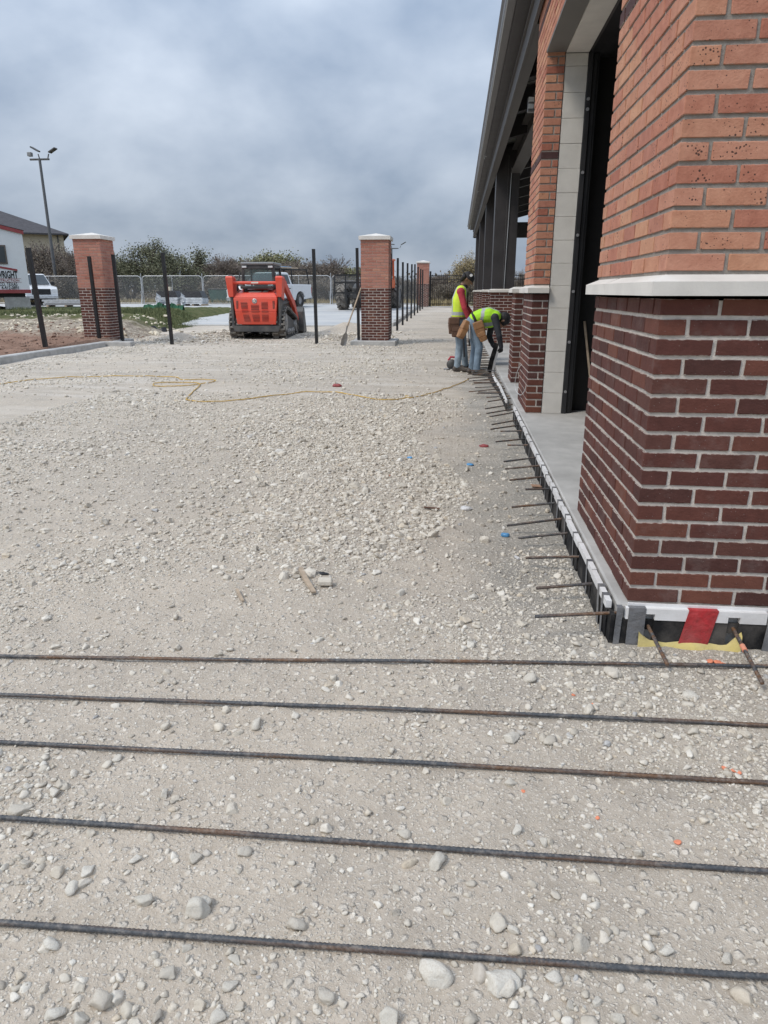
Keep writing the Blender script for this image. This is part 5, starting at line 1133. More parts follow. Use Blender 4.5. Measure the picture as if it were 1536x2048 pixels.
for s_ in (-1, 1):
    m = MB(); m.lohi((s_ * 0.31, 0.375, 1.93), (s_ * 0.44, 0.41, 1.985), 0.006); m.obj('work_lamp', LAMP_W, cabf)
    m = MB(); m.tube([(s_ * 0.56, 0.2, 1.3), (s_ * 0.55, 0.3, 1.55), (s_ * 0.50, 0.4, 1.8)], 0.018, n=6); m.obj('hose', BLACKM, LD)
# bucket
m = MB(); prof = [(2.45, 0.05), (3.05, 0.03), (3.06, 0.06), (2.55, 0.10), (2.46, 0.30), (2.50, 0.62), (2.62, 0.80), (2.58, 0.83), (2.42, 0.68), (2.36, 0.30), (2.38, 0.1)]
m.prism(prof, 'x', -0.93, 0.93)
for s_ in (-1, 1): m.prism([(2.40, 0.06), (3.0, 0.05), (2.62, 0.80), (2.44, 0.68), (2.38, 0.3)], 'x', s_ * 0.93, s_ * 0.95)
m.obj('bucket', GREY_P, LD)

# ------------------------------------------------------------------ wheels and pickups
def wheel(parent, c, r, wd, tmat=RUBBER, rmat=RIM, lugs=False):
    m = MB(); m.lathe([(r * 0.62, -wd / 2), (r * 0.9, -wd / 2), (r, -wd * 0.36), (r, wd * 0.36), (r * 0.9, wd / 2), (r * 0.62, wd / 2)], c, 'y', 28); ty = m.obj('wheel', tmat, parent)
    m = MB(); m.lathe([(0.0, -wd * 0.40), (r * 0.2, -wd * 0.42), (r * 0.24, -wd * 0.34), (r * 0.55, -wd * 0.32), (r * 0.63, -wd * 0.44), (r * 0.63, wd * 0.44), (r * 0.3, wd * 0.2), (0, wd * 0.2)], c, 'y', 24); rim = m.obj('rim', rmat, ty)
    if not lugs:
        m = MB()
        for k in range(5):
            a = k * 2 * math.pi / 5; m.beam((c[0] + r * .2 * math.cos(a), c[1] - wd * .40, c[2] + r * .2 * math.sin(a)), (c[0] + r * .58 * math.cos(a), c[1] - wd * .42, c[2] + r * .58 * math.sin(a)), 0.05, 0.06)
        m.obj('spokes', rmat, ty)
    else:
        for k in range(20):
            a = k * 2 * math.pi / 20; m = MB()
            for s_ in (-1, 1):
                a2 = a + (math.pi / 20 if s_ > 0 else 0); p0 = Vector((c[0] + (r + .005) * math.cos(a2), c[1] + s_ * 0.02, c[2] + (r + .005) * math.sin(a2))); a3 = a2 + 0.22; p1 = Vector((c[0] + (r * .97) * math.cos(a3), c[1] + s_ * wd * 0.5, c[2] + (r * .97) * math.sin(a3))); m.beam(p0, p1, 0.055, 0.07, 0.008)
            m.obj('lug', tmat, ty)
    return ty
def pickup(name, label, loc, rz, rack=True):
    """local: +x forward, length about 5.7 m; origin on the ground under the middle"""
    T_ = thing(name, label, 'pickup truck', loc, rz); W = 0.97
    def arch(cx): return [(cx + 0.50 * math.cos(a), 0.42 + 0.50 * math.sin(a)) for a in np.linspace(math.pi * 1.0, 0, 9)]
    prof = [(-2.85, 0.55)] + [(-2.85 + 0.9, 0.45)] + arch(-1.62)[1:-1] + [(-1.08, 0.42), (1.20, 0.42)] + arch(1.82)[1:-1] + [(2.36, 0.42), (2.80, 0.50), (2.84, 0.95), (2.70, 1.12), (1.25, 1.22), (1.15, 1.24), (-0.75, 1.24), (-0.78, 1.30), (-2.85, 1.30)]
    m = MB(); m.prism([(x, z) for x, z in prof], 'y', -W, W); b = m.obj('body', WHITE_P, T_); bv = b.modifiers.new('bevel', 'BEVEL'); bv.width = 0.03; bv.segments = 2; bv.limit_method = 'ANGLE'; bv.angle_limit = R(50)
    A_ = [(-0.78, -W + .02, 1.245), (1.22, -W + .02, 1.245), (1.22, W - .02, 1.245), (-0.78, W - .02, 1.245)]; B_ = [(-0.62, -0.78, 1.90), (0.42, -0.78, 1.90), (0.42, 0.78, 1.90), (-0.62, 0.78, 1.90)]
    m = MB(); m.loft(A_, B_); m.loft(B_, [(-0.56, -0.70, 1.945), (0.30, -0.70, 1.945), (0.30, 0.70, 1.945), (-0.56, 0.70, 1.945)]); cb_ = m.obj('cab', WHITE_P, T_)
    def lerp4(q, a, b): return tuple(q[a][i] * (1 - b) + q[a + 1][i] * b for i in range(3))
    for s_ in (-1, 1):
        y0, y1 = s_ * (W - .02 + .006), s_ * 0.786
        def sp(x, f_): return (x, y0 + (y1 - y0) * f_, 1.245 + 0.655 * f_)
        m = MB(); m.add([sp(-0.62, .10), sp(0.28, .10), sp(0.22, .88), sp(-0.54, .88)], [(0, 1, 2, 3)]); m.obj('side_window', GLASS_D, cb_); m = MB(); m.add([sp(0.33, .10), sp(1.0, .10), sp(0.44, .88), sp(0.28, .88)], [(0, 1, 2, 3)]); m.obj('side_window', GLASS_D, cb_)
        m = MB(); m.lohi((0.98, s_ * 1.0, 1.25), (1.10, s_ * 1.22, 1.45), 0.02); m.obj('mirror', BLACKP if not rack else GREY_L, cb_)
        m = MB(); m.lohi((-0.55, s_ * (W + .001), 1.05), (-0.4, s_ * (W + .022), 1.09)); m.obj('door_handle', BLACKP, b)
        m = MB(); m.lohi((0.30, s_ * (W + .0005), 0.5), (0.308, s_ * (W + .004), 1.2)); m.lohi((-0.70, s_ * (W + .0005), 0.5), (-0.692, s_ * (W + .004), 1.2)); m.obj('door_seam', GREY_P, b)
        m = MB(); m.lohi((2.60, s_ * 0.60, 0.80), (2.852, s_ * 0.93, 1.0), 0.02); m.obj('headlight', LAMP_W, b)
        m = MB(); m.lohi((-2.865, s_ * 0.80, 0.80), (-2.80, s_ * 0.975, 1.15), 0.01); m.obj('tail_light', LAMP_R, b)
        for cx in (-1.62, 1.82): wheel(T_, (cx, s_ * 0.83, 0.40), 0.40, 0.28)
    m = MB(); m.add([(1.205, -0.88, 1.30), (1.205, 0.88, 1.30), (0.465, 0.74, 1.88), (0.465, -0.74, 1.88)], [(0, 1, 2, 3)]); m.v = [(x + 0.03, y, z + 0.008) for x, y, z in m.v]; m.obj('windscreen', GLASS_D, cb_)
    m = MB(); m.lohi((2.70, -0.95, 0.42), (2.92, 0.95, 0.62), 0.03); m.lohi((-2.98, -0.95, 0.48), (-2.84, 0.95, 0.66), 0.03); m.obj('bumper', CHROME, T_)
    m = MB(); m.lohi((2.79, -0.55, 0.66), (2.856, 0.55, 1.0), 0.01); m.obj('grille', BLACKP, b)
    m = MB(); m.lohi((-2.6, -0.7, 0.3), (2.3, 0.7, 0.5)); m.obj('underbody', BLACKP, T_)
    m = MB(); m.lohi((-2.75, -0.82, 1.3005), (-0.85, 0.82, 1.304)); m.obj('bed_liner', BLACKP, T_)
    if rack:
        m = MB()
        for s_ in (-1, 1):
            m.beam((-2.75, s_ * 0.85, 1.30), (-2.62, s_ * 0.80, 2.10), 0.05, 0.05); m.beam((-0.95, s_ * 0.85, 1.30), (-0.95, s_ * 0.80, 2.10), 0.05, 0.05); m.beam((-2.70, s_ * 0.80, 2.12), (0.4, s_ * 0.80, 2.12), 0.05, 0.05)
        for x in (-2.62, -1.8, -0.95, 0.35): m.beam((x, -0.80, 2.14), (x, 0.80, 2.14), 0.05, 0.05)
        m.obj('ladder_rack', BLACKP, T_)
    return T_
tp = on_z(560, 615, 0.42); tr_ = pickup('pickup_truck', 'white pickup truck with black ladder rack parked behind the track loader', (-8.0 if False else on_y(543, 600, 41.0).x, 41.0, float(lot_z(-8, 41.0))), R(250))
# load on the rack
m = MB(); random.seed(4)
ld = thing('rack_load', 'blue and pale bundle lying on the white pickup\'s ladder rack', 'bundle', tuple(tr_.location + Vector((0, 0, 2.165))), R(250))
m = MB(); m.lohi((-1.9, -0.35, 0.0), (0.1, 0.25, 0.12), 0.03); m.obj('tarpaulin', BLUEPL, ld); m = MB(); m.lohi((-2.3, 0.3, 0.0), (0.3, 0.42, 0.09), 0.01); m.lohi((-2.2, -0.6, 0.0), (0.2, -0.5, 0.06), 0.01); m.obj('boards', WOOD, ld)
pickup('pickup_truck', 'white pickup truck half hidden behind the white office trailer', (on_y(94, 600, 43.5).x - 2.84 * math.cos(R(48)) - 0.3, 43.5 + 2.84 * math.sin(R(48)), float(lot_z(-20, 44.5))), R(-48), False)
# ------------------------------------------------------------------ telehandler, facing the viewer (local: -y forward)
tx = on_y(742, 600, 40.0).x
TH = thing('telehandler', 'orange telehandler with big lugged tyres behind the near right pillar', 'telehandler', (tx, 40.0, float(lot_z(-4, 40))), R(-7))
# wheels turn about x here
def bigwheel(c):
    r, wd = 0.68, 0.46
    m = MB(); m.lathe([(r * 0.58, -wd / 2), (r * 0.9, -wd / 2), (r, -wd * .36), (r, wd * .36), (r * .9, wd / 2), (r * .58, wd / 2)], c, 'x', 28); ty = m.obj('wheel', RUBBER_D, TH)
    m = MB(); m.lathe([(0, -wd * .3), (r * .3, -wd * .3), (r * .58, -wd * .45), (r * .58, wd * .45), (r * .3, wd * .3), (0, wd * .3)], c, 'x', 20); m.obj('rim', GREY_L, ty)
    for k in range(18):
        a = k * 2 * math.pi / 18; m = MB()
        for s_ in (-1, 1):
            a2 = a + (math.pi / 18 if s_ > 0 else 0); a3 = a2 + 0.30
            m.beam((c[0] + s_ * 0.0, c[1] + (r + .01) * math.cos(a2), c[2] + (r + .01) * math.sin(a2)), (c[0] + s_ * wd * .5, c[1] + r * .97 * math.cos(a3), c[2] + r * .97 * math.sin(a3)), 0.06, 0.085, 0.008)
        m.obj('lug', RUBBER if k % 2 else RUBBER_D, ty)
for c in ((-1.18, -1.45, 0.66), (1.12, -1.45, 0.66), (-1.18, 1.5, 0.66), (1.12, 1.5, 0.66)): bigwheel(c)
m = MB(); m.lohi((-0.55, -1.9, 0.55), (0.55, 2.4, 1.15), 0.04); m.lohi((-0.95, -1.55, 0.58), (0.95, -1.35, 0.78), 0.02); m.lohi((-0.95, 1.4, 0.58), (0.95, 1.6, 0.78), 0.02); m.obj('chassis', GREY_P, TH)
m = MB(); m.lohi((0.45, -0.9, 1.10), (1.18, 0.9, 1.55), 0.03); m.obj('cab_base', ORANGE2, TH)
m = MB()
for x in (0.48, 1.14):
    for y in (-0.85, 0.6): m.beam((x, y, 1.5), (x, y * 0.9, 2.55), 0.09, 0.09, 0.01)
cf = m.obj('cab_frame', ORANGE2, TH)
m = MB(); m.lohi((0.40, -0.9, 2.52), (1.22, 0.75, 2.62), 0.02); m.lohi((0.40, -0.92, 2.30), (1.22, -0.82, 2.60), 0.01); cr = m.obj('cab_roof', ORANGE2, TH)
for k in range(4):
    m = MB(); m.lohi((0.50 + k * 0.17, -0.924, 2.40), (0.58 + k * 0.17, -0.918, 2.52)); m.obj('vent_slot', BLACKP, cr)
m = MB(); m.add([(0.52, -0.86, 1.56), (1.10, -0.86, 1.56), (1.10, -0.80, 2.28), (0.52, -0.80, 2.28)], [(0, 1, 2, 3)]); m.obj('windscreen', GLASS_C, cf)
m = MB(); m.lohi((0.66, 0.1, 1.5), (1.0, 0.3, 2.05), 0.05); m.obj('seat', BLACKM, TH)
m = MB(); m.beam((-0.1, 2.2, 1.75), (-0.1, -2.2, 1.35), 0.42, 0.42, 0.02); m.beam((-0.1, -2.0, 1.37), (-0.1, -2.9, 0.95), 0.32, 0.32, 0.02); m.obj('boom', GREY_P, TH)
m = MB()
for x in (-1.2, -0.62, 0.2, 0.7): m.beam((x, -3.0, 0.75), (x, -2.9, 1.75), 0.06, 0.06)
for z in (0.85, 1.35, 1.72): m.beam((-1.2, -2.98, z), (0.7, -2.98, z), 0.06, 0.08)
m.obj('fork_carriage', BLACKP, TH)
for x in (-0.9, 0.4):
    m = MB(); m.lohi((x - .06, -4.1, 0.72), (x + .06, -2.95, 0.77), 0.01); m.obj('fork', BLACKP, TH)
m = MB(); m.lohi((-1.45, -1.0, 0.95), (-0.6, 1.2, 1.5), 0.05); m.obj('engine_pod', GREY_P, TH)
# ------------------------------------------------------------------ site office trailer
tr = on_y(61, 585, 30.0); tl = thing('office_trailer', 'white site office trailer with dark red trim and company lettering', 'trailer', (tr.x - 1.8 * math.cos(R(34)), 30.0 - 1.8 * math.sin(R(34)), 0.58), R(34))
W, H0, H1 = 1.8, 0.74, 3.16
m = MB(); m.prism([(-W, H0), (W, H0), (W, H1), (0, H1 + 0.42), (-W, H1)], 'y', 0, 11); m.obj('shell', TRAILER_W, tl)
m = MB(); m.prism([(-W - .06, H1 - .10), (0, H1 + .33), (W + .06, H1 - .10), (W + .06, H1 + .05), (0, H1 + .48), (-W - .06, H1 + .05)], 'y', -0.05, 0.0 - 0.001); m.obj('rake_trim', TRIM_R, tl)
m = MB(); m.prism([(-W - .08, H1 + .052), (0, H1 + .482), (W + .08, H1 + .052), (W + .08, H1 + .07), (0, H1 + .50), (-W - .08, H1 + .07)], 'y', -0.06, 11.05); m.obj('roof', SHINGLE, tl)
m = MB(); m.lohi((-W - .03, -0.04, H0 - .06), (W + .03, -0.002, H0 + .09)); m.lohi((W + .002, 0, H0 - .06), (W + .03, 11, H0 + .09)); m.obj('base_trim', TRIM_R, tl)
m = MB(); m.lohi((0.10, -0.035, 1.86), (1.10, -0.001, 2.62), 0.006); wf = m.obj('window', WINWOOD, tl); m = MB(); m.lohi((0.16, -0.04, 1.92), (1.04, -0.0355, 2.56)); m.obj('pane', GLASS_D, wf); m = MB(); m.lohi((0.60, -0.046, 1.92), (0.63, -0.0405, 2.56)); m.obj('mullion', WINWOOD, wf)
m = MB(); m.prism([(0.05, 1.66), (0.72, 1.70), (1.42, 1.58), (1.42, 1.66), (0.72, 1.785), (0.05, 1.74)], 'y', -0.012, -0.002); m.obj('sign_roof', TRIM_R, tl)
rx = (R(90), 0, 0)
text_obj('T WRIGHT', 0.40, INK, tl, (1.40, -0.008, 1.30), rx, sx=0.50, align='RIGHT'); text_obj('CONSTRUCTION', 0.125, TRIM_R, tl, (1.44, -0.008, 1.165), rx, sx=1.15, align='RIGHT')
m = MB(); m.lohi((-0.1, -0.006, 1.275), (1.52, -0.002, 1.285)); m.lohi((-0.1, -0.006, 1.125), (1.52, -0.002, 1.135)); m.obj('sign_rule', TRIM_R, tl)
text_obj('WACO, TEXAS', 0.20, INK, tl, (1.34, -0.008, 0.985), rx, sx=0.70, align='RIGHT'); text_obj('4-412-0891', 0.19, INK, tl, (1.40, -0.008, 0.84), rx, sx=0.78, align='RIGHT')
m = MB(); m.tube([(-0.3, -0.012, 2.93), (-0.1, -0.012, 2.98), (0.08, -0.012, 2.95), (0.15, -0.012, 2.87), (0.08, -0.012, 2.80), (-0.1, -0.012, 2.77)], 0.012, n=6); m.obj('emblem', GREY_P, tl)
m = MB(); m.lohi((-1.6, 0.3, 0.50), (1.6, 10.7, 0.70)); m.lohi((-0.06, -1.1, 0.52), (0.06, 0.4, 0.62)); m.obj('undercarriage', BLACKP, tl)
for y in (0.8, 5.0, 9.5):
    for x in (-1.3, 1.3):
        m = MB(); m.lohi((x - .2, y, 0), (x + .2, y + .4, 0.5), 0.01); m.obj('pier_block', CONC_K, tl)
m = MB(); m.lohi((0.75, 0.1, 0), (1.75, 0.6, 0.52), 0.02); m.obj('concrete_block', CONC_K, tl)
# ------------------------------------------------------------------ stones
def ico(sub):
    bm = bmesh.new(); bmesh.ops.create_icosphere(bm, subdivisions=sub, radius=1.0); bm.verts.index_update()
    V = np.array([v.co[:] for v in bm.verts]); Fi = np.array([[v.index for v in f.verts] for f in bm.faces]); bm.free(); return V, Fi
def variants(sub, n, seed, amp):
    V, Fi = ico(sub); out = []
    r = np.random.default_rng(seed)
    for k in range(n):
        o = r.uniform(-50, 50, 3); W = V.copy()
        # cut a few planes for facets, then roughen
        for _ in range(11):
            d = r.normal(size=3); d /= np.linalg.norm(d); c = r.uniform(0.45, 0.8); s = W @ d; W = W - np.clip(s - c, 0, None)[:, None] * d
        nz = np.array([noise.noise(Vector(v * 1.6 + o)) for v in V]); W = W * (1 + amp * nz)[:, None]
        W = W * np.array([1.0, r.uniform(0.68, 0.98), r.uniform(0.55, 0.85)]); out.append(W)
    return np.array(out), Fi
def scatter(name, P, S, rnd, sub, seed, mat, smooth):
    VV, Fi = variants(sub, 14, seed, 0.28); n = len(P); r = np.random.default_rng(seed + 1)
    pick = r.integers(0, len(VV), n); nv = VV.shape[1]
    W = VV[pick] * S[:, None, None]
    a = r.uniform(0, 2 * np.pi, n); b = r.normal(0, 0.22, n); ca, sa, cb_, sb = np.cos(a), np.sin(a), np.cos(b), np.sin(b)
    x, y, z = W[..., 0], W[..., 1], W[..., 2]
    y, z = y * cb_[:, None] - z * sb[:, None], y * sb[:, None] + z * cb_[:, None]
    x, y = x * ca[:, None] - y * sa[:, None], x * sa[:, None] + y * ca[:, None]
    W = np.stack([x, y, z], -1) + P[:, None, :]
    Fa = (Fi[None] + (np.arange(n) * nv)[:, None, None]).reshape(-1, 3)
    return np_mesh(name, W.reshape(-1, 3), Fa, 3, mat, np.repeat(rnd, len(Fi)), smooth)
def field(x0, x1, y0, y1, n, rmed, sig, rmin, rmax, seed, dens):
    r = np.random.default_rng(seed); x = r.uniform(x0, x1, n); y = r.uniform(y0, y1, n)
    k = r.uniform(0, 1, n) < dens(x, y); x, y = x[k], y[k]
    s = np.clip(np.exp(r.normal(math.log(rmed), sig, len(x))), rmin, rmax)
    # inside the view only, off the slab, not through the bars
    c, sn = math.cos(YAW), math.sin(YAW); fw = -x * sn + y * c; lat = x * c + y * sn
    k = (np.abs(lat) < fw * 0.72 + 0.5) & ~((x + s > 0.63) & (y + s > 2.52)) & (x > -8.6)
    for (xa, ya, xb, yb_) in REB:
        yl = ya + (yb_ - ya) * (x - xa) / (xb - xa); k &= ~((np.abs(y - yl) < s * 0.8 + 0.008) & (s > 0.0075))
    x, y, s = x[k], y[k], s[k]
    z = gh(x, y) + s * r.uniform(-0.08, 0.30, len(s))
    # colour: greyer next to the slab
    rn = r.uniform(0.02, 0.999, len(s)); return np.stack([x, y, z], -1), s, rn
def patchy(x, y, sc_=1.1, lo=0.40, hi=0.62, seed=70):
    f = fbm(x * sc_, y * sc_, seed, 4); return np.clip((f - lo) / (hi - lo), 0, 1)
def wind(x, y):      # band of loose stone running back on the left of the slab
    return np.exp(-((x + 0.55 + 0.10 * (y - 4)) ** 2) / 0.75) * np.clip((y - 2.4) / 1.2, 0, 1) * np.clip((9.5 - y) / 3, 0, 1)
near_slab = lambda x, y: np.where((x > -0.1 + 0.25 * np.sin(y * 1.7)) & (y > 2.4), 0.13, 1.0)
A = []
# fine grit (flat 20-face bits), then gravel, then cobbles
A.append(('gravel_grit', field(-2.2, 1.7, 0.55, 3.4, 52000, 0.0042, 0.38, 0.0025, 0.009, 101, lambda x, y: 0.3 + 0.7 * patchy(x, y, 1.6)), 1, False))
A.append(('gravel_grit_mid', field(-4.8, 0.7, 3.2, 9.0, 62000, 0.0082, 0.40, 0.005, 0.02, 102, lambda x, y: (0.25 + 0.75 * np.clip(patchy(x, y, 0.9) * 0.7 + wind(x, y), 0, 1)) * near_slab(x, y)), 1, False))
A.append(('gravel', field(-2.2, 1.7, 0.55, 3.6, 24000, 0.0080, 0.38, 0.0052, 0.022, 103, lambda x, y: 0.12 + 0.88 * patchy(x, y, 1.5, 0.42, 0.64)), 2, True))
dm = lambda x, y: (0.10 + 0.90 * np.clip(patchy(x, y, 0.8, 0.42, 0.64) * 0.55 + wind(x, y) * 0.8, 0, 1)) * near_slab(x, y)
A.append(('gravel_mid', field(-4.8, 0.7, 3.3, 9.5, 34000, 0.0145, 0.34, 0.009, 0.03, 104, dm), 1, False))
A.append(('gravel_coarse', field(-4.8, 0.7, 3.0, 9.5, 5200, 0.024, 0.28, 0.016, 0.055, 114, dm), 2, False))
A.append(('cobbles', field(-2.2, 1.6, 0.6, 3.6, 1500, 0.0165, 0.27, 0.0125, 0.034, 105, lambda x, y: 0.15 + 0.85 * patchy(x, y, 1.5, 0.42, 0.64)), 3, True))
A.append(('gravel_far', field(-8.5, 0.6, 8.5, 20, 30000, 0.015, 0.45, 0.008, 0.05, 106, lambda x, y: (0.12 + 0.88 * np.clip(patchy(x, y, 0.45, 0.45, 0.65) + 0.8 * np.exp(-((x + 1.8) ** 2) / 1.5 - ((y - 17.5) ** 2) / 3) + 0.9 * np.exp(-((x + 8.3) ** 2) / 0.4), 0, 1)) * near_slab(x, y)), 1, False))
for nm, (P, S, rn), sub, smv in A:
    tag(link(nm, scatter(nm, P, S, rn, sub, hash(nm) % 97 if False else len(nm) * 7 + len(P) % 13, STONE, smv)), 'loose crushed limestone strewn over the yard', 'gravel', kind='stuff')
# the larger lumps, one by one
BIGV, BIGF = variants(3, 14, 55, 0.16)
SM = [np_mesh('stone', W, BIGF, 3, STONE_B, None, True) for W in BIGV]
big = []
for (x, y, r) in ((130, 350, 62), (165, 225, 34), (335, 250, 42), (720, 35, 34), (1005, 265, 38), (1425, 345, 58), (1190, 650, 44), (880, 920, 54), (1220, 960, 72), (620, 1530, 76), (325, 1600, 52), (490, 1640, 50), (1420, 1430, 42), (1230, 1555, 40), (1340, 1630, 42), (540, 740, 50), (345, 750, 46), (155, 700, 34), (830, 660, 40), (1490, 610, 48), (310, 1180, 52), (1040, 1370, 46), (1140, 1210, 34), (1440, 1270, 40), (955, 1245, 30), (450, 840, 44)):
    big.append((x / 3.072, 1500 + y / 3.072, r / 3.072))
for (x, y, r) in ((1095, 105, 42), (955, 1570, 42), (455, 1545, 62), (1305, 1610, 36), (90, 1560, 46), (85, 1455, 34), (60, 610, 38), (100, 880, 38), (65, 365, 56), (170, 20, 44), (400, 1875, 30), (790, 1900, 34), (685, 1940, 36), (565, 1850, 30), (300, 1715, 42), (1395, 1845, 48), (790, 1005, 32), (255, 940, 34), (30, 1760, 66), (115, 1700, 30)):
    big.append((1000 + x / 2.866, 1350 + y / 2.866, r / 2.866))
big += [(512, 1445, 16), (808, 1660, 14), (872, 1714, 22), (1222, 1347, 17), (1003, 1964, 34), (866, 1942, 30), (780, 2032, 22), (940, 1290, 13), (1147, 1308, 10), (396, 1822, 26), (590, 1845, 20), (650, 1990, 20), (948, 1195, 12), (800, 1190, 13), (730, 990, 14), (640, 1280, 10)]
random.seed(12)
for (u, v, rp_) in big:
    p = on_z(u, v, 0.01); d = (p - Vector((0, 0, CAM_H))).length; r = rp_ * d / F_PX * 1.08
    for (xa, ya, xb, yb_) in REB:
        yl = ya + (yb_ - ya) * (p.x - xa) / (xb - xa)
        if abs(p.y - yl) < r * 0.8 + 0.009: p.y = yl + math.copysign(r * 0.8 + 0.011, p.y - yl)
    o = link('stone', random.choice(SM), None, (p.x, p.y, gz(p.x, p.y) + r * random.uniform(0.05, 0.25)), random.uniform(0, 6.3), (r, r, r * random.uniform(0.8, 1.0)))
    nb = sum(1 for (xa, ya, xb, yb_) in REB if p.y < ya + (yb_ - ya) * (p.x - xa) / (xb - xa))
    rows = ['beyond the farthest rebar', 'between the two farthest rebars', 'just behind the middle rebar', 'behind the second rebar from the viewer', 'between the two nearest rebars', 'in front of the nearest rebar']
    hx = 'left part' if u < 450 else 'middle part' if u < 1000 else 'right part'
    tag(o, 'pale limestone lump %s, %s of the gravel' % (rows[nb], hx), 'stone', 'loose limestone lumps in the gravel')
p = gp(651, 1175, 0.01); m = MB(); m.box((0, 0, 0.012), (0.066, 0.05, 0.028), rz=0.1, ch=0.006); o = m.obj('square_stone', STONE); o.location = p
tag(o, 'flat-topped squarish pale stone beside a wood splinter', 'stone')
# stones splashed with orange marking paint
for (u, v, r) in ((1357, 1681, 8), (1195, 1631, 5), (1046, 1578, 5), (1187, 1404, 4), (1148, 1386, 5), (1436, 1322, 10), (1420, 1318, 9), (1450, 1326, 7), (1468, 1540, 6), (1448, 1533, 6), (1478, 1543, 5), (778, 955, 6)):
    p = on_z(u, v, 0.01); d = (p - Vector((0, 0, CAM_H))).length; r = r * d / F_PX
    o = link('painted_stone', SM[0].copy(), None, (p.x, p.y, gz(p.x, p.y) + r * 0.2), u, (r, r, r * 0.7)); o.data.materials[0] = ORANGE_SP
    tag(o, 'small stone splashed with orange marking paint' if False else 'small orange paint-splashed stone %s' % ('in the cluster before the red tape' if v < 1330 and u > 1400 else 'in the cluster by the right edge behind the middle rebar' if u > 1440 else 'alone in the mid-yard rubble' if v < 1000 else 'near the second rebar from the viewer' if v > 1600 else 'among the bars right of centre'), 'stone', 'orange paint-splashed stones')
# ------------------------------------------------------------------ temporary chain-link fence
FY = 47.0
def fpanel(x0, x1, z0, label, y=FY):
    T_ = thing('temporary_fence', label, 'fence panel', ((x0 + x1) / 2, y, z0), 0, 'chain-link panels along the far edge of the lot'); w2 = (x1 - x0) / 2 - 0.05; h = 1.83
    r = 0.22; pts = [(-w2, 0, 0.04), (-w2, 0, h - r)] + [(-w2 + r - r * math.cos(a), 0, h - r + r * math.sin(a)) for a in np.linspace(0.2, math.pi / 2, 5)] + [(w2 - r + r * math.sin(a), 0, h - r + r * math.cos(a)) for a in np.linspace(0, math.pi / 2 - 0.2, 5)] + [(w2, 0, h - r), (w2, 0, 0.04)]
    m = MB(); m.tube(pts, 0.024, n=6); m.tube([(-w2, 0, 0.1), (w2, 0, 0.1)], 0.02, n=6); m.tube([(0, 0, 0.1), (0, 0, h)], 0.018, n=6); m.obj('frame', CHROME, T_)
    m = MB(); m.add([(-w2, 0.03, 0.1), (w2, 0.03, 0.1), (w2, 0.03, h - 0.02), (-w2, 0.03, h - 0.02)], [(0, 1, 2, 3)]); m.obj('chain_mesh', CHAIN, T_)
    m = MB(); m.tube([(w2 + 0.03, -0.35, 0.02), (w2 + 0.03, 0.0, 0.85), (w2 + 0.03, 0.0, 2.0)], 0.022, n=6); m.tube([(w2 - 0.1, 0.35, 0.02), (w2 - 0.1, 0.0, 0.85)], 0.02, n=6); m.lohi((w2 - .15, -.4, 0), (w2 + .2, .4, 0.03)); m.obj('stand', CHROME, T_)
zb = float(base_z(0, FY)) + 0.0
us = [-80, 42, 165, 287, 408, 535, 663, 782, 850]
for i in range(len(us) - 1):
    a, b = on_y(us[i], 600, FY).x, on_y(us[i + 1], 600, FY).x; fpanel(a, b, zb, ordn[i] + ' chain-link fence panel counted from the left along the lot')
# ------------------------------------------------------------------ black picket fence beside the far pillar
pg = thing('picket_fence', 'black metal picket fence between the far pillar and the building', 'fence', (-1.62, 43.5, 0.47)); Lf = 7.0
m = MB()
for z in (0.15, 1.55, 1.75): m.beam((0, 0, z), (Lf, 0, z), 0.035, 0.04)
m.obj('rail', BLACKP, pg)
pk = MB(); pk.lohi((-.011, -.011, 0.05), (.011, .011, 1.82)); pkm = pk.mesh('picket', BLACKP); x = 0.14
while x < Lf: link('picket', pkm, pg, (x, 0, 0)); x += 0.125
m = MB(); m.lohi((-.05, -.05, 0), (.05, .05, 2.0), .004); m.obj('end_post', BLACKP, pg)
m = MB(); m.lohi((-1.5, 42.98, 0.2), (6.0, 43.25, 0.50), 0.02); tag(m.obj('gate_kerb', CONC_K), kind='structure')
# ------------------------------------------------------------------ trees and brush
def branchy(m, p, d, ln, r, depth, rg, spread=0.55, tips=None, k=3, up=0.15):
    q = p + d * ln; mid = p + d * ln * 0.5 + Vector((rg.normal(), rg.normal(), rg.normal())) * ln * 0.05
    n = 6 if r > 0.05 else (4 if r > 0.02 else 3); m.tube([p, mid, q], [r, r * 0.85, r * 0.7], n=n, cap=False)
    if depth == 0:
        if tips is not None: tips.append((q, d)); tips.append((mid, d))
        return
    for i in range(k + (1 if rg.uniform() < 0.4 else 0)):
        nd = (d + Vector((rg.normal(), rg.normal(), rg.normal() + up)) * spread).normalized(); branchy(m, p + d * ln * rg.uniform(0.55, 1.0), nd, ln * rg.uniform(0.6, 0.85), max(r * 0.58, 0.012), depth - 1, rg, spread, tips, k, up)
def leaves(tips, n_per, size, rad, rg, flat=1.0):
    P = np.array([t_[0][:] for t_ in tips]); idx = rg.integers(0, len(P), n_per * len(P)); C = P[idx] + rg.normal(0, rad, (len(idx), 3)) * np.array([1, 1, flat]); n = len(C)
    a = rg.normal(size=(n, 3)); a /= np.linalg.norm(a, axis=1)[:, None]; b = rg.normal(size=(n, 3)); b -= a * (a * b).sum(1)[:, None]; b /= np.linalg.norm(b, axis=1)[:, None]
    s = size * rg.uniform(0.6, 1.3, n)[:, None]; V = np.stack([C - a * s * .5, C + b * s * .28, C + a * s * .5, C - b * s * .28], 1).reshape(-1, 3)
    return V, np.arange(4 * n).reshape(-1, 4), rg.uniform(0.02, 0.98, n)
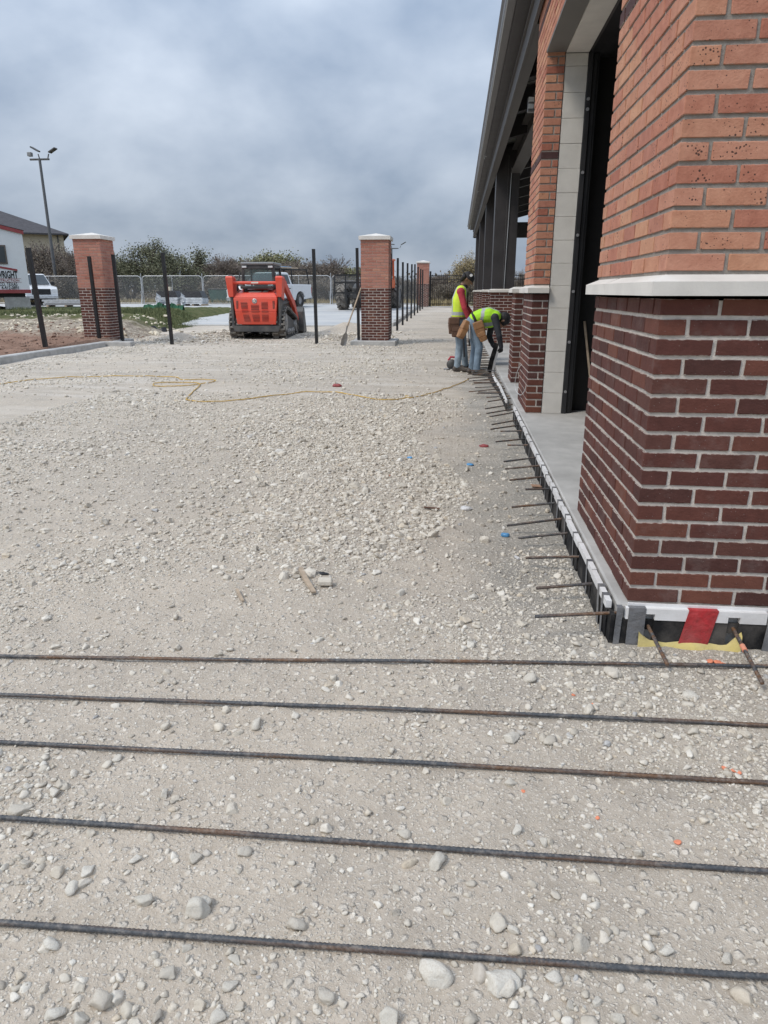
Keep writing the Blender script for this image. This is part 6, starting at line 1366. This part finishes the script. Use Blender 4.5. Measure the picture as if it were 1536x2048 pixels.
def tree_meshes(kind, seed):
    rg = np.random.default_rng(seed); m = MB(); tips = []
    if kind == 'oak':
        for s in range(4):
            a = s * 1.6 + rg.uniform(0, .6); branchy(m, Vector((0.12 * math.cos(a), 0.12 * math.sin(a), 0)), Vector((0.42 * math.cos(a), 0.42 * math.sin(a), 1)).normalized(), 1.5, 0.15, 4, rg, 0.52, tips, 3, 0.2)
        V, Fi, rn = leaves(tips, 20, 0.11, 0.19, rg); lm = np_mesh('crown', V, Fi, 4, LEAF_OAK, rn)
    elif kind == 'bare':
        for s in range(7):
            a = s * 0.9; branchy(m, Vector((0.35 * math.cos(a), 0.35 * math.sin(a), 0)), Vector((0.35 * math.cos(a), 0.35 * math.sin(a), 1)).normalized(), 1.15, 0.05, 4, rg, 0.46, tips, 4, 0.25)
        V, Fi, rn = leaves(tips, 1, 0.09, 0.14, rg); lm = np_mesh('crown', V, Fi, 4, LEAF_B, rn)
    elif kind == 'pale':
        for s in range(6):
            a = s * 1.05; branchy(m, Vector((0.25 * math.cos(a), 0.25 * math.sin(a), 0)), Vector((0.3 * math.cos(a), 0.3 * math.sin(a), 1)).normalized(), 1.3, 0.05, 4, rg, 0.40, tips, 3, 0.3)
        V, Fi, rn = leaves(tips, 3, 0.13, 0.18, rg); lm = np_mesh('crown', V, Fi, 4, GRASS_D, rn)
    else:
        for s in range(6):
            a = s * 1.05; branchy(m, Vector((0.3 * math.cos(a), 0.3 * math.sin(a), 0)), Vector((0.45 * math.cos(a), 0.45 * math.sin(a), 1)).normalized(), 0.95, 0.05, 4, rg, 0.5, tips, 3, 0.15)
        V, Fi, rn = leaves(tips, 5, 0.12, 0.17, rg); lm = np_mesh('crown', V, Fi, 4, LEAF_Y if kind == 'green' else LEAF_B, rn)
    zs = np.array([p[2] for p in m.v]); return m.mesh('trunk', BARK if kind == 'oak' else (TWIG_P if kind == 'pale' else TWIG)), lm, float(np.percentile(zs, 99.5))
TM = {}
for kd in ('oak', 'bare', 'pale', 'green', 'brown'):
    TM[kd] = [tree_meshes(kd, 300 + i * 7 + len(kd)) for i in range(2 if kd != 'bare' else 3)]
def tree(kind, u, vtop, y, label, group, wx=1.0, var=0, rz=0.0, cat='tree', name='tree'):
    p = on_y(u, 600, y); z0 = float(base_z(0, y)) - 0.02; top = on_y(u, vtop, y).z; tm, lm, h = TM[kind][var % len(TM[kind])]; s = (top - z0) / h
    T_ = thing(name, label, cat, (p.x, y, z0), rz, group); T_.scale = (s * wx, s * wx, s); link('trunk', tm, T_); link('crown', lm, T_); return T_
G1 = 'trees and brush behind the chain-link fence'
tree('oak', 335, 494, 62, 'broad grey-green oak behind the fence panels, left of the loader', G1, 1.25, 0, 0.5, name='oak_tree')
tree('oak', 262, 526, 66, 'lower green oak between the left pillar and the broad oak', G1, 1.15, 1, 2.0, name='oak_tree')
tree('oak', 398, 532, 66, 'rounded oak on the right flank of the broad oak', G1, 1.2, 0, 3.6, name='oak_tree')
tree('oak', 228, 535, 60, 'dark green oak close behind the left pillar', G1, 1.1, 1, 4.1, name='oak_tree')
spec = [('bare', 104, 492, 58, 1.0, 'tall bare dark tree in front of the beige building corner'), ('bare', 140, 505, 57, 1.0, 'bare dark tree left of the left pillar'), ('bare', 72, 510, 60, 1.0, 'bare tree beside the trailer\'s right edge'), ('bare', 168, 520, 56, 1.1, 'bare shrub just left of the left brick pillar'), ('brown', 100, 545, 55, 1.3, 'low brown shrub behind the half-hidden pickup'), ('brown', 150, 552, 55, 1.3, 'low brown shrub above the stacked steel bars'),
    ('bare', 440, 520, 64, 1.2, 'bare shrub directly left of the loader cab'), ('bare', 478, 518, 68, 1.2, 'bare tree seen over the loader\'s left arm'), ('green', 522, 516, 72, 1.0, 'pale green tree rising over the loader cab'), ('green', 556, 518, 72, 1.0, 'pale green tree above the white pickup\'s roof'), ('bare', 590, 524, 64, 1.2, 'bare shrub behind the pickup\'s ladder rack'), ('brown', 452, 556, 58, 1.4, 'low brown thicket at the loader\'s left side'), ('brown', 610, 555, 57, 1.4, 'low brown thicket behind the pickup\'s tail'),
    ('bare', 648, 522, 60, 1.3, 'wide bare thicket right of the lone post'), ('bare', 668, 534, 63, 1.2, 'bare thicket behind the fence joint'), ('green', 702, 540, 62, 1.3, 'yellow-green bush left of the near right pillar'), ('brown', 640, 565, 55, 1.4, 'low brown brush behind the empty lot'), ('brown', 690, 565, 55, 1.4, 'low brown brush behind the telehandler wheel'), ('bare', 800, 556, 60, 1.3, 'bare brush behind the row of posts, left part'), ('bare', 828, 560, 64, 1.3, 'bare brush behind the row of posts, right part'),
    ('bare', 880, 552, 66, 1.3, 'grey bush behind the left end of the picket fence'), ('bare', 905, 549, 64, 1.3, 'grey bush behind the middle of the picket fence'), ('pale', 945, 512, 62, 0.9, 'pale bare tree beside the building\'s far end'), ('brown', 900, 570, 60, 1.5, 'dark low brush behind the picket fence'), ('brown', 932, 568, 60, 1.4, 'dark low brush behind the standing worker'), ('bare', 1052, 545, 60, 1.0, 'bare tree glimpsed between column and second pilaster'), ('brown', 760, 566, 58, 1.4, 'brown brush hidden behind the near right pillar')]
for i, (kd, u, vt, y, wx, lab) in enumerate(spec): tree(kd, u, vt, y, lab, G1, wx, i, i * 1.3, 'bush' if kd == 'brown' else 'tree', 'brush' if kd == 'brown' else 'bare_tree' if kd in ('bare', 'pale') else 'spring_tree')
# far wood closing the horizon
rg = np.random.default_rng(5); tips = [(Vector((rg.uniform(-75, 60), rg.uniform(74, 84), 0.4 + abs(rg.normal(0, 1)) * 0.9)), None) for _ in range(5200)]
V, Fi, rn = leaves(tips, 7, 0.42, 0.5, rg); tag(link('far_brush', np_mesh('far_brush', V, Fi, 4, LEAF_B, rn)), 'distant grey-brown brush closing the horizon', 'brush', kind='stuff')
# ------------------------------------------------------------------ grass
def blades(name, pts, h, mat, seed, label):
    r = np.random.default_rng(seed); n = len(pts); a = r.uniform(0, 6.28, n); hh = h * r.uniform(0.5, 1.4, n); wd = hh * 0.09; lean = r.normal(0, 0.35, (n, 2)) * hh[:, None]
    d = np.stack([np.cos(a), np.sin(a), 0 * a], 1) * wd[:, None]; tip = pts + np.stack([lean[:, 0], lean[:, 1], hh], 1); V = np.stack([pts - d, pts + d, tip], 1).reshape(-1, 3)
    tag(link(name, np_mesh(name, V, np.arange(3 * n).reshape(-1, 3), 3, mat, r.uniform(.02, .98, n))), label, 'grass', kind='stuff')
r = np.random.default_rng(8); n = 36000; x = r.uniform(-24, -8.2, n); y = r.uniform(21.8, 29.5, n); k = (fbm(x * .5, y * .5, 90, 3) + 0.25 * sst(22, 26, y) > 0.66) & (x < -8.6 - (y - 20) * 0.16)
x, y = x[k], y[k]; blades('grass', np.stack([x, y, bank_z(x, y) - 0.01], 1), 0.11, GRASS_G, 9, 'green grass along the crest of the soil bank')
n = 26000; x = r.uniform(-40, 8, n); y = r.uniform(47.0, 52.0, n); k = fbm(x * .4, y * .4, 91, 3) > 0.42; x, y = x[k], y[k]; blades('dry_grass', np.stack([x, y, np.full(len(x), 0.33) + 0.0], 1), 0.42, GRASS_D, 10, 'tall dry grass along the far edge of the lot')
# ------------------------------------------------------------------ rubble, sheeting and netting on the bank
random.seed(31)
PR = [np_mesh('rubble_rock', W, BIGF, 3, PALEROCK, None, False) for W in BIGV[:5]]
def rock(u, v, rpx, label, zo=0.3, y=None):
    p = on_z(u, v, zo); r_ = rpx * p.y / 1458; o = link('rubble_rock', random.choice(PR), None, (p.x, p.y, float(bank_z(np.array(p.x), np.array(p.y))) + r_ * 0.2), random.uniform(0, 6), (r_, r_, r_ * 0.8)); tag(o, label, 'rock', 'pale rocks on the soil bank')
for (u, v, rr_, lab) in ((331, 641, 6.5, 'largest cream rock on the bank, left of the lone post'), (362, 645, 5, 'cream rock just right of the lone post in gravel'), (373, 648, 4, 'rightmost small cream rock on the bank edge'), (56, 632, 5, 'pale rock in rubble behind the leftmost post'), (70, 640, 4, 'small pale rock right of the leftmost post'), (35, 641, 4, 'small pale rock left of the leftmost post'), (110, 652, 4, 'low pale rock on red soil, left of the pillar'), (262, 635, 3.5, 'small cream rock in grass right of the left pillar'), (275, 648, 3.5, 'small rock above the black sheeting')): rock(u, v, rr_, lab)
P = []; rg = np.random.default_rng(77); n = 1500; x = rg.uniform(-18, -7.4, n); y = rg.uniform(18.6, 24.6, n); k = fbm(x * .8, y * .8, 61, 3) > 0.47; x, y = x[k], y[k]; S = np.clip(np.exp(rg.normal(math.log(.045), .45, len(x))), .02, .14)
tag(link('rubble', scatter('rubble', np.stack([x, y, bank_z(x, y) + S * .2], 1), S, rg.uniform(.3, .99, len(x)), 1, 44, PALEROCK, False)), 'broken pale rubble strewn over the bank', 'rubble', kind='stuff')
n = 2600; x = rg.uniform(-22, -8.95, n); y = rg.uniform(11.5, 20.5, n); S = np.clip(np.exp(rg.normal(math.log(.028), .5, n)), .012, .11)
tag(link('soil_clods', scatter('soil_clods', np.stack([x, y, bank_z(x, y) + S * .15], 1), S, rg.uniform(.02, .98, n), 1, 48, CLOD, False)), 'clods of red-brown soil on the bank behind the kerb', 'soil', kind='stuff')
# loose spoil beside the loader and round the far pillar
n = 2600; x = rg.normal(0, 1, n); y = rg.normal(0, 1, n); ctr = np.array([[-3.3, 22.6], [-7.2, 21.6], [-3.0, 20.6], [-7.6, 19.4]])[rg.integers(0, 4, n)]; x = ctr[:, 0] + x * 0.75; y = ctr[:, 1] + y * 0.7; S = np.clip(np.exp(rg.normal(math.log(.03), .45, n)), .012, .1)
hsp = 0.20 * np.exp(-((x - ctr[:, 0]) ** 2 / .5 + (y - ctr[:, 1]) ** 2 / .5)); tag(link('spoil_stones', scatter('spoil_stones', np.stack([x, y, gh(x, y) + hsp * 0.5 + S * .2], 1), S, rg.uniform(.02, .99, n), 1, 46, STONE, False)), 'loose stone spoil heaped around the loader', 'rubble', kind='stuff')
for nm, (cx, cy, rx_, ry_, hh_), lab in (('spoil_heap', (-3.35, 22.8, 1.1, 0.9, 0.34), 'pale gravel heap in front of the loader bucket'), ('spoil_heap', (-7.3, 21.7, 0.9, 0.7, 0.16), 'low gravel heap left of the loader'), ('spoil_heap', (-7.65, 19.3, 0.75, 0.45, 0.26), 'pale gravel heap beside the black sheeting')):
    g_ = np.linspace(-1.3, 1.3, 30); X, Y = np.meshgrid(g_, g_); Z = hh_ * np.exp(-2.2 * (X ** 2 + Y ** 2)) * (0.75 + 0.5 * fbm(X * 3 + cx, Y * 3, 14, 3)) - 0.03; ix = np.arange(29)[:, None] * 30 + np.arange(29)[None, :]
    me_ = np_mesh(nm, np.stack([X * rx_, Y * ry_, Z], -1).reshape(-1, 3), np.stack([ix, ix + 1, ix + 31, ix + 30], -1).reshape(-1, 4), 4, GROUND, smooth=True); o = link(nm, me_, None, (cx, cy, gz(cx, cy))); tag(o, lab, 'gravel heap')
sp0 = on_z(262, 668, 0.05); m = MB(); n_ = 22; vs = []
for i in range(n_):
    x_ = -0.75 + 1.5 * i / (n_ - 1); yy_ = 0.08 * math.sin(i * 0.9) + 0.1 * math.sin(i * .35); zt_ = 0.24 + 0.05 * math.sin(i * 1.3) - 0.12 * abs(x_); vs += [(x_, yy_ - 0.02, -0.02), (x_, yy_, zt_), (x_, yy_ + 0.05, zt_ - 0.01), (x_, yy_ + 0.07, -0.02)]
m.add(vs, [(i * 4 + k, (i + 1) * 4 + k, (i + 1) * 4 + k + 1, i * 4 + k + 1) for i in range(n_ - 1) for k in range(3)], True); o = m.obj('plastic_sheeting', BLKPL); o.location = (sp0.x, sp0.y + 0.9, 0.03); tag(o, 'black plastic sheeting in the hollow right of the left pillar', 'sheeting')
gn = on_z(328, 627, 0.42); m = MB(); n_ = 40; vs = []; rg2 = np.random.default_rng(3)
for i in range(n_):
    x_ = -0.9 + 1.8 * i / (n_ - 1); h_ = 0.12 * (0.5 + 0.5 * math.sin(i * 0.5)) * (1 - (x_ / 1.0) ** 2) + 0.10 + rg2.uniform(0, .06); vs += [(x_, -0.12 + rg2.uniform(-.03, .03), -0.05), (x_, rg2.uniform(-.05, .05), h_), (x_, 0.15, -0.05)]
m.add(vs, [(i * 3 + k, (i + 1) * 3 + k, (i + 1) * 3 + k + 1, i * 3 + k + 1) for i in range(n_ - 1) for k in range(2)]); o = m.obj('green_netting', GREENNET); o.location = (gn.x, gn.y, float(bank_z(np.array(gn.x), np.array(gn.y)))); tag(o, 'crumpled green netting lying on the grass left of the loader', 'netting')
# ------------------------------------------------------------------ stacked goods on the lot
def lotpt(u, y): p = on_y(u, 600, y); return (p.x, y, float(lot_z(p.x, y)))
def pallet_stack(u0, u1, y, label, top=True):
    a, b = on_y(u0, 600, y).x, on_y(u1, 600, y).x; w_ = b - a; T_ = thing('pallet_stack', label, 'pallet stack', ((a + b) / 2, y, float(lot_z(a, y))), 0, 'wrapped stacks on the lot')
    for k in range(3):
        m = MB(); m.lohi((-w_ / 2 + k * (w_ - .12) / 2, -0.5, 0), (-w_ / 2 + .12 + k * (w_ - .12) / 2, 0.5, 0.1)); m.obj('pallet_bearer', WOOD, T_)
    for k in range(4):
        m = MB(); m.lohi((-w_ / 2 + random.uniform(-.03, .03), -0.55, 0.101 + k * 0.095), (w_ / 2 + random.uniform(-.03, .03), 0.55, 0.19 + k * 0.095), 0.02); m.obj('bundle', WRAP, T_)
    if top:
        m = MB(); m.loft([(-w_ / 2, -0.5, 0.49), (w_ / 2, -0.5, 0.49), (w_ / 2, 0.5, 0.49), (-w_ / 2, 0.5, 0.49)], [(-w_ / 2 + .06, -0.4, 0.86), (w_ / 2 - .2, -0.4, 0.88), (w_ / 2 - .2, 0.4, 0.88), (-w_ / 2 + .06, 0.4, 0.86)]); m.obj('black_cover', BLKPL, T_)
    return T_
pallet_stack(318, 362, 44.5, 'left wrapped stack with black cover behind the lone post'); pallet_stack(370, 411, 44.2, 'right wrapped stack with black cover, left of the loader')
for (u, lab) in ((317, 'torn white wrap at the left end of the wrapped stacks'), (366, 'torn white wrap between the two wrapped stacks')):
    p = lotpt(u, 43.7); m = MB(); m.ell((0, 0, 0.3), (0.13, 0.13, 0.42), 14, 12); m.v = [tuple(Vector(q) + Vector(noise.noise_vector(Vector(q) * 11)) * 0.16 + Vector((0, 0, 0.10 * noise.noise(Vector(q) * 17)))) for q in m.v]; m.sm = [False] * len(m.sm); o = m.obj('torn_wrap', WRAP); o.location = p; tag(o, lab, 'plastic wrap')
p = lotpt(339, 44.5); m = MB(); m.lohi((-.18, -.15, 0), (.18, .15, .24), 0.02); o = m.obj('carton', PALEROCK); o.location = (p[0], p[1], p[2] + 0.875); tag(o, 'pale carton on top of the left wrapped stack', 'carton')
sb = thing('steel_bundle', 'low stack of grey steel tubes on timbers left of the left pillar', 'steel stack', lotpt(136, 42.0))
for k in range(3):
    m = MB(); m.lohi((-1.2 + k * 1.15, -.4, 0), (-1.08 + k * 1.15, .4, .1)); m.obj('timber', WOOD, sb)
for r_ in range(3):
    for k in range(7):
        m = MB(); dx = random.uniform(-.15, .15); m.lohi((-1.4 + dx, -.4 + k * .115, .101 + r_ * .105), (1.4 + dx, -.30 + k * .115, .2 + r_ * .105), .006); m.obj('tube', CHROME if (r_ + k) % 3 else GREY_L, sb)
gb = thing('waste_bin', 'dull green bin standing left of the loader behind the fence', 'bin', (on_y(447, 600, 49).x, 49, float(base_z(0, 49)))); m = MB(); m.loft([(-.7, -.5, 0), (.7, -.5, 0), (.7, .5, 0), (-.7, .5, 0)], [(-.85, -.6, .95), (.85, -.6, .95), (.85, .6, .95), (-.85, .6, .95)]); m.obj('tub', simple('bin_green', (0.05, 0.11, 0.09), 0.6, 0.2, 3), gb); m = MB(); m.lohi((-.88, -.63, .955), (.88, .63, 1.02), .02); m.obj('lid', GREY_P, gb)
# ------------------------------------------------------------------ far beige building, light masts
fb = on_y(126, 470, 85.0); FB = thing('apartment_building', 'beige two-storey building with dark hipped roof behind the trailer', 'building', (fb.x - 8.6 * math.cos(R(32)), 85 - 8.6 * math.sin(R(32)), 0.4), R(32))
ez = on_y(126, 468, 85).z - 0.4
m = MB(); m.lohi((-9, 0, 0), (8.6, 14, ez)); m.obj('wall', BEIGE, FB)
m = MB(); m.add([(-9.6, -.6, ez), (9.2, -.6, ez), (9.2, 14.6, ez), (-9.6, 14.6, ez), (-3, 7, ez + 3.1), (1.6, 7, ez + 3.1), (-9.6, -.6, ez - .18), (9.2, -.6, ez - .18), (9.2, 14.6, ez - .18), (-9.6, 14.6, ez - .18)], [(0, 1, 5, 4), (1, 2, 5), (2, 3, 4, 5), (3, 0, 4), (0, 6, 7, 1), (1, 7, 8, 2), (2, 8, 9, 3), (3, 9, 6, 0)]); m.obj('roof', SHINGLE, FB)
for (x_, z_) in ((6.4, ez - 3.0), (1.2, ez - 2.8), (-3.5, ez - 2.8)):
    m = MB(); m.lohi((x_, -.06, z_), (x_ + .9, -.002, z_ + 1.2)); wn_ = m.obj('window', GREY_L, FB); m = MB(); m.lohi((x_ + .08, -.07, z_ + .08), (x_ + .82, -.061, z_ + 1.12)); m.obj('pane', GLASS_D, wn_)
for x_ in (2.6, 7.9): m = MB(); m.lohi((x_, -.12, 0), (x_ + .14, -.003, ez - .2)); m.obj('downpipe', GREY_P, FB)
MASTM = simple('mast_grey', (0.11, 0.112, 0.118), 0.6, 0.15, 2)
def mast(u, vtop, y, label, heads, sc_=1.0, r=0.09):
    p = on_y(u + 25 * (1 if u < 400 else 0), 600, y); z0 = float(base_z(0, y)); T = on_y(u, vtop, y); ML = thing('light_mast', label, 'light mast', (p.x if u > 400 else T.x, y, z0)); h = T.z - z0
    m = MB(); m.cyl((0, 0, 0), (0, 0, h), r * 1.5, r, n=12); m.obj('pole', MASTM, ML)
    m = MB(); m.lohi((-0.75 * sc_, -.06, h - .12), (0.75 * sc_, .06, h), .01); m.obj('crossarm', GREY_P, ML)
    for (x_, dx, dz, rot) in heads:
        m = MB(); m.beam((x_ * sc_, 0, h), (x_ * sc_ + dx * .25, 0, h + .3), .06, .06); M_ = Matrix.Rotation(rot, 4, 'Y'); m.box((x_ * sc_ + dx, 0, h + dz), (0.62 * sc_, .42, .10), M=M_, ch=.02); m.obj('lamp_head', GREY_P, ML)
    m = MB(); m.lohi((-0.85 * sc_, -.15, h + .15), (-0.55 * sc_, .15, h + .42), .02); m.obj('camera_box', GREY_L, ML)
    m = MB(); m.cyl((0, 0, 0), (0, 0, .5), r * 2.6, n=12); m.obj('base', CONC_K, ML)
mast(79, 317, 54, 'tall grey floodlight mast rising behind the bare trees at left', [(0.0, -0.25, 0.62, 0.5), (0.65, 0.45, 0.52, -0.5)])
mast(783, 496, 105, 'distant light mast peeking out right of the near right pillar', [(0.0, 0.0, 0.5, 0.1), (0.9, 0.5, 0.6, -0.5)], 1.3, 0.11)
# parked car beyond the fence
cr_ = thing('parked_car', 'small dark car parked far beyond the stacked steel tubes', 'car', (on_y(156, 600, 70).x, 70, 0.5), R(80))
def carbody(T_, mat):
    m = MB(); m.prism([(-2.1, .35), (2.1, .35), (2.15, .7), (1.2, .85), (.7, .92), (-1.4, .95), (-2.1, .9)], 'y', -.85, .85); b = m.obj('body', mat, T_); m = MB(); m.loft([(-1.7, -.8, .93), (1.0, -.8, .93), (1.0, .8, .93), (-1.7, .8, .93)], [(-1.2, -.62, 1.42), (.2, -.62, 1.42), (.2, .62, 1.42), (-1.2, .62, 1.42)]); m.obj('glasshouse', GLASS_D, T_); m = MB(); m.loft([(-1.2, -.62, 1.421), (.2, -.62, 1.421), (.2, .62, 1.421), (-1.2, .62, 1.421)], [(-1.1, -.55, 1.46), (.1, -.55, 1.46), (.1, .55, 1.46), (-1.1, .55, 1.46)]); m.obj('roof', mat, T_)
    for x_ in (-1.3, 1.35):
        for s_ in (-1, 1): wheel(T_, (x_, s_ * .76, .32), .32, .2)
carbody(cr_, GREY_L)
cr2 = thing('parked_car', 'silver car half hidden by the loader\'s left track', 'car', (on_y(404, 600, 45).x, 45.6, float(lot_z(-15, 45.6))), R(100)) if False else None
